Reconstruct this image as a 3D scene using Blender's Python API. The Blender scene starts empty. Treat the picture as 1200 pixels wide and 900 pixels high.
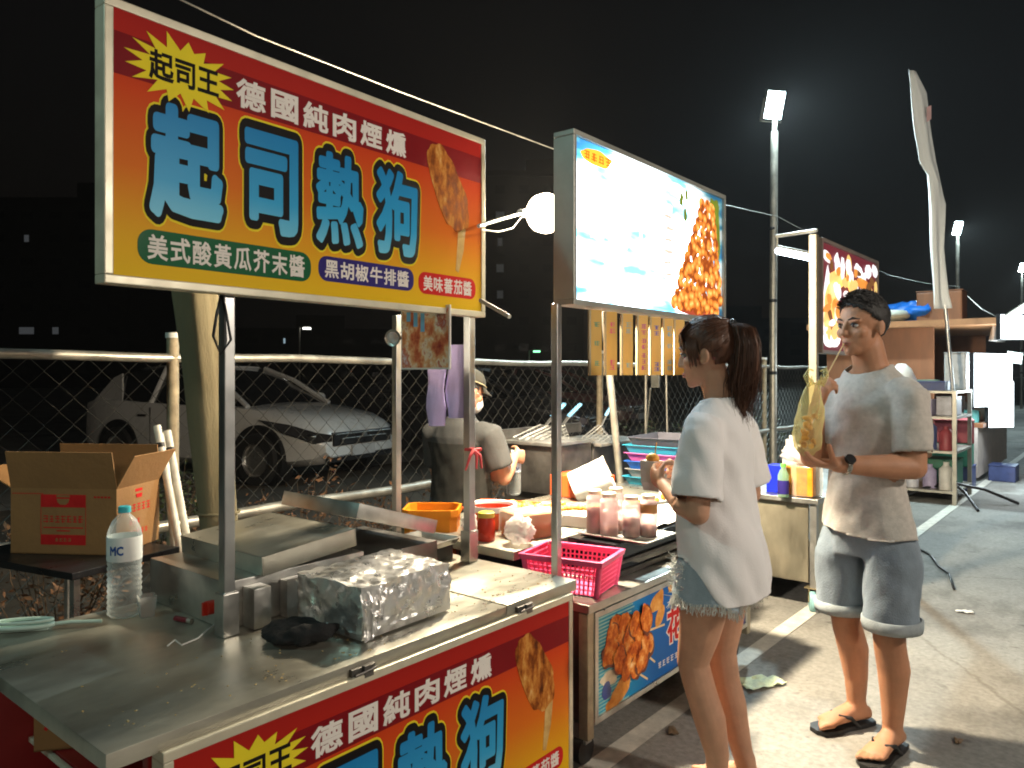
import bpy, bmesh, math, random
from mathutils.bvhtree import BVHTree
from mathutils import Vector, Matrix, Euler, noise
R = math.radians
random.seed(7)
S = bpy.context.scene
COL = S.collection
V = Vector

# ------------------------------------------------------------------ camera
FPX, HY, CAMH = 890.0, 437.0, 1.42
TH = R(39.4)
Fv = V((-math.sin(TH), math.cos(TH), 0)); Rv = V((math.cos(TH), math.sin(TH), 0))
cam = bpy.data.cameras.new('camera'); camo = bpy.data.objects.new('camera', cam); COL.objects.link(camo)
cam.sensor_width = 36; cam.lens = 36*FPX/1200; cam.shift_y = -(450-HY)/1200
cam.clip_start = .05; cam.clip_end = 2000
camo.location = (0, 0, CAMH); camo.rotation_euler = (R(90), 0, TH)
S.camera = camo

# ------------------------------------------------------------------ night sky, exposure
wd = bpy.data.worlds.new('World'); S.world = wd; wd.use_nodes = True
nt = wd.node_tree; bg = nt.nodes['Background']
sky = nt.nodes.new('ShaderNodeTexSky'); sky.sky_type = 'NISHITA'; sky.sun_disc = False
sky.sun_elevation = R(-4); sky.sun_rotation = R(60)
mixw = nt.nodes.new('ShaderNodeMixRGB'); mixw.blend_type = 'ADD'; mixw.inputs[0].default_value = 1
mixw.inputs[2].default_value = (.034, .031, .029, 1)
nt.links.new(sky.outputs[0], mixw.inputs[1]); nt.links.new(mixw.outputs[0], bg.inputs[0])
bg.inputs[1].default_value = .05
S.view_settings.view_transform = 'Standard'; S.view_settings.look = 'None'
S.view_settings.exposure = 0; S.view_settings.gamma = 1
S.render.engine = 'CYCLES'
S.cycles.use_denoising = True
S.cycles.sample_clamp_indirect = 6; S.cycles.max_bounces = 7; S.cycles.transparent_max_bounces = 24
S.cycles.filter_width = 1.9
S.cycles.caustics_reflective = False; S.cycles.caustics_refractive = False

# lamps of the market that stand outside the picture: the next floodlight of the row of poles
# (behind the camera) and the lamps of the stalls across the lane
def lamp(name, kind, loc, power, col, radius=.1, target=None, size=R(120), blend=.6):
    l = bpy.data.lights.new(name, kind); l.energy = power; l.color = col
    l.shadow_soft_size = radius
    if kind == 'SPOT': l.spot_size = size; l.spot_blend = blend
    o = bpy.data.objects.new(name, l); COL.objects.link(o); o.location = loc
    if target is not None: o.rotation_euler = (V(target)-V(loc)).to_track_quat('-Z', 'Y').to_euler()
    return o
lamp('floodlight_of_the_row', 'SPOT', (-3.5, -3.4, 4.8), 230, (.55, 1, .95), .15, (-.6, 1.5, .8), R(95))
BULB = 60
HAZE = .0007
lamp("lamp_across_the_lane", "POINT", (2.7, 3.3, 2.85), 400, (1, .89, .75), .12)
lamp('lamp_across_the_lane', 'POINT', (2.4, -1.6, 2.6), 150, (1, .87, .72), .2)

# ------------------------------------------------------------------ helpers
def ray(px, py): return Fv + Rv*((px-600)/FPX) + V((0, 0, (HY-py)/FPX))
def P(px, py, X=None, Y=None, Z=None, t=None):
    d = ray(px, py)
    if X is not None: t = X/d.x
    elif Y is not None: t = Y/d.y
    elif Z is not None: t = (Z-CAMH)/d.z
    return V((d.x*t, d.y*t, CAMH+d.z*t))

class MB:
    def __init__(s): s.v = []; s.f = []; s.m = []; s.mi = 0
    def add(s, verts, faces, mi=None):
        b = len(s.v); s.v += [V(p) for p in verts]
        for f in faces: s.f.append([b+i for i in f]); s.m.append(s.mi if mi is None else mi)
        return s
    def join(s, o, M=None):
        b = len(s.v); s.v += [(M @ p if M else p.copy()) for p in o.v]
        s.f += [[b+i for i in f] for f in o.f]; s.m += o.m
        return s
    def box(s, c, d, rot=None, taper=1.0):
        x, y, z = [k/2 for k in d]; c = V(c)
        pts = [V((a*x*(taper if k > 0 else 1), b*y*(taper if k > 0 else 1), k*z)) for k in (-1, 1) for a, b in ((-1, -1), (1, -1), (1, 1), (-1, 1))]
        if rot is not None:
            Rm = rot if isinstance(rot, Matrix) else Euler(rot).to_matrix()
            pts = [Rm @ p for p in pts]
        return s.add([c+p for p in pts], [(3, 2, 1, 0), (4, 5, 6, 7), (0, 1, 5, 4), (1, 2, 6, 5), (2, 3, 7, 6), (3, 0, 4, 7)])
    def span(s, a, b):
        a, b = V(a), V(b)
        return s.box((a+b)/2, [abs(k) for k in (b-a)])
    def loft(s, rings, cap=True, close=True):
        n = len(rings[0]); vs = [p for r in rings for p in r]; fs = []
        for i in range(len(rings)-1):
            for j in range(n if close else n-1):
                k = (j+1) % n
                fs.append((i*n+j, i*n+k, (i+1)*n+k, (i+1)*n+j))
        if cap:
            fs.append(tuple(range(n-1, -1, -1))); fs.append(tuple((len(rings)-1)*n+j for j in range(n)))
        return s.add(vs, fs)
    def tube(s, pts, rad, n=10, round_ends=False, side=None, cap=True):
        pts = [V(p) for p in pts]; m = len(pts)
        rad = [rad]*m if isinstance(rad, (int, float)) else list(rad)
        rad = [(r, r) if isinstance(r, (int, float)) else r for r in rad]
        tans = []
        for i in range(m):
            t = (pts[min(i+1, m-1)]-pts[max(i-1, 0)])
            tans.append(t.normalized() if t.length > 1e-9 else V((0, 0, 1)))
        u = V(side) if side is not None else (V((1, 0, 0)) if abs(tans[0].x) < .9 else V((0, 1, 0)))
        rings = []
        def rg(c, t, a, b):
            nonlocal u
            u = (u - t*u.dot(t)).normalized(); w = t.cross(u)
            return [c+u*(a*math.cos(q))+w*(b*math.sin(q)) for q in [2*math.pi*k/n for k in range(n)]]
        if round_ends:
            t = tans[0]; a, b = rad[0]
            for q in (80, 60, 35): rings.append(rg(pts[0]-t*(max(a, b)*math.sin(R(q))), t, a*math.cos(R(q)), b*math.cos(R(q))))
        for i in range(m): rings.append(rg(pts[i], tans[i], *rad[i]))
        if round_ends:
            t = tans[-1]; a, b = rad[-1]
            for q in (35, 60, 80): rings.append(rg(pts[-1]+t*(max(a, b)*math.sin(R(q))), t, a*math.cos(R(q)), b*math.cos(R(q))))
        return s.loft(rings, cap)
    def ell(s, c, r, n=16, m=10, rot=None):
        c = V(c); Rm = Euler(rot).to_matrix() if rot else Matrix.Identity(3)
        rings = []
        for i in range(m+1):
            a = R(2)+(math.pi-R(4))*i/m
            rings.append([c+Rm@V((r[0]*math.sin(a)*math.cos(q), r[1]*math.sin(a)*math.sin(q), -r[2]*math.cos(a))) for q in [2*math.pi*k/n for k in range(n)]])
        return s.loft(rings)
    def lathe(s, prof, o=(0, 0, 0), n=20, axis=None, cap=False):
        o = V(o); Q = V((0, 0, 1)).rotation_difference(V(axis)).to_matrix() if axis is not None else Matrix.Identity(3)
        return s.loft([[o+Q@V((r*math.cos(q), r*math.sin(q), z)) for q in [2*math.pi*k/n for k in range(n)]] for r, z in prof], cap)
    def prism(s, poly, origin, ax, ay, depth):
        """polygon in the plane origin+x*ax+y*ay, extruded by the vector depth"""
        o, ax, ay, d = V(origin), V(ax), V(ay), V(depth); n = len(poly)
        a = [o+ax*p[0]+ay*p[1] for p in poly]; b = [p+d for p in a]
        fs = [tuple(range(n-1, -1, -1)), tuple(range(n, 2*n))]+[(i, (i+1) % n, n+(i+1) % n, n+i) for i in range(n)]
        return s.add(a+b, fs)
    def bm(s):
        bm = bmesh.new(); vs = [bm.verts.new(p) for p in s.v]
        for f, mi in zip(s.f, s.m):
            try:
                fa = bm.faces.new([vs[i] for i in f]); fa.material_index = mi
            except ValueError: pass
        bmesh.ops.recalc_face_normals(bm, faces=bm.faces)
        return bm
    def build(s, name, mat, parent=None, smooth=None, bev=0, local=False):
        return bm_obj(name, s.bm(), mat, parent, smooth, bev, local)

def root_of(o):
    while o.parent: o = o.parent
    return o
def bm_obj(name, bm, mat, parent=None, smooth=None, bev=0, local=False):
    """local: the mesh is already in the space of its thing; otherwise world space"""
    if bev:
        es = [e for e in bm.edges if len(e.link_faces) == 2 and e.calc_face_angle(0) > R(35)]
        bmesh.ops.bevel(bm, geom=es, offset=bev, segments=2, profile=.6, affect='EDGES', clamp_overlap=True)
    me = bpy.data.meshes.new(name); o = bpy.data.objects.new(name, me); COL.objects.link(o)
    if parent is not None:
        o.parent = parent
        if not local:
            Mi = root_of(parent).matrix_basis.inverted()
            bmesh.ops.transform(bm, matrix=Mi, verts=bm.verts)
    elif not local:
        xs = [v.co for v in bm.verts]
        lo = V([min(p[k] for p in xs) for k in range(3)]); hi = V([max(p[k] for p in xs) for k in range(3)])
        c = V(((lo.x+hi.x)/2, (lo.y+hi.y)/2, lo.z)); o.location = c
        bmesh.ops.translate(bm, vec=-c, verts=bm.verts)
    bm.to_mesh(me); bm.free()
    for m in (mat if isinstance(mat, (list, tuple)) else [mat]): me.materials.append(m)
    if smooth is not None:
        me.shade_smooth()
        if smooth < 180: me.set_sharp_from_angle(angle=R(smooth))
    return o
def tag(o, label=None, cat=None, group=None, kind=None):
    if label: o['label'] = label
    if cat: o['category'] = cat
    if group: o['group'] = group
    if kind: o['kind'] = kind
    return o
def thing(name, label, cat, loc=(0, 0, 0), rotz=0, group=None):
    o = bpy.data.objects.new(name, None); COL.objects.link(o); o.empty_display_size = .1
    o.location = loc; o.rotation_euler = (0, 0, rotz)
    o.matrix_basis = Matrix.Translation(V(loc)) @ Matrix.Rotation(rotz, 4, 'Z')
    return tag(o, label, cat, group)
def dup(o, loc, rotz=None, label=None, parent=None):
    c = o.copy(); COL.objects.link(c); c.parent = parent
    if parent is None:
        c.location = loc
        if rotz is not None: c.rotation_euler = (0, 0, rotz)
        if label: c['label'] = label
    for ch in list(o.children): dup(ch, None, None, None, c)
    return c
def remesh(mb, voxel, it=4, fac=.5):
    me = bpy.data.meshes.new('tmp'); b = mb.bm(); b.to_mesh(me); b.free()
    o = bpy.data.objects.new('tmp', me); COL.objects.link(o)
    m = o.modifiers.new('r', 'REMESH'); m.mode = 'VOXEL'; m.voxel_size = voxel
    if it: q = o.modifiers.new('s', 'SMOOTH'); q.iterations = it; q.factor = fac
    dg = bpy.context.evaluated_depsgraph_get()
    me2 = bpy.data.meshes.new_from_object(o.evaluated_get(dg))
    bm = bmesh.new(); bm.from_mesh(me2)
    bpy.data.objects.remove(o); bpy.data.meshes.remove(me); bpy.data.meshes.remove(me2)
    bm.normal_update()
    return bm
def cut(bm, f, snap):
    """drop the faces beyond f>0, then snap the new border onto the cut"""
    dead = [fa for fa in bm.faces if all(f(v.co) > 0 for v in fa.verts)]
    bmesh.ops.delete(bm, geom=dead, context='FACES')
    for v in bm.verts:
        if v.is_boundary and abs(f(v.co)) < .03: v.co = snap(v.co)
def displace(bm, fn):
    bm.normal_update()
    mv = [(v, v.co+v.normal*fn(v.co)) for v in bm.verts]
    for v, c in mv: v.co = c
    bm.normal_update()
def open_end(bm, p, ax, rad):
    """take away the flat cap that closes a sleeve and straighten its edge"""
    p = V(p); ax = V(ax).normalized(); bm.normal_update()
    near = lambda c: abs((c-p).dot(ax)) < .02 and ((c-p)-ax*(c-p).dot(ax)).length < rad
    dead = [f for f in bm.faces if near(f.calc_center_median()) and f.normal.dot(ax) > .55]
    bmesh.ops.delete(bm, geom=dead, context='FACES')
    for v in bm.verts:
        if v.is_boundary and near(v.co): v.co -= ax*((v.co-p).dot(ax))
def tuck(o, bm, gap=.006, skip=()):
    """pull a mesh in under a garment wherever it would poke through it"""
    bm.normal_update(); bv = BVHTree.FromBMesh(bm); n = 0
    for v in o.data.vertices:
        loc, no, idx, d = bv.find_nearest(v.co, .06)
        if loc is None or d > .03: continue
        if any((v.co-a).length+(v.co-b).length < (a-b).length+.035 for a, b in skip): continue
        k = (v.co-loc).dot(no)
        if k > -gap and ((v.co-loc)-no*k).length < .006: v.co = loc-no*gap; n += 1
    o.data.update()
def thicken(bm, t):
    """give a sheet a real thickness: an inner copy, stitched to the sheet along its border"""
    loose = [v for v in bm.verts if not v.link_faces]
    bmesh.ops.delete(bm, geom=loose, context='VERTS'); bm.normal_update()
    vs = list(bm.verts); fs = list(bm.faces); es = [e for e in bm.edges if e.is_boundary]
    cp = {v: bm.verts.new(v.co-v.normal*t) for v in vs}
    for f in fs:
        q = bm.faces.new([cp[v] for v in reversed(f.verts)]); q.material_index = f.material_index
    for e in es:
        a, b = e.verts
        try: bm.faces.new([a, b, cp[b], cp[a]])
        except ValueError: pass
    bmesh.ops.recalc_face_normals(bm, faces=bm.faces)

# ------------------------------------------------------------------ materials
def mat(name, col, rough=.6, metal=0, var=.2, scale=6, bump=0, bscale=40, rvar=.1, emit=None, es=0, trans=0, ior=1.45, stretch=None, sss=0, coat=0, sheen=0, gen=False):
    m = bpy.data.materials.new(name); m.use_nodes = True
    n = m.node_tree.nodes; L = m.node_tree.links; b = n['Principled BSDF']
    tc = n.new('ShaderNodeTexCoord'); mp = n.new('ShaderNodeMapping'); L.new(tc.outputs['Object'], mp.inputs[0])
    if stretch: mp.inputs['Scale'].default_value = stretch
    nz = n.new('ShaderNodeTexNoise'); nz.inputs['Scale'].default_value = scale; nz.inputs['Detail'].default_value = 6; nz.inputs['Roughness'].default_value = .62
    L.new(mp.outputs[0], nz.inputs['Vector'])
    cr = n.new('ShaderNodeValToRGB'); L.new(nz.outputs['Fac'], cr.inputs[0])
    cr.color_ramp.elements[0].position = .3; cr.color_ramp.elements[1].position = .7
    cr.color_ramp.elements[0].color = (*[c*(1-var) for c in col[:3]], 1)
    cr.color_ramp.elements[1].color = (*[min(1, c*(1+var)) for c in col[:3]], 1)
    L.new(cr.outputs[0], b.inputs['Base Color'])
    mr = n.new('ShaderNodeMapRange'); L.new(nz.outputs['Fac'], mr.inputs[0])
    mr.inputs[1].default_value = .3; mr.inputs[2].default_value = .7
    mr.inputs[3].default_value = max(.02, rough-rvar); mr.inputs[4].default_value = min(1, rough+rvar)
    L.new(mr.outputs[0], b.inputs['Roughness'])
    b.inputs['Metallic'].default_value = metal; b.inputs['IOR'].default_value = ior
    b.inputs['Transmission Weight'].default_value = trans
    if sss:
        b.inputs['Subsurface Weight'].default_value = sss; b.inputs['Subsurface Radius'].default_value = (1, .35, .2); b.inputs['Subsurface Scale'].default_value = .01
    b.inputs['Coat Weight'].default_value = coat
    if name.endswith('_print'): b.inputs['Specular IOR Level'].default_value = .06
    b.inputs['Sheen Weight'].default_value = sheen
    if emit: b.inputs['Emission Color'].default_value = (*emit, 1); b.inputs['Emission Strength'].default_value = es
    if bump:
        n2 = n.new('ShaderNodeTexNoise'); n2.inputs['Scale'].default_value = bscale; n2.inputs['Detail'].default_value = 4
        L.new(mp.outputs[0], n2.inputs['Vector'])
        bp = n.new('ShaderNodeBump'); bp.inputs['Strength'].default_value = bump; bp.inputs['Distance'].default_value = .01
        L.new(n2.outputs['Fac'], bp.inputs['Height']); L.new(bp.outputs[0], b.inputs['Normal'])
    m['bsdf'] = b.name
    return m
def ramp_mat(name, stops, axis='Z', lo=0, hi=1, rough=.35, noise_amt=0.0, emit=0.0):
    """colour running along one local axis of the object (a printed gradient)"""
    m = bpy.data.materials.new(name); m.use_nodes = True
    n = m.node_tree.nodes; L = m.node_tree.links; b = n['Principled BSDF']
    tc = n.new('ShaderNodeTexCoord'); sp = n.new('ShaderNodeSeparateXYZ'); L.new(tc.outputs['Object'], sp.inputs[0])
    mr = n.new('ShaderNodeMapRange'); L.new(sp.outputs[axis], mr.inputs[0]); mr.inputs[1].default_value = lo; mr.inputs[2].default_value = hi
    src = mr.outputs[0]
    if noise_amt:
        nz = n.new('ShaderNodeTexNoise'); nz.inputs['Scale'].default_value = 3; L.new(tc.outputs['Object'], nz.inputs['Vector'])
        ma = n.new('ShaderNodeMath'); ma.operation = 'MULTIPLY_ADD'; ma.inputs[1].default_value = noise_amt
        L.new(nz.outputs['Fac'], ma.inputs[0]); L.new(src, ma.inputs[2]); src = ma.outputs[0]
    cr = n.new('ShaderNodeValToRGB'); L.new(src, cr.inputs[0])
    el = cr.color_ramp.elements
    while len(el) < len(stops): el.new(.5)
    for e, (p, c) in zip(el, stops): e.position = p; e.color = (*c, 1)
    L.new(cr.outputs[0], b.inputs['Base Color']); b.inputs['Roughness'].default_value = rough; b.inputs['Specular IOR Level'].default_value = .06
    if emit: L.new(cr.outputs[0], b.inputs['Emission Color']); b.inputs['Emission Strength'].default_value = emit
    return m
def blotch(name, stops, scale=20, rough=.45, emit=0.0, kind='noise', bump=.3, stretch=None, detail=5):
    """mottled surface: food and printed pictures of food"""
    m = bpy.data.materials.new(name); m.use_nodes = True
    n = m.node_tree.nodes; L = m.node_tree.links; b = n['Principled BSDF']
    tc = n.new('ShaderNodeTexCoord'); mp = n.new('ShaderNodeMapping'); L.new(tc.outputs['Object'], mp.inputs[0])
    if stretch: mp.inputs['Scale'].default_value = stretch
    if kind == 'noise':
        nz = n.new('ShaderNodeTexNoise'); nz.inputs['Detail'].default_value = detail; nz.inputs['Roughness'].default_value = .65; out = nz.outputs['Fac']
    else:
        nz = n.new('ShaderNodeTexVoronoi'); out = nz.outputs['Distance']
    nz.inputs['Scale'].default_value = scale; L.new(mp.outputs[0], nz.inputs['Vector'])
    cr = n.new('ShaderNodeValToRGB'); L.new(out, cr.inputs[0]); el = cr.color_ramp.elements
    while len(el) < len(stops): el.new(.5)
    for e, (p, c) in zip(el, stops): e.position = p; e.color = (*c, 1)
    L.new(cr.outputs[0], b.inputs['Base Color']); b.inputs['Roughness'].default_value = rough
    if emit: L.new(cr.outputs[0], b.inputs['Emission Color']); b.inputs['Emission Strength'].default_value = emit
    if name.startswith('printed'): b.inputs['Specular IOR Level'].default_value = .06
    if bump:
        bp = n.new('ShaderNodeBump'); bp.inputs['Strength'].default_value = bump; bp.inputs['Distance'].default_value = .005
        L.new(out, bp.inputs['Height']); L.new(bp.outputs[0], b.inputs['Normal'])
    return m
def glow(name, col, s):
    m = bpy.data.materials.new(name); m.use_nodes = True; b = m.node_tree.nodes['Principled BSDF']
    b.inputs['Base Color'].default_value = (.8, .8, .8, 1); b.inputs['Emission Color'].default_value = (*col, 1); b.inputs['Emission Strength'].default_value = s
    return m
def lit_glass(name, col, s):
    """glowing clear bulb glass: lets the filament's light out"""
    m = bpy.data.materials.new(name); m.use_nodes = True; n = m.node_tree.nodes; L = m.node_tree.links; n.remove(n['Principled BSDF'])
    e = n.new('ShaderNodeEmission'); e.inputs[0].default_value = (*col, 1); e.inputs[1].default_value = s
    t = n.new('ShaderNodeBsdfTransparent'); x = n.new('ShaderNodeMixShader'); x.inputs[0].default_value = .25
    L.new(t.outputs[0], x.inputs[1]); L.new(e.outputs[0], x.inputs[2]); L.new(x.outputs[0], n['Material Output'].inputs[0])
    return m
def clear(name, col, alpha=.35, rough=.12):
    """thin see-through plastic: part clear, part glossy film"""
    m = bpy.data.materials.new(name); m.use_nodes = True; n = m.node_tree.nodes; L = m.node_tree.links
    b = n['Principled BSDF']; b.inputs['Base Color'].default_value = (*col, 1); b.inputs['Roughness'].default_value = rough
    tl = n.new('ShaderNodeBsdfTranslucent'); tl.inputs[0].default_value = (*col, 1)
    tr = n.new('ShaderNodeBsdfTransparent'); tr.inputs[0].default_value = (*[.5+.5*c for c in col], 1)
    m1 = n.new('ShaderNodeMixShader'); m1.inputs[0].default_value = .45; L.new(b.outputs[0], m1.inputs[1]); L.new(tl.outputs[0], m1.inputs[2])
    fr = n.new('ShaderNodeLayerWeight'); fr.inputs[0].default_value = .35
    ma = n.new('ShaderNodeMath'); ma.operation = 'MULTIPLY_ADD'; ma.inputs[1].default_value = .55; ma.inputs[2].default_value = alpha; ma.use_clamp = True
    L.new(fr.outputs['Facing'], ma.inputs[0])
    m2 = n.new('ShaderNodeMixShader'); L.new(ma.outputs[0], m2.inputs[0]); L.new(tr.outputs[0], m2.inputs[1]); L.new(m1.outputs[0], m2.inputs[2])
    L.new(m2.outputs[0], n['Material Output'].inputs[0])
    return m

STEEL = mat('brushed_steel', (.46, .44, .37), .38, .7, .38, 4.5, .05, 160, .17, stretch=(1, .4, 1))
STEEL2 = mat('dull_steel', (.52, .51, .48), .34, .88, .25, 9, .04, 90)
POST = mat('post_steel', (.5, .5, .49), .34, 1, .06, 12, .015, 90, .04)
DARKSTEEL = mat('sooty_steel', (.16, .15, .14), .45, .9, .4, 7, .1, 30)
CREAMFRAME = mat('cream_frame', (.62, .58, .45), .4, .3, .12, 10)
BLACKP = mat('black_plastic', (.012, .012, .013), .4, 0, .3, 10)
BLACKM = mat('black_metal', (.02, .02, .022), .35, .4, .3, 10)
WHITEP = mat('white_plastic', (.78, .77, .73), .4, 0, .06, 8)
PAPER = mat('white_paper', (.8, .79, .76), .8, 0, .05, 12, .1, 30)
WHITEPRINT = mat('white_print', (.8, .76, .72), .5, 0, .04, 5)
BLACKPRINT = mat('black_print', (.012, .01, .01), .5, 0, .1, 5)
YELLOWPRINT = mat('yellow_print', (.8, .66, .03), .45, 0, .05, 5)
REDPRINT = mat('red_print', (.5, .02, .02), .5, 0, .15, 9)
MAROON = mat('maroon_print', (.2, .008, .012), .4, 0, .08, 5)
GREENPRINT = mat('green_print', (.01, .11, .045), .4, 0, .1, 5)
NAVYPRINT = mat('navy_print', (.03, .022, .16), .4, 0, .1, 5)
REDPILL = mat('red_pill_print', (.55, .02, .02), .4, 0, .1, 5)
CARD = mat('cardboard', (.27, .14, .05), .85, 0, .12, 5, .15, 60)
ORANGEP = mat('orange_plastic', (.85, .27, .01), .4, 0, .08, 6)
PINKP = mat('pink_plastic', (.85, .1, .25), .35, 0, .08, 6)
BLUEP = mat('blue_plastic', (.02, .12, .5), .4, 0, .12, 6)
TEALP = mat('teal_plastic', (.03, .3, .45), .4, 0, .12, 6)
REDBODY = mat('red_paint', (.24, .012, .012), .38, 0, .2, 5)
WOOD = mat('brown_wood', (.2, .08, .035), .55, 0, .3, 5, .1, 30, stretch=(1, 1, .2))
BAMBOO = mat('bamboo', (.6, .42, .2), .6, 0, .15, 20)
GALV = mat('galvanised', (.4, .38, .33), .45, .7, .25, 9, .08, 40)

# ------------------------------------------------------------------ lettering
def text_geo(s, r, fit=None, bres=1, res=2):
    """glyph outlines grown by r em, as a flat relief; returns verts (x, y, 0..1 relief) and faces"""
    cu = bpy.data.curves.new('t', 'FONT'); cu.body = s; cu.size = 1; cu.align_x = 'LEFT'
    cu.resolution_u = res; cu.bevel_depth = max(r, .002); cu.bevel_resolution = bres; cu.fill_mode = 'FRONT'
    o = bpy.data.objects.new('t', cu); COL.objects.link(o)
    dg = bpy.context.evaluated_depsgraph_get(); me = bpy.data.meshes.new_from_object(o.evaluated_get(dg))
    vs = [v.co.copy() for v in me.vertices]; fs = [list(p.vertices) for p in me.polygons]
    bpy.data.objects.remove(o); bpy.data.curves.remove(cu); bpy.data.meshes.remove(me)
    zr = max(r, .002)
    return [V((p.x, p.y, p.z/zr)) for p in vs], fs
def lettering(mb, s, x0, x1, z0, z1, y, r=.03, h=.0004, mi=0, base_r=None, shear=0, bres=1):
    """writing that fills the box x0..x1, z0..z1 of a board whose face looks along -y; y = height above the face"""
    vs, fs = text_geo(s, r, bres=bres)
    g = base_r if base_r is not None else r
    xs = [p.x for p in vs]; ys = [p.y for p in vs]
    lx, hx, ly, hy = min(xs)+(r-g), max(xs)-(r-g), min(ys)+(r-g), max(ys)-(r-g)
    kx, kz = (x1-x0)/(hx-lx), (z1-z0)/(hy-ly)
    mb.add([V((x0+(p.x-lx)*kx, -(y+h*p.z), z0+(p.y-ly)*kz)) for p in vs], fs, mi)
def fat_letter(mb, ch, x0, x1, z0, z1, y, r, g):
    """one rounded bold character: the glyph with its outline widened by r em with round joins; the box holds it as if widened by g"""
    cu = bpy.data.curves.new('t', 'FONT'); cu.body = ch; cu.size = 1; cu.resolution_u = 2; cu.fill_mode = 'FRONT'
    o = bpy.data.objects.new('t', cu); COL.objects.link(o)
    dg = bpy.context.evaluated_depsgraph_get(); me = bpy.data.meshes.new_from_object(o.evaluated_get(dg))
    b = bmesh.new(); b.from_mesh(me); bpy.data.objects.remove(o); bpy.data.curves.remove(cu); bpy.data.meshes.remove(me)
    bmesh.ops.remove_doubles(b, verts=b.verts, dist=1e-5)
    P2 = [v.co.copy() for v in b.verts]; fs = [[v.index for v in f.verts] for f in b.faces]
    b.verts.index_update(); es = [tuple(v.index for v in e.verts) for e in b.edges if len(e.link_faces) == 1]
    b.free()
    lx, hx = min(p.x for p in P2)-g, max(p.x for p in P2)+g; ly, hy = min(p.y for p in P2)-g, max(p.y for p in P2)+g
    kx, kz = (x1-x0)/(hx-lx), (z1-z0)/(hy-ly); n = 0
    def put(pts, faces):
        nonlocal n
        mb.add([V((x0+(px-lx)*kx, -(y+n*1.5e-6), z0+(py-ly)*kz)) for px, py in pts], faces); n += 1
    put([(p.x, p.y) for p in P2], fs)
    used = set()
    for i, j in es:
        a, c = P2[i], P2[j]; d = V((c.x-a.x, c.y-a.y)); 
        if d.length < 1e-6: continue
        w = V((-d.y, d.x)).normalized()*r
        put([(a.x+w.x, a.y+w.y), (a.x-w.x, a.y-w.y), (c.x-w.x, c.y-w.y), (c.x+w.x, c.y+w.y)], [(0, 1, 2, 3)])
        for k in (i, j):
            if k not in used:
                used.add(k); q = P2[k]; put([(q.x+r*math.cos(t_), q.y+r*math.sin(t_)) for t_ in [2*math.pi*m_/14 for m_ in range(14)]], [tuple(range(14))])
def glyph_marks(mb, cx, cz, w, h, y, rnd, mi=0):
    """small illegible printed character: a few crossing strokes"""
    k = 0
    for j in range(3):
        z = cz+h*(.36-.34*j)+rnd.uniform(-.04, .04)*h
        l = w*rnd.uniform(.3, .5); mb.box((cx, -y, z), (2*l, .0006+.0001*k, h*.11)); k += 1
    for j in range(rnd.choice((1, 2, 2))):
        x = cx+w*rnd.uniform(-.35, .35); mb.box((x, -y, cz), (w*.12, .0006+.0001*k, h*rnd.uniform(.6, .95))); k += 1
    if mi:
        for q in range(len(mb.m)-6*k, len(mb.m)): mb.m[q] = mi

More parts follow.
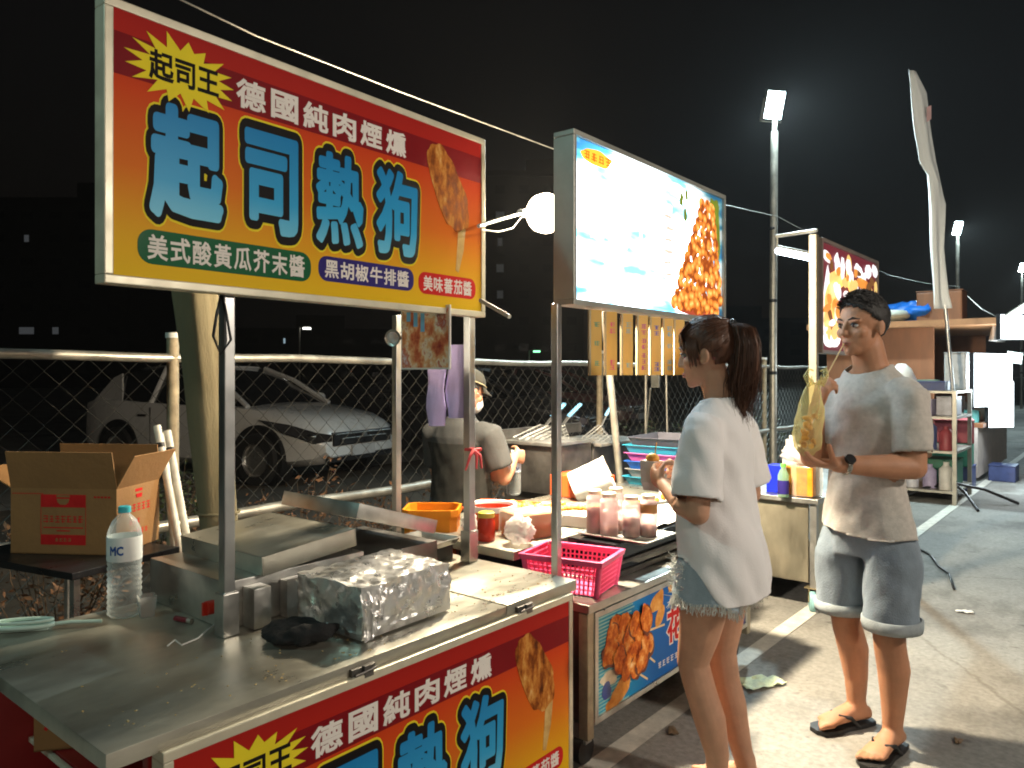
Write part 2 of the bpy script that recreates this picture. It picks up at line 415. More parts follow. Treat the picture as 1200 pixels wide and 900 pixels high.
# ================================================================== THE SETTING
def ground_mat():
    m = mat('concrete_ground', (.34, .31, .26), .8, 0, .0, 1)
    n = m.node_tree.nodes; L = m.node_tree.links; b = n['Principled BSDF']
    tc = n.new('ShaderNodeTexCoord')
    def nz(sc, det=6, st=None):
        q = n.new('ShaderNodeTexNoise'); q.inputs['Scale'].default_value = sc; q.inputs['Detail'].default_value = det; q.inputs['Roughness'].default_value = .65
        if st:
            mp = n.new('ShaderNodeMapping'); mp.inputs['Scale'].default_value = st; L.new(tc.outputs['Object'], mp.inputs[0]); L.new(mp.outputs[0], q.inputs['Vector'])
        else: L.new(tc.outputs['Object'], q.inputs['Vector'])
        return q
    def rp(src, stops):
        c = n.new('ShaderNodeValToRGB'); L.new(src, c.inputs[0]); el = c.color_ramp.elements
        while len(el) < len(stops): el.new(.5)
        for e, (p, col) in zip(el, stops): e.position = p; e.color = (*col, 1)
        return c.outputs[0]
    base = rp(nz(.9, 8).outputs['Fac'], [(.3, (.15, .147, .138)), (.5, (.25, .242, .222)), (.72, (.32, .31, .28))])
    fine = rp(nz(38, 6).outputs['Fac'], [(.32, (.74, .74, .74)), (.68, (1.16, 1.16, 1.16))])
    spots = rp(nz(5.5, 3).outputs['Fac'], [(.27, (.45, .43, .4)), (.36, (1, 1, 1))])
    specks = rp(nz(55, 2).outputs['Fac'], [(.25, (.35, .33, .3)), (.3, (1, 1, 1))])
    vo = n.new('ShaderNodeTexVoronoi'); vo.feature = 'DISTANCE_TO_EDGE'; vo.inputs['Scale'].default_value = .3
    wv = n.new('ShaderNodeMixRGB'); wv.inputs[0].default_value = .12; L.new(tc.outputs['Object'], wv.inputs[1]); L.new(nz(3.5, 5).outputs['Color'], wv.inputs[2]); L.new(wv.outputs[0], vo.inputs['Vector'])
    cracks = rp(vo.outputs['Distance'], [(0, (.72, .7, .67)), (.004, (1, 1, 1))])
    oil = rp(nz(1.7, 5, (1, .5, 1)).outputs['Fac'], [(.33, (.55, .54, .52)), (.47, (1, 1, 1)), (.62, (1, 1, 1)), (.75, (1.12, 1.1, 1.06))])
    out = base
    for k in (fine, spots, specks, cracks, oil):
        mx = n.new('ShaderNodeMixRGB'); mx.blend_type = 'MULTIPLY'; mx.inputs[0].default_value = 1
        L.new(out, mx.inputs[1]); L.new(k, mx.inputs[2]); out = mx.outputs[0]
    L.new(out, b.inputs['Base Color'])
    bp = n.new('ShaderNodeBump'); bp.inputs['Strength'].default_value = .28; bp.inputs['Distance'].default_value = .01
    L.new(nz(70, 4).outputs['Fac'], bp.inputs['Height']); L.new(bp.outputs[0], b.inputs['Normal'])
    return m
GROUND = ground_mat()
g = MB().add([(-300, -300, 0), (300, -300, 0), (300, 300, 0), (-300, 300, 0)], [(0, 1, 2, 3)])
tag(g.build('ground', GROUND), kind='structure')
LINE = mat('worn_line_paint', (.62, .6, .53), .7, 0, .25, 14)
tag(MB().span((-1.545, 1.2, .004), (-1.455, 40, .0045)).build('road_marking', LINE), kind='structure')
tag(MB().span((-1.545, -.2, .004), (-4.1, -.29, .0045)).build('road_marking', LINE), kind='structure')
VERGE = mat('dark_soil', (.06, .045, .03), .95, 0, .4, 4, .4, 30)
v = MB(); nx, ny = 24, 90
for i in range(nx+1):
    for j in range(ny+1):
        x = -9-.0+5.4*i/nx; y = -6+24*j/ny
        h = .05*math.sin(math.pi*i/nx)+.03*(noise.noise(V((x*2, y*2, 0)))+.4)*math.sin(math.pi*i/nx)
        v.v.append(V((x, y, .004+max(0, h))))
for i in range(nx):
    for j in range(ny):
        a = i*(ny+1)+j; v.f.append([a, a+ny+1, a+ny+2, a+1]); v.m.append(0)
tag(v.build('verge', VERGE, smooth=180), kind='structure')

# ------------------------------------------------------------------ chain link fence
FX = -3.8
RUST = mat('rusty_white_paint', (.38, .31, .21), .65, .2, .35, 16, .1, 60)
WIRE = mat('fence_wire', (.2, .2, .19), .5, .8, .2, 20)
fen = thing('chain_link_fence', 'long chain link fence with pale top rail behind the food stalls', 'fence', (FX, 6, 0))
m = MB()
def rail(mb, z, r, x=FX, y0=-2.2, y1=15):
    pts = [V((x, y0+k*.4, z+.006*math.sin(k*1.7))) for k in range(int((y1-y0)/.4)+1)]
    mb.tube(pts, r, 10)
rail(m, 1.5, .024); m.build('top_rail', GALV, fen, 60)
m = MB(); rail(m, .66, .03, FX+.06)
for k in range(6): m.tube([(FX+.06, -.9+2.5*k, .66), (FX+.06, -.82+2.5*k, .66)], .037, 12)
m.build('middle_rail', GALV, fen, 60)
for k in range(5):
    y = -2.1+4*k
    m = MB().tube([(FX-.005, y, 0), (FX-.005, y, 1.6)], .03, 14)
    p = m.build('fence_post', RUST, fen, 60)
    MB().tube([(FX-.005, y, 1.598), (FX-.005, y, 1.625)], .036, 14).build('post_cap', WHITEP, p, 60)
m = MB(); d = .062
y0, y1 = -2.1, 14
ncol = int((y1-y0)/d)
for c in range(ncol):
    pts = []
    for k in range(25):
        s = 1 if (k+c) % 2 else 0
        pts.append(V((FX-.012+(.004 if s else -.004), y0+c*d+s*d, 1.49-k*d)))
    m.tube(pts, .0024, 3, cap=False)
m.build('wire_mesh', WIRE, fen)

# ------------------------------------------------------------------ hot dog signs
BGHOT = {}
def hot_dog_board(name, label, W, H, loc, rotz, zb, dia):
    """framed printed board; local x along it, face towards -y, z from zb"""
    t = thing(name, label, 'sign', loc, rotz)
    f = .022
    fr = MB(); dp = .05
    for c, d in (((0, dp/2-.008, zb+f/2), (W, dp, f)), ((0, dp/2-.008, zb+H-f/2), (W, dp, f)), ((-W/2+f/2, dp/2-.008, zb+H/2), (f, dp, H-2*f)), ((W/2-f/2, dp/2-.008, zb+H/2), (f, dp, H-2*f))):
        fr.box(c, d)
    fr.build('frame', CREAMFRAME, t, bev=.003, local=True)
    bgm = ramp_mat('printed_sunset', [(0, (.78, .5, .015)), (.16, (.75, .4, .015)), (.42, (.68, .16, .012)), (.72, (.6, .06, .01)), (.9, (.42, .02, .012)), (1, (.36, .015, .012))], 'Z', zb+f, zb+H-f, .45)
    pn = MB().box((0, .0101, zb+H/2), (W-2*f+.004, .03, H-2*f+.004)).build('printed_panel', bgm, t, local=True)
    w, h = W-2*f, H-2*f; x0, zt = -w/2, zb+H-f
    X = lambda s: x0+s*w
    Z = lambda v_: zt-v_*h
    Y0 = -.005
    def strip(nm, m, poly, y):
        MB().prism(poly, (0, -.0052, 0), (1, 0, 0), (0, 0, 1), (0, -y, 0)).build(nm, m, pn, local=True)
    b = MB(); b.prism([(X(0), Z(.245)), (X(1), Z(.235)), (X(1), Z(.085)), (X(0), Z(.085))], (0, Y0, 0), (1, 0, 0), (0, 0, 1), (0, -.0006, 0)); b.build('dark_red_band', MAROON, pn, local=True)
    # starburst
    rn = random.Random(3); pts = []
    for k in range(34):
        a = 2*math.pi*k/34; rr = 1 if k % 2 == 0 else .66
        rr *= rn.uniform(.9, 1.08)
        pts.append((X(.128)+.15*W/1.4*rr*math.cos(a), Z(.165)+.088*H/.67*rr*math.sin(a)))
    MB().prism(pts, (0, Y0-.0006, 0), (1, 0, 0), (0, 0, 1), (0, -.001, 0)).build('starburst', YELLOWPRINT, pn, local=True)
    b = MB(); lettering(b, '起司王', X(.062), X(.2), Z(.225), Z(.105), -Y0+.0018, .03)
    b.build('starburst_lettering', BLACKPRINT, pn, local=True)
    b = MB()
    for i, ch in enumerate('德國純肉煙燻'):
        a = .238+i*.0805; lettering(b, ch, X(a), X(a+.068), Z(.228), Z(.1), -Y0+.0009, .03)
    b.build('top_line_lettering', WHITEPRINT, pn, local=True)
    blue = ramp_mat('printed_blue_letters', [(0, (.2, .62, .82)), (.35, (.035, .36, .68)), (1, (.012, .2, .5))], 'Z', Z(.79), Z(.27), .32)
    for nm, mt, r, y in (('yellow_outline', YELLOWPRINT, .138, .0), ('black_outline', BLACKPRINT, .117, .0012), ('big_lettering', blue, .056, .0024)):
        b = MB()
        for ch, a, c in (('起', .05, .222), ('司', .242, .4), ('熱', .418, .583), ('狗', .594, .762)):
            rr = r-({'起': .006, '司': .018, '熱': .021, '狗': .02}[ch] if r < .1 else 0)
            fat_letter(b, ch, X(a+.013), X(c-.013), Z(.757), Z(.3), -Y0+y, rr, .047)
        b.build(nm, mt, pn, local=True)
    def pill(nm, m, s0, s1, v0, v1, txt):
        xa, xb, za, zc = X(s0), X(s1), Z(v1), Z(v0); r = (zc-za)*.42; po = []
        for cx, cz, a0 in ((xb-r, zc-r, 0), (xa+r, zc-r, 90), (xa+r, za+r, 180), (xb-r, za+r, 270)):
            for k in range(7): a = R(a0+15*k); po.append((cx+r*math.cos(a), cz+r*math.sin(a)))
        q = MB().prism(po, (0, Y0, 0), (1, 0, 0), (0, 0, 1), (0, -.0007, 0)).build(nm, m, pn, local=True)
        b = MB(); k = len(txt); ww = (s1-s0-.03)/k
        for i, ch in enumerate(txt):
            a = s0+.015+i*ww; lettering(b, ch, X(a+ww*.05), X(a+ww*.95), za+.011, zc-.011, -Y0+.001, .022)
        b.build('flavour_lettering', WHITEPRINT, pn, local=True)
    pill('green_label', GREENPRINT, .042, .42, .81, .945, '美式酸黃瓜芥末醬')
    pill('navy_label', NAVYPRINT, .44, .735, .81, .93, '黑胡椒牛排醬')
    pill('red_label', REDPILL, .752, .975, .815, .935, '美味蕃茄醬')
    # printed corn dog with a bitten top
    b = MB(); cx, cz = X(.862), Z(.315)
    ang = R(-60); ca, sa = math.cos(ang), math.sin(ang)
    out = []; N = 46
    for k in range(N):
        a = 2*math.pi*k/N; rl = 1+.075*noise.noise(V((math.cos(a)*2.2, math.sin(a)*2.2, 3)))*2
        u = .16*H/.67*math.copysign(abs(math.cos(a))**.75, math.cos(a))*rl; w2 = (.074+.014*math.cos(a))*H/.67*math.copysign(abs(math.sin(a))**.85, math.sin(a))*rl
        out.append((cx+u*ca-w2*sa, cz+u*sa+w2*ca))
    b.mi = 0; b.prism(out, (0, Y0-.0009, 0), (1, 0, 0), (0, 0, 1), (0, -.001, 0))
    dgm = blotch('printed_corn_dog', [(.33, (.06, .012, .003)), (.44, (.24, .06, .008)), (.52, (.48, .16, .025)), (.6, (.62, .3, .07)), (.7, (.78, .58, .3))], 15, .4, bump=0, stretch=(1.7, 1, .8), detail=9)
    b.build('corn_dog_picture', dgm, pn, local=True)
    b = MB().prism([(X(.905), Z(.5)), (X(.935), Z(.5)), (X(.925), Z(.66)), (X(.905), Z(.79)), (X(.893), Z(.78)), (X(.9), Z(.62))], (0, Y0, 0), (1, 0, 0), (0, 0, 1), (0, -.0008, 0))
    b.build('stick_picture', blotch('printed_stick', [(.3, (.42, .2, .05)), (.6, (.7, .5, .2)), (.75, (.8, .66, .4))], 9, .4, bump=0), pn, local=True)
    return t

# ------------------------------------------------------------------ stall 1: the hot dog cart (counter top at .70)
CZ = .70
cart = thing('hot_dog_cart', 'steel topped hot dog cart with red body in the foreground', 'food cart', (-1.95, 1.4, 0))
m = MB(); m.span((-2.42, .62, .664), (-1.5, 1.80, CZ)); m.span((-2.42, 1.803, .666), (-1.5, 2.18, CZ+.003))
top = m.build('counter_top', STEEL, cart, 40, bev=.003)
m = MB(); m.span((-2.36, .78, .1), (-1.56, 2.12, .12)); m.span((-2.36, .78, .40), (-1.56, 2.12, .43))
m.span((-2.38, .7, .08), (-2.35, 2.13, .66)); m.span((-1.57, .72, .08), (-1.545, 2.13, .66)); m.span((-2.348, 2.1, .08), (-1.572, 2.13, .66))
m.build('cart_body', REDBODY, cart, 40, bev=.003)
m = MB(); m.span((-2.345, .766, .41), (-1.575, .778, .424)); m.build('shelf_edge', CREAMFRAME, cart, bev=.003)
for x, y in ((-2.3, .85), (-1.62, .85), (-2.3, 2.05), (-1.62, 2.05)):
    w = MB().tube([(x-.02, y, .04), (x+.02, y, .04)], .04, 16); w.build('caster', BLACKP, cart, 60)
    MB().box((x, y, .07), (.05, .03, .03)).build('caster_bracket', STEEL2, cart)
for y in (1.23, 1.88):
    m = MB(); m.box((-1.494, y, .678), (.012, .075, .02)); m.box((-1.485, y+.01, .676), (.012, .03, .03)); m.tube([(-1.486, y-.03, .672), (-1.477, y+.03, .68)], .004, 8)
    m.build('latch', DARKSTEEL, cart, bev=.002)
def post(parent, x, y, z0, z1, r=.016, m_=POST, foot=True, name='post'):
    q = MB().box((x, y, (z0+z1)/2), (2*r, 2*r, z1-z0)).build(name, m_, parent, bev=.003)
    if foot:
        MB().box((x, y, z0+.06), (2*r+.016, 2*r+.016, .118)).build('socket', STEEL2, q, bev=.003)
    return q
post(cart, -1.93, 1.115, CZ, 2.25); post(cart, -1.96, 2.13, CZ+.003, 2.25, .016)
post(cart, -2.38, 2.14, CZ+.003, 1.66, .014, foot=False)
red = mat('red_ribbon', (.6, .05, .06), .6, 0, .1)
m = MB(); px, py = -1.94, 2.13
m.tube([(px+.016, py-.018, 1.13), (px+.02, py+.02, 1.13), (px-.02, py+.02, 1.128), (px-.02, py-.02, 1.13), (px+.02, py-.02, 1.132)], .006, 8)
for a in (-.05, .01, .04): m.tube([(px+.02, py-.02, 1.13), (px+.03, py-.02+a*.6, 1.11), (px+.03, py-.025+a, 1.06)], [.007, .006, .004], 6)
m.build('red_ribbon', red, cart, 60)

hot_dog_board('signboard', 'large red and orange hot dog signboard with blue Chinese characters, up on posts', 1.41, .68, (-1.905, 1.475, 0), R(92.0), 1.632, 0)
hot_dog_board('signboard', 'lower red hot dog board with cream frame across the front of the steel counter', 1.41, .62, (-1.488, 1.425, 0), R(90), .05, 0)

m = MB(); q = V((-1.93, 1.10, 1.62)); m.tube([q+V((.0, -.0, .02)), q+V((.01, -.02, -.04)), q+V((.0, -.025, -.1)), q+V((.012, -.01, -.15)), q+V((.03, .01, -.11)), q+V((.02, .0, -.03)), q+V((0, 0, .02))], .004, 6)
tag(m.build('power_cord', BLACKP, None, 180), 'black power cord looped at the top of the front post under the red signboard', 'cord')
# shelf content: red floor and the oil carton under the counter
def carton(name, label, loc, rotz, L_, D_, H_, flaps, marks, wordy=None):
    t = thing(name, label, 'cardboard box', loc, rotz)
    th = .004; m = MB()
    m.box((0, 0, th/2), (L_, D_, th))
    for c, d in (((0, -D_/2+th/2, H_/2), (L_, th, H_)), ((0, D_/2-th/2, H_/2), (L_, th, H_)), ((-L_/2+th/2, 0, H_/2), (th, D_-2*th, H_)), ((L_/2-th/2, 0, H_/2), (th, D_-2*th, H_))): m.box(c, d)
    b = m.build('carton_body', CARD, t, local=True)
    for ax, sgn, ang in flaps:
        f = MB(); fl = D_*.5
        if ax == 'y':
            f.box((0, 0, fl/2), (L_, th, fl)); M_ = Matrix.Translation((0, sgn*(D_/2-th/2), H_-.001)) @ Matrix.Rotation(R(-ang*sgn), 4, 'X')
        else:
            f.box((0, 0, fl/2), (th, D_, fl)); M_ = Matrix.Translation((sgn*(L_/2-th/2), 0, H_-.001)) @ Matrix.Rotation(R(ang*sgn), 4, 'Y')
        MB().join(f, M_).build('flap', CARD, t, local=True)
    marks(t, b)
    return t
def red_marks(t, b):
    rn = random.Random(5); L_, D_, H_ = .40, .27, .235
    m = MB(); y = -D_/2
    m.box((.0, y, .19), (.17, .0012, .045)); m.box((.0, y, .052), (.17, .0012, .036)); m.box((-.0845, y, .12), (.0015, .0012, .1)); m.box((.0845, y, .12), (.0015, .0012, .1))
    for k in range(7): glyph_marks(m, -.066+.022*k, .125, .019, .03, D_/2, rn)
    m.box((0, y, .095), (.15, .001, .004)); m.box((0, y, .084), (.05, .001, .004))
    for k in range(14): m.box((-.19+.0085*k, y, .215), (.005, .001, .004))
    for k in range(5): m.box((.12+.013*k, y, .205), (.009, .001, .006))
    m.build('printed_red_label', REDPRINT, b, local=True)
    m = MB()
    m.box((0, y-.0009, .188), (.002, .0006, .02))
    m.prism([(-.024, .198), (.024, .198), (.02, .185), (.01, .177), (-.01, .177), (-.02, .185)], (0, y-.001, 0), (1, 0, 0), (0, 0, 1), (0, -.0008, 0)); m.box((0, y-.0009, .207), (.05, .001, .008))
    for k in range(4): glyph_marks(m, -.024+.016*k, .052, .013, .014, D_/2+.0009, rn)
    m.build('label_emblem', CARD, b, local=True)
    m = MB(); x = L_/2
    def g2(cy, cz, w, h):
        for j in range(3): m.box((x, cy, cz+h*(.36-.35*j)), (.0012, w*.8, h*.12))
        m.box((x, cy, cz), (.0013, w*.14, h*.9))
    m.prism([(-.02, .2), (.02, .2), (.016, .185), (-.016, .185)], (x+.001, 0, 0), (0, 1, 0), (0, 0, 1), (.0006, 0, 0)); m.box((x, 0, .213), (.0012, .045, .01))
    for k in range(5): g2(-.06+.03*k, .15, .026, .032)
    for k in range(3): g2(-.05+.024*k, .1, .02, .02)
    for k in range(5): g2(-.05+.024*k, .06, .02, .02)
    m.build('printed_red_side_marks', REDPRINT, b, local=True)
tp = V((-2.98, 1.16, 0)); ft = thing('side_table', 'dark utility table behind the counter, carrying the open cardboard box', 'table', (-3.0, 1.12, 0), R(14))
m = MB().box((0, 0, .762), (.62, .42, .024)); m.build('table_top', BLACKM, ft, bev=.003, local=True)
m = MB().box((0, 0, .42), (.58, .38, .016)); m.build('shelf', BLACKM, ft, local=True)
for a in (-1, 1):
    for b_ in (-1, 1): MB().box((a*.28, b_*.18, .375), (.022, .022, .75)).build('leg', STEEL2, ft, local=True)
t_ = carton('open_carton', 'open brown cardboard box with red printed label and raised flaps', (-3.02, 1.185, .775), R(34), .40, .27, .235, [('y', -1, 12), ('y', 1, -4), ('x', 1, 30), ('x', -1, 60)], red_marks)
def oil_marks(t, b):
    m = MB(); lettering(m, '油', .02, .09, .05, .12, .12, .03, .0004); lettering(m, '沙拉', -.13, 0, .05, .12, .12, .03, .0004); m.build('printed_red_characters', REDPRINT, b, local=True)
carton('oil_carton', 'yellow brown carton with red characters on the red shelf under the counter', (-2.22, .93, .432), R(52), .3, .24, .17, [('y', -1, -88), ('y', 1, -87)], oil_marks)
# red and white packets on the table's shelf
m = MB().box((0, 0, .05), (.2, .12, .1)); o = m.build('snack_packet', mat('red_white_packet', (.6, .08, .07), .5, 0, .2), None, bev=.004); o.location = (-2.82, 1.16, .428); o.rotation_euler = (0, 0, .5)
tag(o, 'red packet lying on the dark table shelf behind the water bottle', 'packet')
o2 = MB().box((0, -.0605, .06), (.12, .001, .03)).build('white_stripe', WHITEP, o, local=True)

# ------------------------------------------------------------------ things on the counter
def pet_bottle(name, label, loc, h, r, capm, labelm, group=None, text=None, full=True):
    t = thing(name, label, 'bottle', loc)
    pr = [(0, .0), (r*.8, .002), (r, .012)]
    for k in range(9): z = h*(.05+.05*k); pr += [(r, z), (r*.93, z+h*.018), (r, z+h*.036)]
    pr += [(r, h*.55), (r*1.01, h*.73), (r*.93, h*.79), (r*.7, h*.87), (r*.36, h*.925), (r*.3, h*.94), (r*.3, h*.985)]
    MB().lathe(pr, n=28).build('bottle_body', CLEARPET, t, 180, local=True)
    MB().lathe([(r*1.02, h*.52), (r*1.025, h*.53), (r*1.025, h*.725), (r*1.0, h*.735)], n=28).build('bottle_label', labelm, t, 60, local=True)
    MB().lathe([(0, h*.945), (r*.37, h*.945), (r*.37, h*.995), (r*.33, h), (0, h)], n=20).build('bottle_cap', capm, t, 40, local=True)
    return t
CLEARPET = clear('clear_plastic', (.85, .9, .9), .12, .08)
LABELW = mat('white_label', (.72, .74, .72), .5, 0, .12, 9)
bt = pet_bottle('water_bottle', 'large clear water bottle with turquoise cap standing on the steel counter', P(146, 722, Z=CZ)+V((0, 0, .001)), .325, .047, mat('turquoise_cap', (.05, .42, .5), .4, 0, .08), LABELW)
bl = mat('blue_print', (.03, .1, .35), .5)
m = MB(); vs, fs = text_geo('MC', .04, bres=1)
bw = max(p.x for p in vs)
def wrap(mb, vs, fs, r, z0, hh, a0, aw, bw, lift=.0006):
    mb.add([V(((r+lift+.0003*p.z)*math.cos(a0+p.x/bw*aw), (r+lift+.0003*p.z)*math.sin(a0+p.x/bw*aw), z0+p.y*hh)) for p in vs], fs)
wrap(m, vs, fs, .0482, .19, .035, R(-75), R(48), bw); m.build('label_lettering', bl, bt, local=True)
m = MB()
m.lathe([(.0, .001), (.026, .001), (.034, .062), (.0325, .062), (.0245, .004), (0, .004)], n=4)
o = m.build('plastic_cup', clear('cup_plastic', (.9, .9, .88), .3, .15), None, 30); o.location = P(172, 722, Z=CZ)+V((0, 0, .0005)); o.rotation_euler = (0, 0, .5)
tag(o, 'small square clear plastic cup beside the water bottle', 'cup')
m = MB()
pts = [V((.075*math.cos(a), .022*math.sin(a), .012)) for a in [2*math.pi*k/24 for k in range(25)]]
m.tube(pts, .007, 8); m.tube([p*.98+V((0, 0, .014)) for p in pts], .005, 8); m.box((0, 0, .004), (.13, .03, .007))
m.tube([(.07, 0, .012), (.12, .004, .014), (.2, .0, .012)], .005, 8)
o = m.build('plastic_clip', mat('pale_green_plastic', (.5, .66, .58), .4, 0, .05), None, 60); o.location = P(55, 737, Z=CZ)+V((0, 0, .001)); o.rotation_euler = (0, 0, R(52)); tag(o, 'pale green plastic clip lying at the far left corner of the counter', 'clip')
m = MB(); m.tube([(-.03, 0, .009), (.02, 0, .009)], .008, 10); m.mi = 1; m.tube([(.02, 0, .009), (.035, 0, .009)], .0085, 10)
o = m.build('lighter', [mat('dark_red_plastic', (.2, .01, .02), .35), GALV], None, 60); o.location = P(215, 730, Z=CZ)+V((0, 0, .001)); o.rotation_euler = (0, 0, R(15)); tag(o, 'dark red lighter lying beside the steel griddle box', 'lighter')
m = MB(); q = [P(196, 757, Z=CZ+.004), P(205, 750, Z=CZ+.01), P(213, 756, Z=CZ+.004), P(232, 748, Z=CZ+.004), P(243, 738, Z=CZ+.012), P(256, 729, Z=CZ+.004)]
tag(m.tube(q, .0025, 6).build('wire_scrap', WHITEP, None, 60), 'thin pale wire lying on the counter before the post', 'wire')

gr = thing('griddle_box', 'long steel griddle box with red knob on the counter', 'griddle', (-2.18, 1.4, CZ))
m = MB(); m.span((-2.41, 1.13, CZ+.002), (-1.96, 1.62, CZ+.135)); m.build('griddle_body', STEEL2, gr, 40, bev=.004)
m = MB(); m.span((-1.958, 1.18, CZ+.002), (-1.9, 1.235, CZ+.115)); m.span((-1.958, 1.3, CZ+.002), (-1.92, 1.6, CZ+.11)); m.build('burner_housing', STEEL2, gr, 40, bev=.003)
kn = P(250, 711, Y=1.128)
m = MB().tube([kn, kn+V((0, -.022, 0))], .02, 18); m.box(kn+V((0, -.027, 0)), (.008, .012, .036)); m.build('knob', mat('red_knob', (.6, .04, .02), .4), gr, 40)
m = MB(); m.span((-2.42, 1.62, CZ+.006), (-2.0, 2.0, CZ+.1)); m.build('rear_tank', DARKSTEEL, gr, 40, bev=.004)
def lid(name, label, c, d, tilt, mt):
    x, y, z = d; m = MB(); th = .004
    m.box((0, 0, z-th/2), (x, y, th))
    for cc, dd in (((0, -y/2+th/2, z/2), (x, th, z)), ((0, y/2-th/2, z/2), (x, th, z)), ((-x/2+th/2, 0, z/2), (th, y-2*th, z)), ((x/2-th/2, 0, z/2), (th, y-2*th, z))): m.box(cc, dd)
    Mx = Matrix.Translation(V(c)) @ Matrix.Rotation(R(tilt), 4, 'X')
    o = MB().join(m, Mx).build(name, mt, None, 40, bev=.002); tag(o, label, 'cover'); return o
lid('steel_cover', 'dull steel cover lying tilted over the near end of the griddle box', (-2.17, 1.40, CZ+.15), (.47, .34, .056), 5, STEEL)
lid('steel_cover', 'dark steel cover leaning down to the right over the far end of the griddle box', (-2.2, 1.79, CZ+.185), (.43, .38, .05), -17, STEEL2)

rn = random.Random(17); m = MB()
for k in range(230):
    x, y = rn.uniform(-2.4, -1.52), rn.uniform(.66, 2.15)
    if rn.random() < .6: x = -1.52-abs(rn.gauss(0, .16))
    if -2.45 < x < -1.9 and 1.1 < y < 2.0: continue
    r = rn.uniform(.001, .0032); m.ell((x, y, CZ+.0045+r*.4), (r*rn.uniform(.8, 1.8), r, r*.6), 6, 4, (0, 0, rn.uniform(0, 3)))
tag(m.build('crumbs', mat('crumbs', (.45, .33, .15), .8, 0, .5, 300), None, 180), kind='stuff')
# foil wrapped box
FOIL = mat('aluminium_foil', (.9, .89, .87), .32, .9, .06, 20, .6, 24, .08)
fb = MB().box((0, 0, .073), (.27, .35, .14)).bm()
bmesh.ops.subdivide_edges(fb, edges=fb.edges, cuts=34, use_grid_fill=True)
for vv in fb.verts:
    c = vv.co; n1 = noise.noise_vector(c*11+V((3, 1, 2)))*.009+noise.noise_vector(c*34)*.005+noise.noise_vector(c*70)*.001
    if c.z > .02: vv.co = c+n1
fb.normal_update()
bmesh.ops.triangulate(fb, faces=fb.faces)
o = bm_obj('foil_box', fb, FOIL, None, None, local=True); o.location = (-1.73, 1.475, CZ+.004); o.rotation_euler = (0, 0, R(2)); tag(o, 'box wrapped in crumpled aluminium foil on the counter', 'foil box')
fl = MB(); N = 16
for i in range(N+1):
    for j in range(9):
        a = i/N; w = j/8
        c = V((.137+.004*math.sin(a*20)+.012*w, -.178+.09*a*(1-.3*w), .13-.15*w*(1-.45*a)-.0))
        c.z = max(.003, c.z); fl.v.append(c+noise.noise_vector(c*40)*.007+V((.006, -.004, .003)))
for i in range(N):
    for j in range(8):
        a = i*9+j; fl.f.append([a, a+9, a+10, a+1]); fl.m.append(0)
fl.build('loose_foil_corner', FOIL, o, local=True)
# black oven glove
CLOTHB = mat('black_cloth', (.014, .014, .015), .9, 0, .3, 20, .3, 90)
m = MB(); gc = P(348, 752, Z=CZ)
m.ell((0, 0, .016), (.105, .075, .022), 20, 8); m.ell((.05, -.035, .03), (.06, .03, .018), 16, 8, (0, .1, .4)); m.ell((-.03, .03, .028), (.07, .035, .016), 16, 8, (0, 0, .7))
m.tube([(.02, -.05, .035), (.08, -.03, .045), (.1, .02, .03)], .014, 10, True)
b = remesh(m, .006, 6); displace(b, lambda c: .006*noise.noise(c*28)+.003*noise.noise(c*60))
o = bm_obj('oven_glove', b, CLOTHB, None, 180, local=True); o.location = gc+V((0, 0, .008)); o.rotation_euler = (0, 0, R(30)); tag(o, 'crumpled black oven glove on the counter before the foil box', 'glove')
# little steel tray
def tray(name, label, loc, d, rz, mt=STEEL2, cat='tray'):
    x, y, z = d; m = MB(); k = .86
    ring = lambda sx, sy, zz: [V((a*sx/2, b*sy/2, zz)) for a, b in ((-1, -1), (1, -1), (1, 1), (-1, 1))]
    m.loft([ring(x*k, y*k, .0), ring(x, y, z), ring(x+.02, y+.02, z), ring(x+.02, y+.02, z-.003), ring(x+.001, y+.001, z-.003), ring(x*k+.003, y*k+.003, -.002)], cap=False)
    m.add(ring(x*k, y*k, .0), [(0, 1, 2, 3)])
    o = m.build(name, mt, None, 30, local=True); o.location = V(loc); o.rotation_euler = (0, 0, rz); tag(o, label, cat); return o
tray('steel_tray', 'small shallow steel tray at the far end of the steel counter', (-2.12, 2.06, CZ+.06), (.2, .16, .025), R(4))
MB_ = MB().box((0, 0, .026), (.16, .13, .052)).build('dark_box', BLACKP, None, bev=.004); MB_.location = (-2.12, 2.06, CZ+.004); tag(MB_, 'low dark box under the small steel tray at the counter end', 'box')

# picture panel and lavender bag hanging between the far posts
pic = thing('hanging_picture', 'small framed photo of fried food hanging under the red signboard', 'picture', (-2.17, 2.15, 1.4))
a_, b_ = P(470, 362, t=2.86), P(527, 370, t=2.72)
ux = (b_-a_); ux.z = 0; wl = ux.length; ux.normalize(); uy = V((0, 0, 1)); nn = ux.cross(uy).normalized()
ph = .222
m = MB().prism([(0, 0), (wl, 0), (wl, -ph-.01), (0, -ph-.01)], a_+V((0, 0, .004)), ux, uy, -nn*.008); m.build('picture_backing', WHITEP, pic)
m = MB()
rn = random.Random(9)
m.prism([(.006, -.006), (wl-.006, -.006), (wl-.006, -ph), (.006, -ph)], a_, ux, uy, nn*.001)
m.build('printed_food_photo', blotch('printed_fried_food', [(.3, (.3, .04, .03)), (.42, (.62, .16, .07)), (.5, (.8, .42, .2)), (.56, (.85, .68, .5)), (.62, (.6, .14, .07)), (.72, (.8, .8, .85))], 14, .4, bump=0, stretch=(1, 1, .7)), pic)
m = MB()
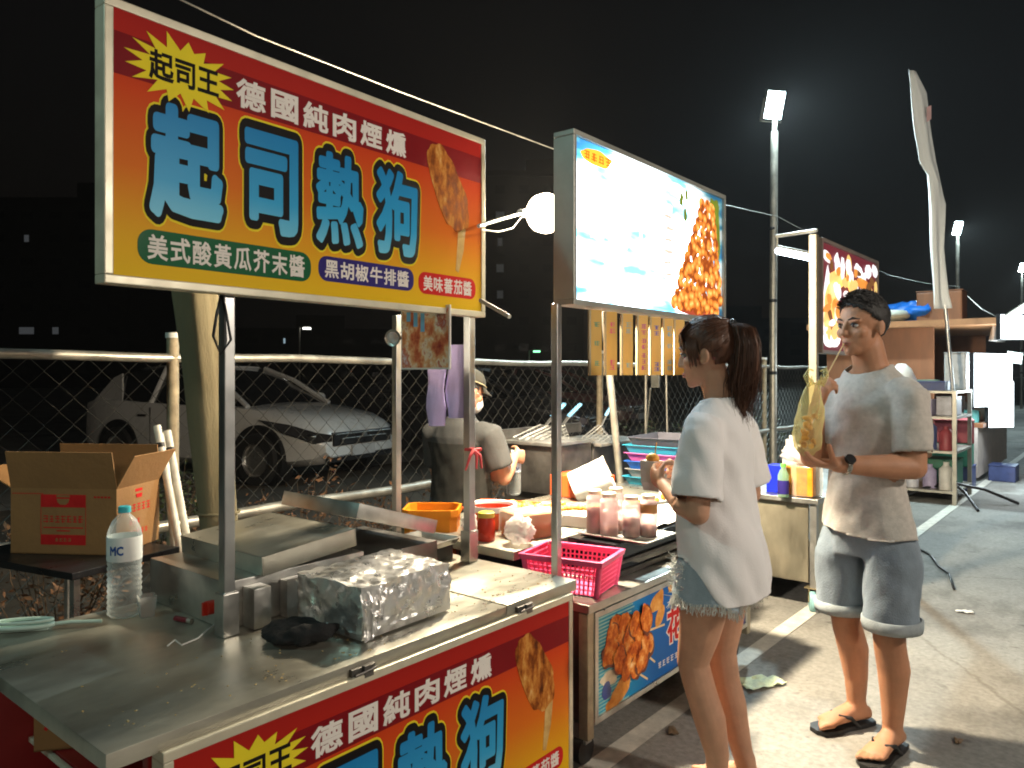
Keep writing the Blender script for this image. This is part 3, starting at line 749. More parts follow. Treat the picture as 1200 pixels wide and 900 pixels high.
for k in range(3): m.prism([(.03+.035*k, -.015), (.05+.035*k, -.015), (.05+.035*k, -.05-.02*k), (.03+.035*k, -.05-.02*k)], a_, ux, uy, nn*.0016)
m.build('printed_blue_patch', mat('pale_blue_print', (.2, .45, .7), .3), pic)
LAV = mat('lavender_plastic', (.5, .4, .68), .5, 0, .1, 10, .15, 30)
m = MB(); c = P(522, 450, t=2.9)
for k in range(2):
    cc = c+Rv*(-.035+.075*k)+V((0, 0, -.02+.03*k))
    rings = []
    for i in range(9):
        z = .14-.28*i/8; w = .034+.004*math.sin(i*1.3+k)
        rings.append([cc+Rv*(w*math.cos(q)*(1+.08*math.sin(3*q+i)))+Fv*(.012*math.sin(q)*(1+.3*math.sin(2*q+i*.8)))+V((0, 0, z)) for q in [2*math.pi*j/14 for j in range(14)]])
    m.loft(rings)
m.tube([c+V((0, 0, .16)), c+V((0, 0, .1))], .006, 6)
tag(m.build('plastic_bag_bundle', LAV, None, 60), 'pair of lavender plastic bag bundles hanging behind the thin steel post', 'bags')
# clip lamp, unlit, at the left of the picture
cl = thing('clip_lamp', 'small round unlit clip lamp on the post beside the hanging photo', 'lamp', P(462, 396, t=2.85))
c = P(461, 396, t=2.85)
m = MB().lathe([(.0, -.02), (.012, -.018), (.03, .0), (.032, .006), (.028, .004), (0, .0)], c, 20, (.35, -.9, .0)); m.build('lamp_shade', STEEL2, cl, 60)
m = MB().ell(c+V((.01, -.012, 0)), (.022, .022, .022), 14, 8); m.build('bulb', clear('frosted_glass', (.85, .87, .9), .5, .3), cl, 180)
m = MB().tube([c, c+Rv*.03], .006, 8); m.build('clamp', BLACKP, cl)
# white stick under the red signboard, yellow tie
m = MB().tube([P(563, 352, t=2.5), P(597, 371, t=2.35)], .007, 10); tag(m.build('white_rod', mat('cream_pvc', (.7, .66, .55), .5), None, 60), 'short cream rod sticking out behind the lower right corner of the red signboard', 'rod')

# ------------------------------------------------------------------ the lamp on an arm between signs 1 and 2
lb = thing('arm_lamp', 'bright white bulb on a thin arm beside the red signboard', 'lamp', P(566, 264, t=2.55))
bc = P(637, 250, t=3.48)
a0 = P(561, 265, t=2.72); a1 = P(612, 250, t=3.36)
m = MB().tube([a0, a0.lerp(a1, .5)+V((0, 0, .002)), a1], .007, 10); m.build('lamp_arm', WHITEP, lb, 60)
m = MB().tube([a0+V((.004, .01, -.012)), a0.lerp(a1, .4)+V((0, 0, -.045)), a0.lerp(a1, .75)+V((0, 0, -.05)), a1+V((0, 0, -.012))], .003, 6); m.build('lamp_cable', WHITEP, lb, 60)
ax = (bc-a1).normalized()
m = MB().lathe([(0, -.012), (.018, -.012), (.02, .02), (.017, .026)], a1-ax*.005, 18, ax, cap=True); m.build('lamp_holder', WHITEP, lb, 40)
m = MB().lathe([(.0, -.105), (.022, -.1), (.05, -.07), (.085, -.02), (.092, .02), (.082, .055), (.05, .082), (0, .09)], bc, 24, ax)
tgt = V((-1.0, 4.4, .3)); lamp('bulb_light', 'SPOT', bc+(tgt-bc).normalized()*.13, 600, (1, .84, .6), .09, tgt, R(140), .5); lamp('bulb_light', 'POINT', bc, 420, (1, .84, .6), .05)
bulbo = m.build('bulb', lit_glass('lit_bulb', (1, .84, .6), BULB), lb, 180)

# ------------------------------------------------------------------ overhead cable
m = MB(); q = [P(150, -30, t=2.6), P(300, 42, t=3.0), P(470, 108, t=3.6), P(658, 178, t=4.6), P(853, 241, t=6.2), P(912, 254, X=-3.46), P(955, 277, t=10.3), P(1040, 322, t=13), P(1090, 333, t=15.5), P(1126, 336, t=19.3)]
tag(m.tube(q, .004, 6).build('overhead_cable', GALV, None, 180), 'white cable strung above the stalls from signboard to lamp pole', 'cable')
m = MB(); tag(m.tube([P(1126, 340, t=19.4), P(1150, 362, t=19), P(1180, 378, t=18)], .012, 6).build('overhead_cable', GALV, None, 180), 'dim cable drooping from the second lamp pole towards the wooden kiosk', 'cable')

# ================================================================== STALL 2: the fried snack cart
s2 = thing('fried_snack_cart', 'steel snack cart with a blue picture panel of fried chicken, in the middle', 'food cart', (-2.0, 3.0, 0))
m = MB(); m.span((-1.83, 2.235, .57), (-1.485, 3.70, .60)); m.build('front_ledge', STEEL2, s2, bev=.003)
m = MB(); m.span((-2.55, 2.25, .70), (-1.84, 3.95, .735)); m.build('table_top', STEEL, s2, bev=.003)
m = MB(); m.span((-1.835, 2.6, .602), (-1.60, 3.66, .735)); m.build('black_glass_front', mat('black_glass', (.012, .013, .016), .12, 0, .2, coat=.5), s2, bev=.003)
m = MB(); m.span((-1.598, 2.62, .655), (-1.585, 3.64, .668)); m.span((-1.598, 2.62, .604), (-1.59, 3.64, .625)); m.build('front_trim', DARKSTEEL, s2)
m = MB(); m.span((-2.5, 2.28, .16), (-2.47, 3.9, .698)); m.span((-2.468, 2.28, .16), (-1.56, 2.30, .568)); m.span((-2.468, 3.66, .16), (-1.56, 3.68, .568)); m.span((-2.466, 2.302, .16), (-1.58, 3.658, .18))
m.build('cart_body', DARKSTEEL, s2)
for y in (2.255, 3.675):
    m = MB().span((-1.53, y-.02, .12), (-1.49, y+.02, .568)); m.build('corner_post', mat('worn_steel_post', (.4, .36, .27), .45, .7, .3, 14), s2, bev=.004)
for x, y in ((-1.56, 2.3), (-2.4, 2.3), (-1.56, 3.62), (-2.4, 3.62)):
    MB().tube([(x-.02, y, .05), (x+.02, y, .05)], .05, 16).build('caster', BLACKP, s2, 60)
    MB().box((x, y, .115), (.06, .04, .07)).build('caster_bracket', STEEL2, s2)
post(s2, -1.62, 2.225, .60, 1.67, .014, foot=False)
m = MB().tube([P(727, 566, Z=.735), P(714, 436, t=4.55), P(706, 330, t=4.5)], .022, 12); m.build('post', GALV, s2, 60)
# lower picture panel
pan = thing('picture_panel', 'blue picture panel of fried chicken skewers on the front of the second cart', 'sign', (-1.488, 2.96, 0), R(90))
W2, zb, zt = 1.37, .165, .566
m = MB()
for c, d in (((0, .012, zb+.011), (W2, .03, .022)), ((0, .012, zt-.011), (W2, .03, .022)), ((-W2/2+.011, .012, (zb+zt)/2), (.022, .03, zt-zb-.044)), ((W2/2-.011, .012, (zb+zt)/2), (.022, .03, zt-zb-.044))): m.box(c, d)
m.build('panel_frame', STEEL2, pan, bev=.002, local=True)
blue_bg = ramp_mat('printed_blue_sea', [(0, (.25, .5, .5)), (.12, (.02, .32, .5)), (.35, (.01, .12, .42)), (1, (.008, .06, .35))], 'X', -W2/2, W2/2, .35, .12)
pb = MB().box((0, .014, (zb+zt)/2), (W2-.04, .02, zt-zb-.04)).build('printed_panel', blue_bg, pan, local=True)
m = MB()
for k in range(28):
    z = zb+.025+k*.0128; m.box((-W2/2+.022+.11-.02*math.sin(k*.9), .0036, z), (.22-.04*math.sin(k*.9), .0006, .005))
m.build('pale_ripples', mat('pale_teal_print', (.3, .55, .55), .4), pb, local=True)
CHICK = [blotch('printed_fried_chicken', [(.33, (.2, .025, .004)), (.44, (.48, .1, .012)), (.53, (.66, .2, .03)), (.61, (.78, .36, .09)), (.7, (.88, .65, .35))], 24, .4, bump=0, detail=8),
         blotch('printed_cutlet', [(.3, (.45, .14, .02)), (.5, (.7, .32, .07)), (.7, (.8, .48, .16))], 18, .4, bump=0)]
rn = random.Random(21)
def blob(mb, cx, cz, rx, rz, y, rot=0, wob=.18, h=.0008, n=26):
    s = rn.uniform(0, 50); po = []
    for k in range(n):
        a = 2*math.pi*k/n; r = 1+wob*noise.noise(V((math.cos(a)*1.6+s, math.sin(a)*1.6, s)))*1.6
        u, w = rx*r*math.cos(a), rz*r*math.sin(a)
        po.append((cx+u*math.cos(rot)-w*math.sin(rot), cz+u*math.sin(rot)+w*math.cos(rot)))
    mb.prism(po, (0, -y, 0), (1, 0, 0), (0, 0, 1), (0, -h, 0))
m = MB(); k = 0
for cx, cz in ((-.54, .48), (-.56, .44), (-.47, .47), (-.5, .41), (-.58, .39), (-.44, .42), (-.4, .45), (-.36, .41), (-.45, .36), (-.52, .35), (-.38, .35), (-.47, .31), (-.41, .29), (-.32, .36), (-.36, .31), (-.33, .46)):
    a_, c_, r_ = rn.uniform(.045, .06), rn.uniform(.035, .048), rn.uniform(0, 3)
    m.mi = 1; blob(m, cx+.003, cz-.005, a_*1.08, c_*1.1, -.0033+.0008*k, r_, h=.0004); m.mi = 0; blob(m, cx, cz, a_, c_, -.0029+.0008*k, r_, h=.0004); k += 1
m.build('chicken_picture', [CHICK[0], mat('printed_chunk_shadow', (.12, .02, .004), .5, 0, .3, 20)], pb, local=True)  # second colour: shadow between the chunks, drawn into the picture
for q in ((-.22, .5, .06, .035, -.0035, .3), (-.2, .44, .05, .03, -.003, 1), (-.5, .235, .08, .035, -.003, .4), (-.56, .2, .05, .025, -.0024, .2), (-.1, .53, .03, .02, -.003)):
    m = MB(); blob(m, *q); m.build('cutlet_picture', CHICK[1], pb, local=True)
m = MB(); blob(m, -.58, .3, .06, .03, -.0035); blob(m, -.46, .26, .05, .014, -.0035, .5); m.build('onion_picture', mat('printed_onion', (.75, .68, .5), .4, 0, .25, 20), pb, local=True)
m = MB(); blob(m, -.6, .26, .03, .03, -.0028); m.build('blue_ball_picture', mat('printed_deep_blue', (.02, .05, .3), .35), pb, local=True)
m = MB()
for a, b_ in (((-.3, .4), (-.16, .39)), ((-.34, .33), (-.24, .26)), ((-.38, .26), (-.3, .21))):
    d = V((b_[0]-a[0], b_[1]-a[1])); nrm = V((-d.y, d.x)).normalized()*.004
    m.prism([(a[0]+nrm.x, a[1]+nrm.y), (b_[0]+nrm.x, b_[1]+nrm.y), (b_[0]-nrm.x, b_[1]-nrm.y), (a[0]-nrm.x, a[1]-nrm.y)], (0, .0035, 0), (1, 0, 0), (0, 0, 1), (0, -.0006, 0))
m.build('skewer_picture', mat('printed_bamboo', (.8, .6, .3), .4), pb, local=True)
for nm, mt, r, y in (('white_outline', WHITEPRINT, .09, -.0035), ('red_lettering', REDPILL, .035, -.0028)):
    m = MB(); lettering(m, '花', -.14, .0, .3, .44, y, r, .0004, 0, .035); lettering(m, '枝', .02, .16, .3, .44, y, r, .0004, 0, .035); m.build(nm, mt, pb, local=True)
m = MB()
for k in range(12): glyph_marks(m, -.2+.035*k, .235, .025, .028, -.0034, rn)
m.build('small_white_writing', WHITEPRINT, pb, local=True)
# two small squids drawn in dark blue near the cutlet
# ------------------------------------------------------------------ sign 2: lit box
W3, H3, z3 = 1.33, .63, 1.665
s2s = thing('lit_signboard', 'glowing blue and white lightbox sign with a pile of fried balls on its right', 'sign', (-1.56, 2.90, 0), R(90.5))
m = MB(); f = .02; dp = .09
for c, d in (((0, dp/2-.004, z3+f/2), (W3, dp, f)), ((0, dp/2-.004, z3+H3-f/2), (W3, dp, f)), ((-W3/2+f/2, dp/2-.004, z3+H3/2), (f, dp, H3-2*f)), ((W3/2-f/2, dp/2-.004, z3+H3/2), (f, dp, H3-2*f))): m.box(c, d)
m.build('frame', mat('grey_sign_frame', (.4, .4, .36), .4, .4, .15), s2s, bev=.003, local=True)
MB().box((0, .075, z3+H3/2), (W3-2*f, .01, H3-2*f)).build('back_panel', STEEL2, s2s, local=True)
def lit_face():
    m = bpy.data.materials.new('lit_sign_print'); m.use_nodes = True; n = m.node_tree.nodes; L = m.node_tree.links; b = n['Principled BSDF']
    tc = n.new('ShaderNodeTexCoord'); mp = n.new('ShaderNodeMapping'); L.new(tc.outputs['Object'], mp.inputs[0]); mp.inputs['Scale'].default_value = (.8, 1, 3.2)
    nz = n.new('ShaderNodeTexNoise'); nz.inputs['Scale'].default_value = 3.2; nz.inputs['Detail'].default_value = 3; L.new(mp.outputs[0], nz.inputs['Vector'])
    cr = n.new('ShaderNodeValToRGB'); L.new(nz.outputs['Fac'], cr.inputs[0]); el = cr.color_ramp.elements
    el[0].position = .38; el[0].color = (.035, .2, .42, 1); el[1].position = .5; el[1].color = (.75, .88, .95, 1); e = el.new(.44); e.color = (.12, .45, .62, 1)
    sp = n.new('ShaderNodeSeparateXYZ'); L.new(tc.outputs['Object'], sp.inputs[0])
    # the tubes behind the film sit in the middle of the box: brightness falls to the rim
    cb = n.new('ShaderNodeCombineXYZ'); 
    for ax, c0, s0 in (('X', -.12, 1/.62), ('Z', z3+.30, 1/.36)):
        ma = n.new('ShaderNodeMath'); ma.operation = 'SUBTRACT'; ma.inputs[1].default_value = c0; L.new(sp.outputs[ax], ma.inputs[0])
        mb = n.new('ShaderNodeMath'); mb.operation = 'MULTIPLY'; mb.inputs[1].default_value = s0; L.new(ma.outputs[0], mb.inputs[0]); L.new(mb.outputs[0], cb.inputs[ax])
    ln = n.new('ShaderNodeVectorMath'); ln.operation = 'LENGTH'; L.new(cb.outputs[0], ln.inputs[0])
    mr = n.new('ShaderNodeMapRange'); mr.interpolation_type = 'SMOOTHSTEP'; L.new(ln.outputs['Value'], mr.inputs[0]); mr.inputs[1].default_value = .5; mr.inputs[2].default_value = 1.3; mr.inputs[3].default_value = 14; mr.inputs[4].default_value = .25
    L.new(cr.outputs[0], b.inputs['Base Color']); L.new(cr.outputs[0], b.inputs['Emission Color']); L.new(mr.outputs[0], b.inputs['Emission Strength']); b.inputs['Roughness'].default_value = .4
    return m
fp = MB().box((0, .02, z3+H3/2), (W3-2*f+.002, .02, H3-2*f+.002)).build('lit_panel', lit_face(), s2s, local=True)
X3 = lambda s: -W3/2+f+s*(W3-2*f)
Z3 = lambda v_: z3+H3-f-v_*(H3-2*f)
BALL = blotch('printed_fried_balls', [(.0, (.9, .6, .22)), (.25, (.8, .38, .09)), (.5, (.62, .2, .03)), (.75, (.25, .05, .01))], 30, .4, 1.15, 'voronoi', 0)
rn = random.Random(4); m = MB(); k = 0
for row in range(12):
    v_ = .93-.074*row; half = .2*(1-.066*row)+.01; cx = .795+.0065*row
    q = max(2, int(half*2/.042))
    for i in range(q):
        s = cx-half+2*half*(i+.5)/q+rn.uniform(-.004, .004)
        if s > .985: continue
        blob(m, X3(s), Z3(v_+rn.uniform(-.012, .012)), .033, .032, -.0085+.0002*((k*7) % 13)+.0001*row, rn.uniform(0, 3), .08, .0007, 14); k += 1
m.build('fried_ball_picture', BALL, fp, local=True)
m = MB()
blob(m, X3(.8), Z3(.965), .23, .022, -.0094, 0, .05); m.build('plate_picture', mat('printed_plate', (.45, .06, .03), .4, emit=(.6, .12, .05), es=.5), fp, local=True)
LEAFP = mat('printed_leaves', (.2, .3, .03), .4, 0, .4, 14, emit=(.3, .33, .03), es=.35)
for s, v_, a, b_ in ((.94, .14, .026, .06), (.96, .26, .02, .09), (.972, .4, .014, .08), (.91, .075, .03, .026), (.955, .085, .024, .034), (.66, .14, .024, .035), (.69, .24, .018, .04), (.7, .09, .016, .025)):
    m = MB(); blob(m, X3(s), Z3(v_), a*.9, b_*.9, -.0093+.0005*s, 0, .3); m.build('leaf_picture', LEAFP, fp, local=True)
m = MB(); blob(m, X3(.12), Z3(.085), .105, .03, -.0088, 0, .15, .0005, 40); m.build('yellow_title_patch', mat('printed_yellow_patch', (.8, .5, .04), .4, emit=(1, .6, .05), es=.9), fp, local=True)
m = MB()
for i in range(4): glyph_marks(m, X3(.065+.038*i), Z3(.085), .04, .034, -.0079, rn)
m.build('orange_title_writing', mat('printed_orange_writing', (.7, .12, .01), .4, emit=(.9, .18, .01), es=.7), fp, local=True)
PALEPUR = mat('printed_lilac_writing', (.45, .4, .75), .4, 0, .1, emit=(.6, .55, .95), es=1.2)
for i in range(5): m = MB(); glyph_marks(m, X3(.1+.1*i), Z3(.83), .085, .06, -.0085, rn); m.build('lilac_writing', PALEPUR, fp, local=True)
WHT = mat('lit_white_writing', (.9, .9, .9), .4, 0, .05, emit=(1, .98, .95), es=2.4)
m = MB()
for i in range(4): glyph_marks(m, X3(.12+.14*i), Z3(.42), .15, .28, -.0088, rn)
m.build('white_writing', WHT, fp, local=True)
m = MB()
for i in range(6): blob(m, X3(.56+.012*(i % 2)), Z3(.3+.085*i), .045, .008, -.0086, 0, .3)
m.build('pale_red_writing', mat('printed_pale_red', (.7, .3, .25), .4, 0, .1, emit=(1, .6, .5), es=1.1), fp, local=True)

# hanging price strips
STRIP = mat('strip_wood', (.66, .4, .09), .5, 0, .12, 5, stretch=(1, 1, .15))
cols = [(.15, .35, .2), (.7, .08, .22), (.25, .4, .4), (.45, .06, .22), (.12, .1, .4), (.15, .35, .55), (.7, .25, .2)]
words = ['green', 'crimson', 'grey green', 'deep red', 'navy', 'sky blue', 'pale red']
rn = random.Random(11)
pxs = [699, 717, 736, 754, 769, 784, 797]
fr_, st_, en_ = 1, None, None
for i, x in enumerate(pxs):
    p = P(x, 362+i*2.2, X=-1.56); hgt = .245; w = .044
    t = thing('price_strip', 'narrow orange price strip with %s writing hanging under the lightbox sign' % words[i], 'sign', (p.x, p.y, 1.656), R(58+rn.uniform(-3, 3)), 'price strips under the lightbox')
    b = MB().box((0, .004, -hgt/2), (w, .008, hgt)).build('strip_board', STRIP, t, bev=.001, local=True)
    MB().box((-w/2-.004, .006, -hgt/2), (.007, .014, hgt)).build('strip_edge', mat('cream_strip_edge', (.4, .34, .22), .6), t, local=True)
    m = MB()
    rows = {0: (.055, .125, .2), 1: (.05, .075, .195, .215), 2: (.045, .07, .205), 3: (.045, .07, .105, .13, .165, .19, .215), 4: (.045, .07, .2, .22), 5: (.045, .07, .12, .19, .215), 6: (.05, .08, .2)}[i]
    for z in rows: glyph_marks(m, .002, -z, .026, .021, .0003, rn)
    m.build('strip_writing', mat('strip_ink', cols[i], .5, 0, .1), b, local=True)

# ------------------------------------------------------------------ things on the second cart
# pink basket with holes
bk = thing('pink_basket', 'pink plastic basket with pierced sides on the steel ledge', 'basket', (-1.67, 2.40, .602), R(12))
lx, ly, hz = .27, .2, .135
def basket(t, lx, ly, hz, mt, nxh, nzh):
    def wall(a, b, mb):
        a, b = V(a), V(b)
        out = V((0, 0, 0))
        for i in range(nxh+1):
            p = a.lerp(b, i/nxh); fl = 1+.13
            mb.tube([V((p.x, p.y, .004)), V((p.x*fl, p.y*fl, hz*.86))], .0036, 4)
        for k in range(nzh+1):
            z = .004+(hz*.82)*k/nzh; fl = 1+.13*z/(hz*.86)
            mb.tube([V((a.x*fl, a.y*fl, z)), V((b.x*fl, b.y*fl, z))], .0034, 4)
    m = MB(); cs = [(-lx/2, -ly/2), (lx/2, -ly/2), (lx/2, ly/2), (-lx/2, ly/2)]
    for q in range(4): a, b = cs[q], cs[(q+1) % 4]; wall((*a, 0), (*b, 0), m)
    m.build('basket_walls', mt, t, local=True)
    m = MB(); fl = 1.13
    R_ = lambda k, z, th=0: [V((sx*(lx/2*k+th), sy*(ly/2*k+th), z)) for sx, sy in ((-1, -1), (1, -1), (1, 1), (-1, 1))]
    m.loft([R_(fl, hz*.84), R_(fl*1.0, hz*.84, .012), R_(fl*1.02, hz, .014), R_(fl, hz), R_(fl, hz*.84)], cap=False)
    m.build('basket_rim', mt, t, bev=.002, local=True)
    MB().box((0, 0, .003), (lx, ly, .005)).build('basket_floor', mt, t, local=True)
    m = MB()
    for sx, sy in ((-1, -1), (1, -1), (1, 1), (-1, 1)): MB().tube([(sx*lx/2, sy*ly/2, 0), (sx*lx/2*1.13, sy*ly/2*1.13, hz*.9)], .012, 8).build('basket_corner', mt, t, 60, local=True)
basket(bk, lx, ly, hz, PINKP, 16, 6)
# tray with spice bottles
tt = tray('spice_tray', 'long shallow tray under the spice bottles at the cart front', (-1.645, 2.755, .738), (.32, .24, .016), 0)
PB = clear('pink_bottle_plastic', (.92, .76, .76), .5, .3)
POW = mat('brown_powder', (.3, .16, .1), .9, 0, .2, 30)
CAPM = mat('pale_lid', (.75, .66, .52), .45, 0, .1)
def spice(label, loc, h=.175, r=.036, fill=.32):
    t = thing('spice_bottle', label, 'bottle', loc, 0, 'spice bottles on the tray')
    MB().lathe([(0, 0), (r*.92, .001), (r, .008), (r, h*.78), (r*.9, h*.84), (r*.72, h*.87), (r*.72, h*.9), (0, h*.9)], n=24).build('bottle_body', PB, t, 180, local=True)
    MB().lathe([(0, .003), (r*.93, .004), (r*.95, h*fill), (r*.5, h*(fill+.04)), (0, h*(fill+.02))], n=20).build('powder', POW, t, 60, local=True)
    MB().lathe([(0, h*.9), (r*.8, h*.9), (r*.8, h*.985), (r*.72, h), (0, h)], n=22).build('lid', CAPM, t, 40, local=True)
    return t
zt_ = .742
b0 = spice('tall pink spice bottle at the left of the tray, half hidden behind the next', (-1.765, 2.70, zt_), .185, .036, .55)
spice('pink spice bottle second from the left on the tray, with pale lid', (-1.695, 2.70, zt_), .18, .038, .18)
spice('pink spice bottle with a thick brown band of powder, third on the tray', (-1.615, 2.745, zt_), .17, .037, .42)
b4 = spice('pink spice bottle nearest the woman, with a brown paper band', (-1.56, 2.79, zt_), .175, .036, .25)
MB().lathe([(.0368, .1), (.0372, .102), (.0372, .135), (.0368, .137)], n=24).build('paper_band', CARD, b4, 60, local=True)
spice('short pink spice bottle behind the tray bottles', (-1.73, 2.81, zt_), .185, .036, .2)
# wrapped box, food trays, skewers
PLASTF = clear('wrap_film', (.9, .85, .78), .1, .12)
wb = MB().box((0, 0, .05), (.2, .15, .1)).build('wrapped_box', mat('brown_paper', (.42, .2, .09), .7, 0, .2, 8), None, bev=.006, local=True); wb.location = (-1.97, 2.52, .737); wb.rotation_euler = (0, 0, R(70)); tag(wb, 'brown paper box wrapped in clear plastic film beside the pink basket', 'box')
fm = MB().box((0, 0, .053), (.212, .162, .105)).bm(); bmesh.ops.subdivide_edges(fm, edges=fm.edges, cuts=9, use_grid_fill=True)
for q in fm.verts: q.co += noise.noise_vector(q.co*22)*.006; q.co.z = max(.001, q.co.z)
bm_obj('plastic_wrap', fm, PLASTF, wb, 180, local=True)
def fried(mb, c, r, n=3):
    for k in range(n): mb.ell(V(c)+V((rn.uniform(-1, 1)*r, rn.uniform(-1, 1)*r, rn.uniform(0, .4)*r)), (r*rn.uniform(.7, 1.1), r*rn.uniform(.6, .9), r*rn.uniform(.5, .7)), 12, 7, (rn.uniform(0, 1), rn.uniform(0, 1), rn.uniform(0, 3)))
FRIED = blotch('golden_fried_food', [(.3, (.4, .12, .01)), (.45, (.65, .28, .03)), (.6, (.8, .45, .08)), (.75, (.88, .62, .2))], 30, .45, bump=.6)
ORT = mat('orange_red_tray', (.7, .1, .02), .4, 0, .1)
t1 = tray('food_tray', 'orange red tray of fried food in front of the vendor', (-2.32, 2.78, .74), (.34, .26, .05), R(20), ORT)
m = MB()
for k in range(14): fried(m, (-2.32+rn.uniform(-.1, .1), 2.78+rn.uniform(-.08, .08), .775), .028, 2)
tag(m.build('fried_snacks', FRIED, None, 180), 'heap of golden fried snacks in the orange red tray', 'food')
m = MB().lathe([(.09, 0), (.11, .09), (.112, .09), (.105, .088), (.085, .004), (0, .004)], n=28); o = m.build('orange_tub', ORT, None, 60, local=True); o.location = (-2.22, 2.56, .737); tag(o, 'orange red tub with white paper rim beside the wrapped box', 'tub')
MB().lathe([(.113, .075), (.116, .08), (.112, .1), (.1, .098), (.098, .085)], n=28).build('paper_liner', PAPER, o, 60, local=True)
sk = random.Random(2)
SK0 = None
def skewer(label, loc, rz):
    t = thing('fried_skewer', label, 'skewer', loc, rz, 'fried skewers laid out on the wrapped box')
    m = MB()
    for k in range(6): m.ell((-.07+.028*k, sk.uniform(-.003, .003), 0), (.02, .017, .015), 12, 7, (0, sk.uniform(-.4, .4), sk.uniform(0, 3)))
    m.build('fried_pieces', FRIED, t, 180, local=True)
    MB().tube([(-.11, 0, 0), (.15, 0, 0)], .0022, 6).build('stick', BAMBOO, t, local=True)
for k, (x, y, a) in enumerate(((-2.05, 2.82, 50), (-2.0, 2.86, 62), (-1.96, 2.90, 44), (-2.12, 2.86, 70))):
    skewer('golden fried skewer %s' % ('nearest the wrapped box', 'lying second from the wrapped box', 'lying closest to the spice bottles', 'lying nearest the vendor')[k], (x, y, .80), R(a))
o = MB().box((0, 0, .028), (.36, .26, .054)).build('paper_tray', PAPER, None, bev=.005, local=True); o.location = (-2.03, 2.87, .737); o.rotation_euler = (0, 0, R(12)); tag(o, 'white paper covered board under the fried skewers', 'board')
# white bucket lying on its side
m = MB().lathe([(0, 0), (.085, .0), (.1, .2), (.104, .2), (.104, .212), (.097, .212), (.082, .008), (0, .008)], n=30); o = m.build('white_bucket', WHITEP, None, 40, local=True)
o.location = P(672, 572, t=4.1); o.rotation_euler = (Rv*.85+V((0, 0, .35))-Fv*.1).to_track_quat('Z', 'Y').to_euler(); tag(o, 'white plastic bucket lying tilted behind the spice bottles', 'bucket')
o = MB().box((0, 0, .06), (.3, .2, .12)).build('food_box', ORT, None, bev=.006, local=True); o.location = (-2.37, 3.5, .737); tag(o, 'orange red box behind the white bucket', 'box')
# red jar, plastic bags at the gap between the carts
j = thing('sauce_jar', 'red sauce jar with yellow lid beside the orange bin', 'jar', P(582, 657, Z=.705)+V((0, 0, -.0)))
j.location = (-2.05, 2.33, .736); 
MB().lathe([(0, 0), (.034, .001), (.037, .008), (.037, .075), (.03, .092), (.03, .098), (0, .098)], n=24).build('jar_body', mat('red_sauce', (.6, .03, .01), .25, 0, .15), j, 60, local=True)
MB().lathe([(0, .096), (.034, .096), (.034, .114), (.03, .117), (0, .117)], n=24).build('jar_lid', mat('yellow_lid', (.8, .55, .08), .4), j, 40, local=True)
def crumple(name, label, loc, r, mt, seed, cat='bag', rz=0):
    m = MB().ell((0, 0, r[2]), r, 40, 24); b = m.bm()
    for q in b.verts:
        d = q.co-V((0, 0, r[2])); k = 1+.35*noise.noise(d*(.6/max(r))*5+V((seed, 0, 0)))+.16*noise.noise(d*(1/max(r))*7+V((0, seed, 0)))
        q.co = V((0, 0, r[2]))+d*k; q.co.z = max(.001, q.co.z)
    o = bm_obj(name, b, mt, None, 180, local=True); o.location = loc; o.rotation_euler = (0, 0, rz); tag(o, label, cat); return o
BAGW = clear('white_bag_film', (.9, .87, .84), .6, .3)
crumple('plastic_bag', 'crumpled white plastic bag between the red jar and the pink basket', (-1.9, 2.36, .736), (.06, .05, .055), BAGW, 3)
crumple('plastic_bag', 'white plastic bag bunched left of the red jar', (-2.17, 2.36, .736), (.035, .03, .05), BAGW, 8)
# orange bin
m = MB(); k_ = lambda s, z: [V((a*.115*s, b*.1*s, z)) for a, b in ((-1, -.75), (-.75, -1), (.75, -1), (1, -.75), (1, .75), (.75, 1), (-.75, 1), (-1, .75))]
m.loft([k_(.82, 0), k_(1, .8), k_(1.06, .8), k_(1.06, .83), k_(.97, .83), k_(.8, .02)], cap=False); m.add(k_(.8, .02), [tuple(range(8))])
o = m.build('orange_bin', ORANGEP, None, 40, local=True); o.location = (-2.40, 2.37, .0); o.rotation_euler = (0, 0, R(38)); tag(o, 'tall orange plastic bin between the two carts, next to the vendor', 'bin')
# fryer with baskets
fy = thing('deep_fryer', 'dark steel deep fryer standing behind the second cart', 'fryer', (-2.75, 3.8, 0))
m = MB(); m.span((-2.93, 3.50, .0), (-2.57, 4.3, .72)); m.build('fryer_stand', DARKSTEEL, fy, bev=.005)
m = MB(); m.span((-2.94, 3.48, .722), (-2.56, 3.88, 1.0)); m.build('fryer_tank', DARKSTEEL, fy, bev=.006)
m = MB(); m.span((-2.94, 3.9, .722), (-2.56, 4.34, .97)); m.build('fryer_tank', DARKSTEEL, fy, bev=.006)
m = MB(); m.span((-2.96, 3.46, 1.001), (-2.54, 3.885, 1.02)); m.span((-2.96, 3.895, .972), (-2.5, 4.5, .99)); m.build('fryer_rim', STEEL2, fy, bev=.003)
m = MB(); m.span((-2.96, 3.47, 1.02), (-2.92, 4.3, 1.08)); m.build('fryer_back', DARKSTEEL, fy)
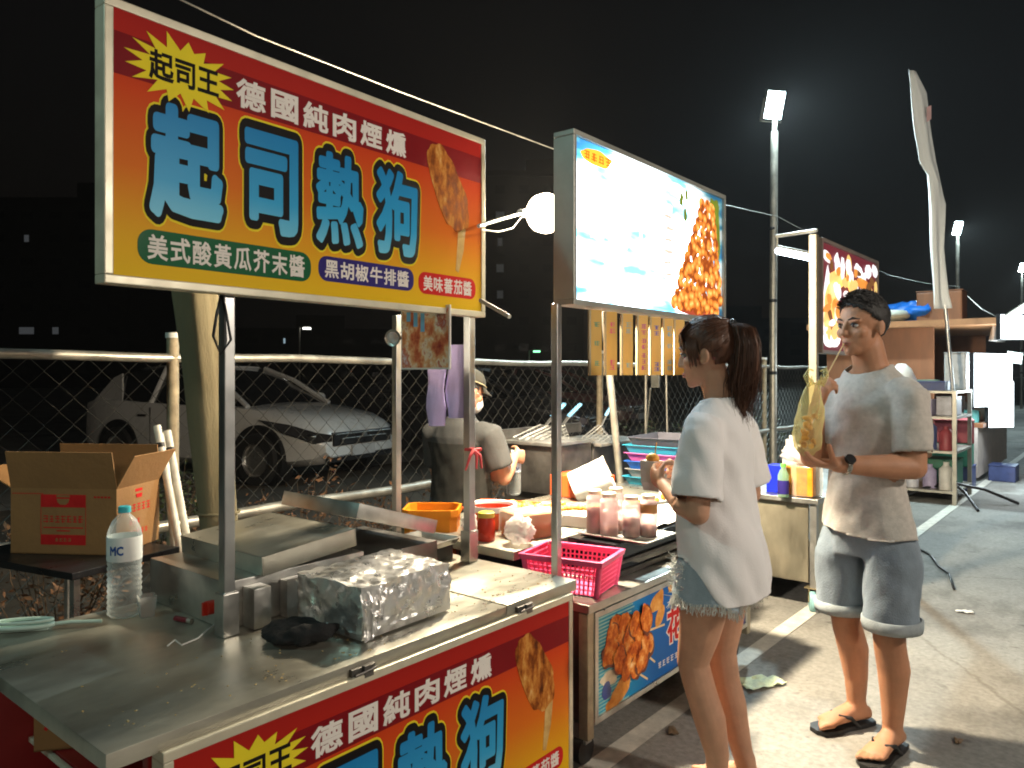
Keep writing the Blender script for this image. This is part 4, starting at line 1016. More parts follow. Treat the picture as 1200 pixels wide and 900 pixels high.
def fry_basket(label, loc, rz, tilt):
    t = thing('fry_basket', label, 'fry basket', loc, rz, 'fry baskets on the deep fryer')
    M_ = Matrix.Rotation(R(tilt), 4, 'Y')
    m = MB(); lx, ly, h = .2, .11, .1
    for k in range(9): x = -lx/2+lx*k/8; m.tube([(x, -ly/2, h), (x, -ly/2, 0), (x, ly/2, 0), (x, ly/2, h)], .0016, 4)
    for k in range(6): y = -ly/2+ly*k/5; m.tube([(-lx/2, y, h), (-lx/2, y, 0), (lx/2, y, 0), (lx/2, y, h)], .0016, 4)
    for z in (.02, .04, .06, .08, .1): m.tube([(-lx/2, -ly/2, z), (lx/2, -ly/2, z), (lx/2, ly/2, z), (-lx/2, ly/2, z), (-lx/2, -ly/2, z)], .0018 if z < .1 else .004, 4)
    q = MB().join(m, M_); q.build('wire_basket', POST, t, local=True)
    q = MB().join(MB().tube([(lx/2, -.012, h*.9), (lx/2+.08, -.012, h+.03)], .004, 6).tube([(lx/2, .012, h*.9), (lx/2+.08, .012, h+.03)], .004, 6), M_); q.build('handle_rods', POST, t, local=True)
    q = MB().join(MB().box((lx/2+.12, 0, h+.047), (.12, .03, .018), (0, R(-20), 0)), M_); q.build('handle_grip', mat('blue_grip', (.1, .26, .45), .4), t, bev=.004, local=True)
    return t
fry_basket('fry basket with blue handle nearest the vendor', P(628, 518, t=4.58)+V((0, 0, -.03)), R(62), -22)
fry_basket('fry basket with blue handle in the middle of the fryer', P(648, 517, t=4.7)+V((0, 0, -.03)), R(62), -22)
fry_basket('bright wire fry basket raised at the right end of the fryer', P(700, 523, t=4.75)+V((0, 0, -.01)), R(42), -38)
# stack of woven trays
for k, (mt, nm) in enumerate(((TEALP, 'teal'), (mat('grey_plastic', (.3, .3, .3), .5), 'grey'), (BLUEP, 'blue'), (mat('magenta_plastic', (.6, .12, .35), .4), 'magenta'), (TEALP, 'upper teal'), (mat('dark_plastic', (.06, .06, .08), .5), 'topmost dark'))):
    o = tray('stacked_tray', '%s plastic tray in the stack behind the second cart' % nm, (-2.25+.012*(k % 2), 4.25, .742+.048*k), (.34-.01*(k % 2), .46, .05), R(3*(k % 3)), mt)
    o['group'] = 'stack of plastic trays'
o = MB().span((-2.5, 3.98, .70), (-2.0, 4.55, .738)).build('side_shelf', STEEL2, None, bev=.003); tag(o, 'steel shelf table carrying the stack of plastic trays', 'table')
for x in (-2.47, -2.03):
    for y in (4.02, 4.5): MB().span((x-.012, y-.012, 0), (x+.012, y+.012, .698)).build('leg', STEEL2, o)
# paper sheets and white plates towards the woman
rn = random.Random(33)
for k in range(3):
    o = MB().lathe([(0, 0), (.075, 0), (.1, .02), (.101, .021), (.075, .003), (0, .003)], n=24).build('paper_plate', PAPER, None, 60, local=True)
    o.location = (-1.98+.03*k, 3.35+.2*k, .738+.004*k); tag(o, 'white paper plate with fried food, %s' % ('left of the row by the woman', 'middle of the row by the woman', 'far end of the row by the woman')[k], 'plate', 'paper plates on the second cart')
    m = MB()
    for q in range(5): fried(m, (o.location.x+rn.uniform(-.04, .04), o.location.y+rn.uniform(-.04, .04), .757+.004*k), .022, 1)
    tag(m.build('fried_pieces', FRIED, None, 180), 'fried pieces on the paper plate, %s' % ('left', 'middle', 'far')[k]+' one by the woman', 'food')
b = MB(); N = 14
for i in range(N+1):
    for q in range(N+1):
        x = -1.95+.33*i/N; y = 2.95+.6*q/N; b.v.append(V((x, y, .742+.02*abs(noise.noise(V((x*9, y*9, 1))))+.012*abs(noise.noise(V((x*25, y*25, 1)))))))
for i in range(N):
    for q in range(N): a = i*(N+1)+q; b.f.append([a, a+N+1, a+N+2, a+1]); b.m.append(0)
bb = b.bm(); thicken(bb, .001); tag(bm_obj('paper_sheet', bb, PAPER, None, 180), 'crumpled white paper sheet spread on the second cart near the woman', 'paper')
# lightweight stand behind the stall
m = MB(); m.tube([(-3.1, 5.5, 0), (-3.1, 5.5, 1.5)], .012, 8); m.tube([(-3.1, 5.5, .9), (-3.0, 5.4, 1.3)], .006, 6); m.tube([(-2.95, 5.62, 0), (-2.97, 5.6, 1.48)], .009, 8); m.tube([(-3.1, 5.5, 1.46), (-2.97, 5.6, 1.46)], .008, 6)
m.box((-3.04, 5.55, 1.36), (.07, .02, .12)); tag(m.build('metal_stand', GALV, None, 60), 'thin grey metal stand before the fence behind the plastic trays', 'stand')

# ------------------------------------------------------------------ leaning parasol, white tubes
KHAKI = mat('khaki_canvas', (.2, .17, .1), .9, 0, .12, 6, .2, 120, stretch=(1, 1, .3))
pa = thing('folded_parasol', 'folded khaki canvas parasol leaning between the cart and the fence', 'parasol', P(258, 650, t=3.5))
rings = []; pl = [(226, 300, .085), (229, 345, .088), (238, 420, .083), (247, 500, .088), (253, 570, .083), (258, 625, .082), (262, 652, .07)]
for i, (x, y, r) in enumerate(pl):
    c = P(x, y, t=3.35+.02*i); rr = []
    for q in range(40):
        a = 2*math.pi*q/40; k = 1+.1*math.sin(4*a+.5*i)+.04*math.sin(9*a+i)
        rr.append(c+Rv*(r*k*math.cos(a))+Fv*(r*.85*k*math.sin(a)))
    rings.append(rr)
MB().loft(rings).build('canvas', KHAKI, pa, 180)
c0, c1 = P(262, 652, t=3.47), P(266, 700, t=3.6); c1.z = .0
MB().tube([c0+V((0, 0, .1)), c0+V((.0, 0, -.2)), V((c0.x, c0.y, 0))], .02, 12).build('pole', GALV, pa, 60)
m = MB(); c = P(256, 600, t=3.44)
m.tube([c+Rv*(.092*math.cos(a))+Fv*(.08*math.sin(a)) for a in [2*math.pi*q/20 for q in range(21)]], .006, 6); m.build('tie', KHAKI, pa, 60)
tb = random.Random(6); topp = [(184, 499), (196, 505), (190, 508)]; bot = [(211, 644), (222, 646), (205, 641)]
TUBEW = mat('scuffed_white_pvc', (.72, .69, .6), .5, 0, .2, 22)
for k in range(3):
    a, b_ = P(*topp[k], t=3.0+.04*k), P(*bot[k], t=2.92+.04*k); d = (b_-a).normalized(); e = a+d*((a.z)/-d.z)
    o = MB().tube([a, e], .0145, 14).build('white_tube', TUBEW, None, 60)
    tag(o, ('left', 'right', 'rear')[k]+' one of the scuffed white tubes leaning beside the cardboard box', 'tube', 'leaning white tubes')
    if k < 2:
        for s in (.1, .78): c = a.lerp(e, s*.55); MB().tube([c, c+d*.018], .0163, 14).build('black_band', BLACKP, o, 60)

# ================================================================== STALL 3
s3 = thing('drinks_cart', 'steel drinks cart on pale blue casters between the woman and the man', 'food cart', (-1.9, 5.3, 0))
m = MB(); m.span((-2.5, 4.58, .645), (-1.44, 6.1, .675)); m.build('counter_top', STEEL2, s3, bev=.003)
PANEL3 = mat('worn_steel_panel', (.5, .45, .34), .4, .85, .25, 5, .05, 60, stretch=(1, 1, .4))
m = MB(); m.span((-2.46, 4.62, .17), (-1.51, 4.64, .643)); m.build('end_panel', PANEL3, s3, bev=.002)
m = MB(); m.span((-1.49, 4.68, .17), (-1.475, 6.05, .643)); m.build('front_panel', PANEL3, s3)
m = MB(); m.span((-2.46, 4.645, .17), (-2.44, 6.05, .643)); m.span((-2.438, 4.645, .16), (-1.5, 6.05, .18)); m.build('cart_body', DARKSTEEL, s3)
for x in (-2.47, -1.475):
    for y in (4.62, 6.06): MB().span((x-.02, y-.02, .14), (x+.02, y+.02, .643)).build('corner_post', STEEL2, s3, bev=.003)
BLW = mat('pale_blue_wheel', (.25, .48, .5), .5, 0, .1)
for x, y in ((-1.49, 4.63), (-2.42, 4.63), (-1.49, 6.0), (-2.42, 6.0)):
    w = MB().lathe([(.0, -.016), (.03, -.018), (.06, -.016), (.064, -.008), (.064, .008), (.06, .016), (.03, .018), (0, .016)], (x, y, .065), 24, (.9, .42, 0)).build('caster_wheel', BLW, s3, 40)
    MB().tube([V((x, y, .065))+V((.9, .42, 0))*-.022, V((x, y, .065))+V((.9, .42, 0))*.022], .012, 12).build('hub', STEEL2, w, 60)
    m = MB(); ax = V((.9, .42, 0)).normalized(); pe = V((-.42, .9, 0)).normalized()
    for sg in (-1, 1): m.prism([(-.03, .075), (.03, .075), (.012, -.01), (-.012, -.01)], V((x, y, .065))+ax*(.022*sg), pe, V((0, 0, 1)), ax*.004)
    m.box((x, y, .143), (.07, .07, .006)); m.build('caster_bracket', mat('brass_steel', (.5, .42, .25), .4, .8), s3)
m = MB().span((-1.52, 4.66, .677), (-1.475, 4.705, 2.25)); m.build('post', mat('cream_post', (.22, .19, .13), .5, .1, .1), s3, bev=.003)  # near post in one even cream base colour
m = MB().span((-1.52, 6.02, .677), (-1.475, 6.065, 2.25)); m.build('post', GALV, s3, bev=.003)
sg = thing('lit_menu_sign', 'lit menu sign with maroon, white and yellow food pictures above the man', 'sign', (-1.47, 5.38, 0), R(90))
W4, H4, z4 = 1.3, .70, 1.54
m = MB(); f = .02
for c, d in (((0, .03, z4+f/2), (W4, .08, f)), ((0, .03, z4+H4-f/2), (W4, .08, f)), ((-W4/2+f/2, .03, z4+H4/2), (f, .08, H4-2*f)), ((W4/2-f/2, .03, z4+H4/2), (f, .08, H4-2*f))): m.box(c, d)
m.build('frame', mat('brown_frame', (.25, .2, .17), .5, .2), sg, bev=.002, local=True)
fp = MB().box((0, .02, z4+H4/2), (W4-.038, .02, H4-.038)).build('lit_panel', mat('maroon_lit_print', (.12, .02, .03), .4, 0, .2, emit=(.2, .03, .04), es=.6), sg, local=True)
rn = random.Random(12)
EM = lambda nm, c, s: mat(nm, c, .4, 0, .25, 9, emit=c, es=s)
YEL, ORA, WHI, BRN = EM('printed_noodles', (.8, .55, .18), .95), EM('printed_orange', (.75, .28, .05), .9), EM('printed_white_block', (.85, .85, .88), 1.15), EM('printed_brown', (.25, .1, .03), .5)
def sgb(nm, mt, lst):
    for k, (x, z, a, c, r) in enumerate(lst):
        m = MB(); blob(m, x, z, a, c, -.0095+.0003*k, r, .15); m.build(nm, mt, fp, local=True)
sgb('plate_picture', WHI, [(-.4, 1.72, .2, .15, .2), (-.52, 1.88, .06, .2, -.2)])
sgb('noodle_picture', YEL, [(-.44, 1.8, .13, .17, -.2), (-.3, 2.02, .18, .06, .1), (-.05, 2.08, .06, .12, 0), (.5, 1.88, .07, .16, .1), (.1, 1.75, .2, .1, 0)])
sgb('label_picture', WHI, [(-.52, 2.14, .09, .035, -.1), (-.32, 2.12, .04, .07, 0), (-.2, 2.1, .04, .08, 0), (.16, 2.12, .1, .045, -.1), (.1, 1.93, .09, .1, 0), (.32, 1.95, .12, .12, 0), (-.1, 1.93, .1, .03, 0), (.4, 2.14, .08, .05, 0)])
sgb('orange_picture', ORA, [(-.5, 2.14, .06, .02, -.1), (.25, 2.04, .14, .04, 0), (-.36, 1.84, .07, .06, .5), (-.3, 1.7, .08, .05, 0)])
sgb('brown_picture', BRN, [(-.42, 1.72, .05, .04, .4), (-.3, 1.78, .04, .03, 1), (-.48, 1.78, .03, .05, 1)])
rn2 = random.Random(31)
for nm, mt, n_ in (('white_block_picture', WHI, 16), ('small_noodle_picture', YEL, 14), ('small_orange_picture', ORA, 12), ('small_brown_picture', BRN, 12)):
    sgb(nm, mt, [(rn2.uniform(-.58, .58), rn2.uniform(1.6, 2.17), rn2.uniform(.03, .08), rn2.uniform(.015, .05), rn2.uniform(-.3, .3)) for k in range(n_)])
ORD = ['plate', 'noodle', 'label', 'orange', 'brown', 'white', 'small']
for o in fp.children: o.location.y = -.003*ORD.index(o.name.split('_')[0])-(.006 if 'orange' in o.name and 'small' in o.name else .003 if 'noodle' in o.name and 'small' in o.name else 0)
# tube light bridging the pole and the sign
tl = thing('tube_light', 'glowing white tube light beside the lit menu sign', 'lamp', P(934, 299, t=5.0))
a, b_ = P(912, 294, t=5.15), P(955, 303, t=4.95)
m = MB().tube([a, b_], .022, 12, True); m.build('tube', glow('tube_glow', (.75, .9, 1), 22), tl, 60)
MB().tube([a+V((0, 0, .028)), b_+V((0, 0, .028))], .012, 8).build('fixture', STEEL2, tl)
MB().tube([P(910, 277, t=5.2), P(957, 270, t=4.9)], .012, 8).tube([P(911, 277, t=5.2), P(911, 294, t=5.17)], .006, 6).build('bracket', GALV, tl)
# things on the drinks cart
CT3 = .676
jg = thing('drink_jug', 'clear square jug of amber drink covered with a white plastic bag', 'jug', (-1.62, 4.72, CT3))
jp = P(941, 581, Z=CT3); jg.location = jp; jg.matrix_basis = Matrix.Translation(jp)
MB().box((0, 0, .095), (.16, .14, .18)).build('amber_drink', mat('amber_drink', (.62, .24, .02), .15, 0, .35, 16, trans=.0, emit=(.6, .25, .03), es=.0, coat=.6), jg, bev=.012, local=True)
MB().lathe([(.112, .004), (.118, .01), (.118, .21), (.112, .21)], n=4).build('jug_wall', clear('jug_plastic', (.9, .86, .8), .15, .1), jg, local=True)
crumple('plastic_bag', 'white plastic bag pulled over the top of the amber jug', jp+V((0, 0, .2)), (.115, .1, .05), BAGW, 5)
p = P(912, 579, Z=CT3); o = MB().box((0, 0, .085), (.1, .12, .17)).build('blue_box', mat('blue_box_print', (.015, .03, .55), .4, 0, .15), None, bev=.004, local=True); o.location = p+V((-.04, .1, 0)); tag(o, 'bright blue box on the drinks cart behind the green bottle', 'box')
gb = thing('green_bottle', 'bottle with green cap and dark blue label on the drinks cart', 'bottle', P(914, 582, Z=CT3)+V((.02, .0, 0)))
MB().lathe([(0, 0), (.03, .001), (.032, .01), (.032, .13), (.02, .16), (.013, .17), (.013, .185), (0, .185)], n=20).build('bottle_body', clear('bottle_green', (.5, .75, .5), .4, .1), gb, 180, local=True)
MB().lathe([(.0325, .02), (.033, .022), (.033, .1), (.0325, .102)], n=20).build('bottle_label', NAVYPRINT, gb, 60, local=True)
MB().lathe([(0, .18), (.017, .18), (.017, .2), (0, .201)], n=16).build('bottle_cap', mat('green_cap', (.15, .5, .08), .4), gb, 40, local=True)
for k, (x, y, h) in enumerate(((937, 545, .1), (926, 560, .07))):
    o = MB().lathe([(0, 0), (.04, 0), (.042, .15+h), (.03, .19+h), (.02, .2+h), (.02, .24+h), (0, .24+h)], n=20).build('white_bottle', WHITEP, None, 60, local=True)
    p = P(x-4, 581, Z=CT3); o.location = p+V((-.12, .28+.1*k, 0)); tag(o, ('tall white plastic bottle behind the amber jug', 'shorter white plastic bottle behind the amber jug')[k], 'bottle')

# ================================================================== FLOODLIGHT POLES
COOL = (.72, .95, 1)
FLG = glow('floodlight_glass', COOL, 90)
def light_pole(label, x, y, h, power, yaw):
    t = thing('lamp_pole', label, 'lamp pole', (x, y, 0), 0, 'floodlight poles along the fence')
    MB().tube([(0, 0, 0), (.0, 0, 2.2), (.015, 0, h-.35)], .045, 14).build('pole', GALV, t, 60, local=True)
    m = MB()
    for z in (1.4, 2.3, 3.2): m.lathe([(.046, z), (.05, z+.01), (.05, z+.03), (.046, z+.04)], n=14)
    m.build('cable_ties', BLACKP, t, 60, local=True)
    M_ = Matrix.Translation((.02, 0, h-.02)) @ Matrix.Rotation(yaw, 4, 'Z') @ Matrix.Rotation(R(20), 4, 'X')
    head = MB().join(MB().box((0, .03, 0), (.26, .05, .36)), M_).build('lamp_head', DARKSTEEL, t, bev=.008, local=True)
    MB().join(MB().box((0, .002, 0), (.225, .005, .32)), M_).build('lamp_glass', FLG, head, local=True)
    m = MB().join(MB().box((-.14, .04, -.06), (.01, .03, .26)).box((.14, .04, -.06), (.01, .03, .26)).box((0, .04, -.2), (.28, .04, .012)), M_)
    m.tube([(.015, 0, h-.37), (.02, 0, h-.2)], .03, 10); m.build('bracket', GALV, t, local=True)
    d = (M_.to_3x3() @ V((0, -1, 0))).normalized()
    c = V((x, y, 0))+M_ @ V((0, -.02, 0))
    lamp('floodlight', 'SPOT', c, power, COOL, .12, c+d+V((0, 0, -.75)), R(160), .6)
    return t
light_pole('nearest tall grey lamp pole with a bright white floodlight, behind the stalls', -3.5, 9.4, 4.78, 2100, R(52))
light_pole('second lamp pole with a small white floodlight above the wooden kiosk', -3.5, 22.0, 5.1, 1400, R(52))
light_pole('farthest lamp pole with a white floodlight at the right edge of the view', -3.5, 36, 5.6, 1200, R(52))

# ================================================================== FEATHER FLAG
FLAGC = mat('white_flag_cloth', (.84, .87, .87), .8, 0, .06, 4, .12, 60, stretch=(1, 1, .3), sheen=.2)
ffb = P(1117, 588, Z=.0)
ff = thing('feather_flag', 'tall white feather flag drooping on a bent pole with a black tripod foot', 'flag', (ffb.x, ffb.y, 0))
dt = ray(1117, 437).length
T = P(1117, 588, Z=0); td = (T-V((0, 0, 0))).dot(Fv)
fp_ = [(1120, 585), (1117, 462), (1109, 372), (1098, 270), (1085, 170), (1074, 110), (1066, 84)]
pts = [P(x, y, t=td) for x, y in fp_]
MB().tube(pts, [.02, .02, .018, .016, .012, .009, .006], 10).build('flag_pole', POST, ff, 180)
edgeL = [(1063, 82), (1066, 118), (1071, 160), (1076, 190), (1086, 205), (1088, 250), (1090, 300), (1092, 345), (1093, 368)]
edgeR = [(1072, 86), (1084, 110), (1090, 150), (1096, 190), (1104, 222), (1107, 240), (1105, 290), (1109, 345), (1114, 367)]
m = MB(); nn_ = 12
for i in range(len(edgeL)-1):
    for s in range(4):
        f_ = s/4
        a = V(edgeL[i]).lerp(V(edgeL[i+1]), f_); b = V(edgeR[i]).lerp(V(edgeR[i+1]), f_)
        for q in range(nn_+1):
            w = q/nn_; c = a.lerp(b, w); k = i+f_
            m.v.append(P(c.x+.5*math.sin(k*3+w*5), c.y, t=td)+Fv*(.018*math.sin(w*6.5+k*.5)+.008*math.sin(w*11-k*.7)-.03))
rows = len(m.v)//(nn_+1)
for i in range(rows-1):
    for q in range(nn_): a = i*(nn_+1)+q; m.f.append([a, a+1, a+nn_+2, a+nn_+1]); m.m.append(0)
b = m.bm(); thicken(b, .004); fc = bm_obj('flag_cloth', b, FLAGC, ff, 180)
m = MB()
m.prism([(0, 0), (.05, .02), (.05, -.13), (0, -.16)], P(1079, 130, t=td)-Fv*.12, Rv, V((0, 0, 1)), Fv*.002)
m.build('faint_pink_mark', mat('faded_pink_print', (.7, .45, .45), .8), fc)
m = MB(); c = V((ffb.x, ffb.y, .2))
for k, a in enumerate((20, 140, 215, 300)):
    d = V((math.cos(R(a)), math.sin(R(a)), 0)); m.tube([c+d*.03, c+d*.3+V((0, 0, -.05)), c+d*.62+V((0, 0, -.185))], .016, 8)
m.tube([c+V((0, 0, -.06)), c+V((0, 0, .12))], .03, 12); m.build('tripod_foot', BLACKM, ff, 60)

# ================================================================== RACK AND KIOSK DOWN THE LANE
rk = thing('shelf_rack', 'open steel shelf rack full of bottles and boxes beside the feather flag', 'shelf', (-1.85, 9.75, 0))
xs_, ys_ = (-2.25, -1.5), (9.3, 10.25)
for x in xs_:
    for y in ys_: MB().span((x-.02, y-.02, 0), (x+.02, y+.02, 1.2)).build('upright', GALV, rk)
for z in (.12, .55, .92, 1.2):
    m = MB(); m.span((xs_[0]-.02, ys_[0]-.021, z), (xs_[1]+.021, ys_[1]+.021, z+.025)); m.build('shelf_board', GALV, rk)
rn = random.Random(8)
cols = [((.5, .5, .5), 'grey'), ((.62, .6, .55), 'cream'), ((.03, .16, .1), 'dark green'), ((.35, .3, .45), 'mauve'), ((.3, .05, .06), 'dark red'), ((.55, .55, .6), 'pale grey'), ((.06, .08, .2), 'navy')]
CM = [mat('rack_plastic', c, .5, 0, .2, 12) for c, _ in cols]
def canister(x, y, z, r, h, k, label):
    o = MB().lathe([(0, 0), (r, .0), (r, h*.74), (r*.5, h*.86), (r*.42, h*.88), (r*.42, h), (0, h)], n=16).build('canister', CM[k], None, 50, local=True)
    o.location = (x, y, z); tag(o, label, 'canister', 'canisters on the shelf rack')
pos = ['nearest the lane', 'second from the lane', 'third from the lane', 'deepest in the rack']
for lv, z in enumerate((.147, .577)):
    for q in range(4):
        k = (q*2+lv*3+1) % 7; hh = (.3, .26, .33, .22)[(q+lv) % 4]
        canister(-1.6-.17*q, 9.42+.05*(q % 2), z, .072, hh, k, '%s canister on the %s of the rack, %s' % (cols[k][1], ('lowest shelf', 'middle shelf')[lv], pos[q]))
def plainbox(name, label, c, d, mt, rz=0, cat='box', grp=None):
    m = MB().box((0, 0, d[2]/2), d); o = m.build(name, mt, None, bev=min(d)*.06, local=True); o.location = c; o.rotation_euler = (0, 0, rz)
    lidm = MB().box((0, 0, d[2]+.006), (d[0]*1.03, d[1]*1.03, .012)).build('box_lid', mt, o, bev=.003, local=True)
    return tag(o, label, cat, grp)
plainbox('storage_box', 'pale grey storage box on the rack next to the lane', (-1.62, 9.7, .946), (.2, .3, .2), CM[5])
plainbox('storage_box', 'mauve storage box on the upper shelf of the rack', (-1.83, 9.48, .946), (.2, .24, .17), CM[3])
plainbox('storage_box', 'dark red box on the upper shelf of the rack behind the mauve one', (-2.06, 9.5, .946), (.18, .24, .14), CM[4])
plainbox('storage_box', 'grey upright board box on top of the rack', (-1.6, 10.05, 1.226), (.22, .22, .42), CM[0])
plainbox('storage_box', 'dark low crate on top of the rack beside the white hood', (-1.75, 9.5, 1.226), (.3, .3, .09), CM[6])
plainbox('storage_box', 'dark green tub on the lowest shelf of the rack', (-1.7, 9.95, .146), (.3, .4, .28), CM[2])
o = MB().lathe([(0, .3), (.04, .295), (.1, .24), (.15, .12), (.17, 0), (.165, 0), (.14, .12), (.09, .23), (0, .28)], n=24).build('white_hood', WHITEP, None, 180, local=True); o.location = (-2.05, 9.45, 1.227); tag(o, 'white rounded hood on the left end of the rack top', 'hood')
for k in range(3):
    o = MB().lathe([(0, 0), (.1, 0), (.12, .05), (.12, .055), (.095, .01), (0, .01)], n=20).build('green_bowl', mat('pale_green_bowl', (.25, .42, .33), .4), None, 60, local=True); o.location = (-1.86, 9.86, 1.227+.03*k); tag(o, ('bottom', 'middle', 'top')[k]+' pale green bowl of the stack on the rack', 'bowl', 'stacked bowls on the rack')
kx0, kx1, ky0, ky1 = -3.4, -1.55, 11.2, 14.2
ki = thing('wooden_kiosk', 'brown wooden kiosk with a flat roof and bright white lit panels', 'kiosk', (-2.5, 12.7, 0))
m = MB(); m.span((kx0, ky0, .1), (kx1-.5, ky0+.05, 2.02)); m.span((kx0, ky0+.055, .1), (kx0+.05, ky1, 2.02)); m.span((kx0, ky1-.05, .1), (kx1-.3, ky1-.001, 2.02)); m.build('plank_wall', WOOD, ki)
m = MB(); m.span((kx0-.2, ky0-.25, 2.022), (kx1+.3, ky1+.2, 2.10)); m.build('roof', mat('roof_wood', (.3, .14, .06), .55, 0, .25, 6), ki)
m = MB(); m.span((kx1-.75, ky0+.06, .72), (kx1+.05, ky1-.1, .77)); m.build('counter', WOOD, ki)
m = MB(); m.span((kx1-.05, ky0+.06, .08), (kx1-.01, ky1-.1, .718)); m.build('counter_front', mat('pale_counter_front', (.45, .38, .34), .5, 0, .25, 8), ki)
LITP = glow('lit_white_panel', (.85, .95, 1), 7)
def lit_panel(label, a, b, th):
    """a, b: opposite corners (world) of a thin glowing box facing the camera side"""
    t = thing('light_box', label, 'light box', (a+b)/2)
    t.matrix_basis = Matrix.Translation((a+b)/2)
    w = V((b.x-a.x, b.y-a.y, 0)); d = w.normalized(); n_ = V((0, 0, 1)).cross(d)
    if n_.dot(-a) < 0: n_ = -n_
    MB().prism([(0, a.z), (w.length, a.z), (w.length, b.z), (0, b.z)], V((a.x, a.y, 0)), d, V((0, 0, 1)), -n_*th).build('panel_box', BLACKM, t)
    MB().prism([(.012, a.z+.012), (w.length-.012, a.z+.012), (w.length-.012, b.z-.012), (.012, b.z-.012)], V((a.x, a.y, 0))+n_*.001, d, V((0, 0, 1)), n_*.008).build('glowing_face', LITP, t)
lit_panel('large upright white lit panel at the kiosk front', P(1141, 478, t=9.7), P(1186, 414, t=10.1), .05)
lit_panel('lower white lit panel hanging at the right of the kiosk', P(1158, 502, t=9.85), P(1188, 446, t=9.95), .05)
lit_panel('white lit panel under the roof corner at the right edge', P(1172, 398, t=9.0), P(1205, 369, t=9.2), .05)
tl = thing('tube_light', 'glowing white tube light slanting at the right edge above the kiosk', 'lamp', P(1190, 372, t=8.9)); MB().tube([P(1176, 378, t=9), P(1206, 358, t=8.8)], .03, 12, True).build('tube', glow('tube_glow', (.75, .92, 1), 18), tl, 60)
MB().tube([P(1175, 372, t=9.0), P(1206, 352, t=8.8)], .012, 8).build('fixture', GALV, tl)
lamp('kiosk_light', 'POINT', P(1180, 440, t=9.2), 120, (.8, .95, 1), .25)
o = plainbox('wooden_box', 'upright brown wooden box on the kiosk roof', (-2.05, 11.75, 2.101), (.55, .4, .42), WOOD)
# roof things
c = P(1128, 382, X=-2.3); o = MB().lathe([(0, .0), (.3, .02), (.42, .1), (.43, .14), (.38, .22), (.2, .24), (0, .24)], n=30).build('white_basin', mat('pale_green_enamel', (.62, .66, .58), .4, 0, .1), None, 180, local=True); o.scale = (.9, .9, .75); o.location = (-2.75, 11.35, 2.102); tag(o, 'pale upturned basin on the kiosk roof beside the blue bundle', 'basin')
crumple('blue_bundle', 'blue plastic bundle on the kiosk roof behind the pale basin', (-2.35, 11.75, 2.102), (.42, .25, .16), mat('blue_tarp', (.01, .14, .55), .4, 0, .2), 14, 'bundle')
# clutter on the kiosk counter
for k, (y, r, h, mt, nm) in enumerate(((11.6, .09, .16, mat('teal_tin', (.1, .3, .28), .4), 'teal tin'), (11.95, .06, .13, mat('amber_jar', (.4, .22, .05), .3), 'amber jar'), (12.3, .07, .2, WHITEP, 'white jar'), (12.7, .09, .12, CM[4], 'dark red tin'))):
    o = MB().lathe([(0, 0), (r, 0), (r, h*.85), (r*.93, h*.88), (r*.93, h), (0, h)], n=18).build('jar', mt, None, 50, local=True); o.location = (-1.68, y, .771); tag(o, nm+' on the kiosk counter', 'jar')
plainbox('floor_box', 'dark box on the ground before the kiosk counter', (-1.35, 11.9, .0), (.3, .4, .2), CM[6])
o = MB().box((0, 0, .0), (.19, .02, .14)).build('notice_card', mat('pale_card', (.6, .68, .66), .5), None, bev=.003, local=True); o.location = P(1189, 419, t=9.6); o.rotation_euler = (0, R(8), TH); tag(o, 'pale tilted card hanging at the top of the big lit panel', 'card')
for k in range(3):
    plainbox('plastic_crate', ('bottom', 'middle', 'top')[k]+' crate of the dark stack between the rack and the kiosk', (-1.75, 10.75, .285*k), (.42, .5, .27), (CM[6], CM[2], CM[4])[k], .1*k, 'crate', 'crates stacked by the kiosk')
for k, (y, z, h, nm) in enumerate(((11.5, .771, .28, 'slim white bottle at the near end of the kiosk counter'), (12.15, .771, .33, 'tall grey bottle among the jars on the kiosk counter'), (13.0, .771, .26, 'dark bottle at the far end of the kiosk counter'))):
    o = MB().lathe([(0, 0), (.05, 0), (.05, h*.6), (.02, h*.8), (.02, h), (0, h)], n=16).build('bottle', (WHITEP, CM[5], CM[6])[k], None, 60, local=True); o.location = (-1.85, y, z); tag(o, nm, 'bottle')
for k in range(4):
    o = MB().lathe([(0, 0), (.012, .0), (.05, -.16), (.055, -.19), (.045, -.185), (0, -.05)], n=16).build('ladle', STEEL2, None, 60, local=True); o.location = (-1.4, 11.35+.22*k, 2.02); tag(o, ('first', 'second', 'third', 'fourth')[k]+' steel ladle hanging in the row under the kiosk roof edge', 'ladle', 'ladles under the kiosk roof')
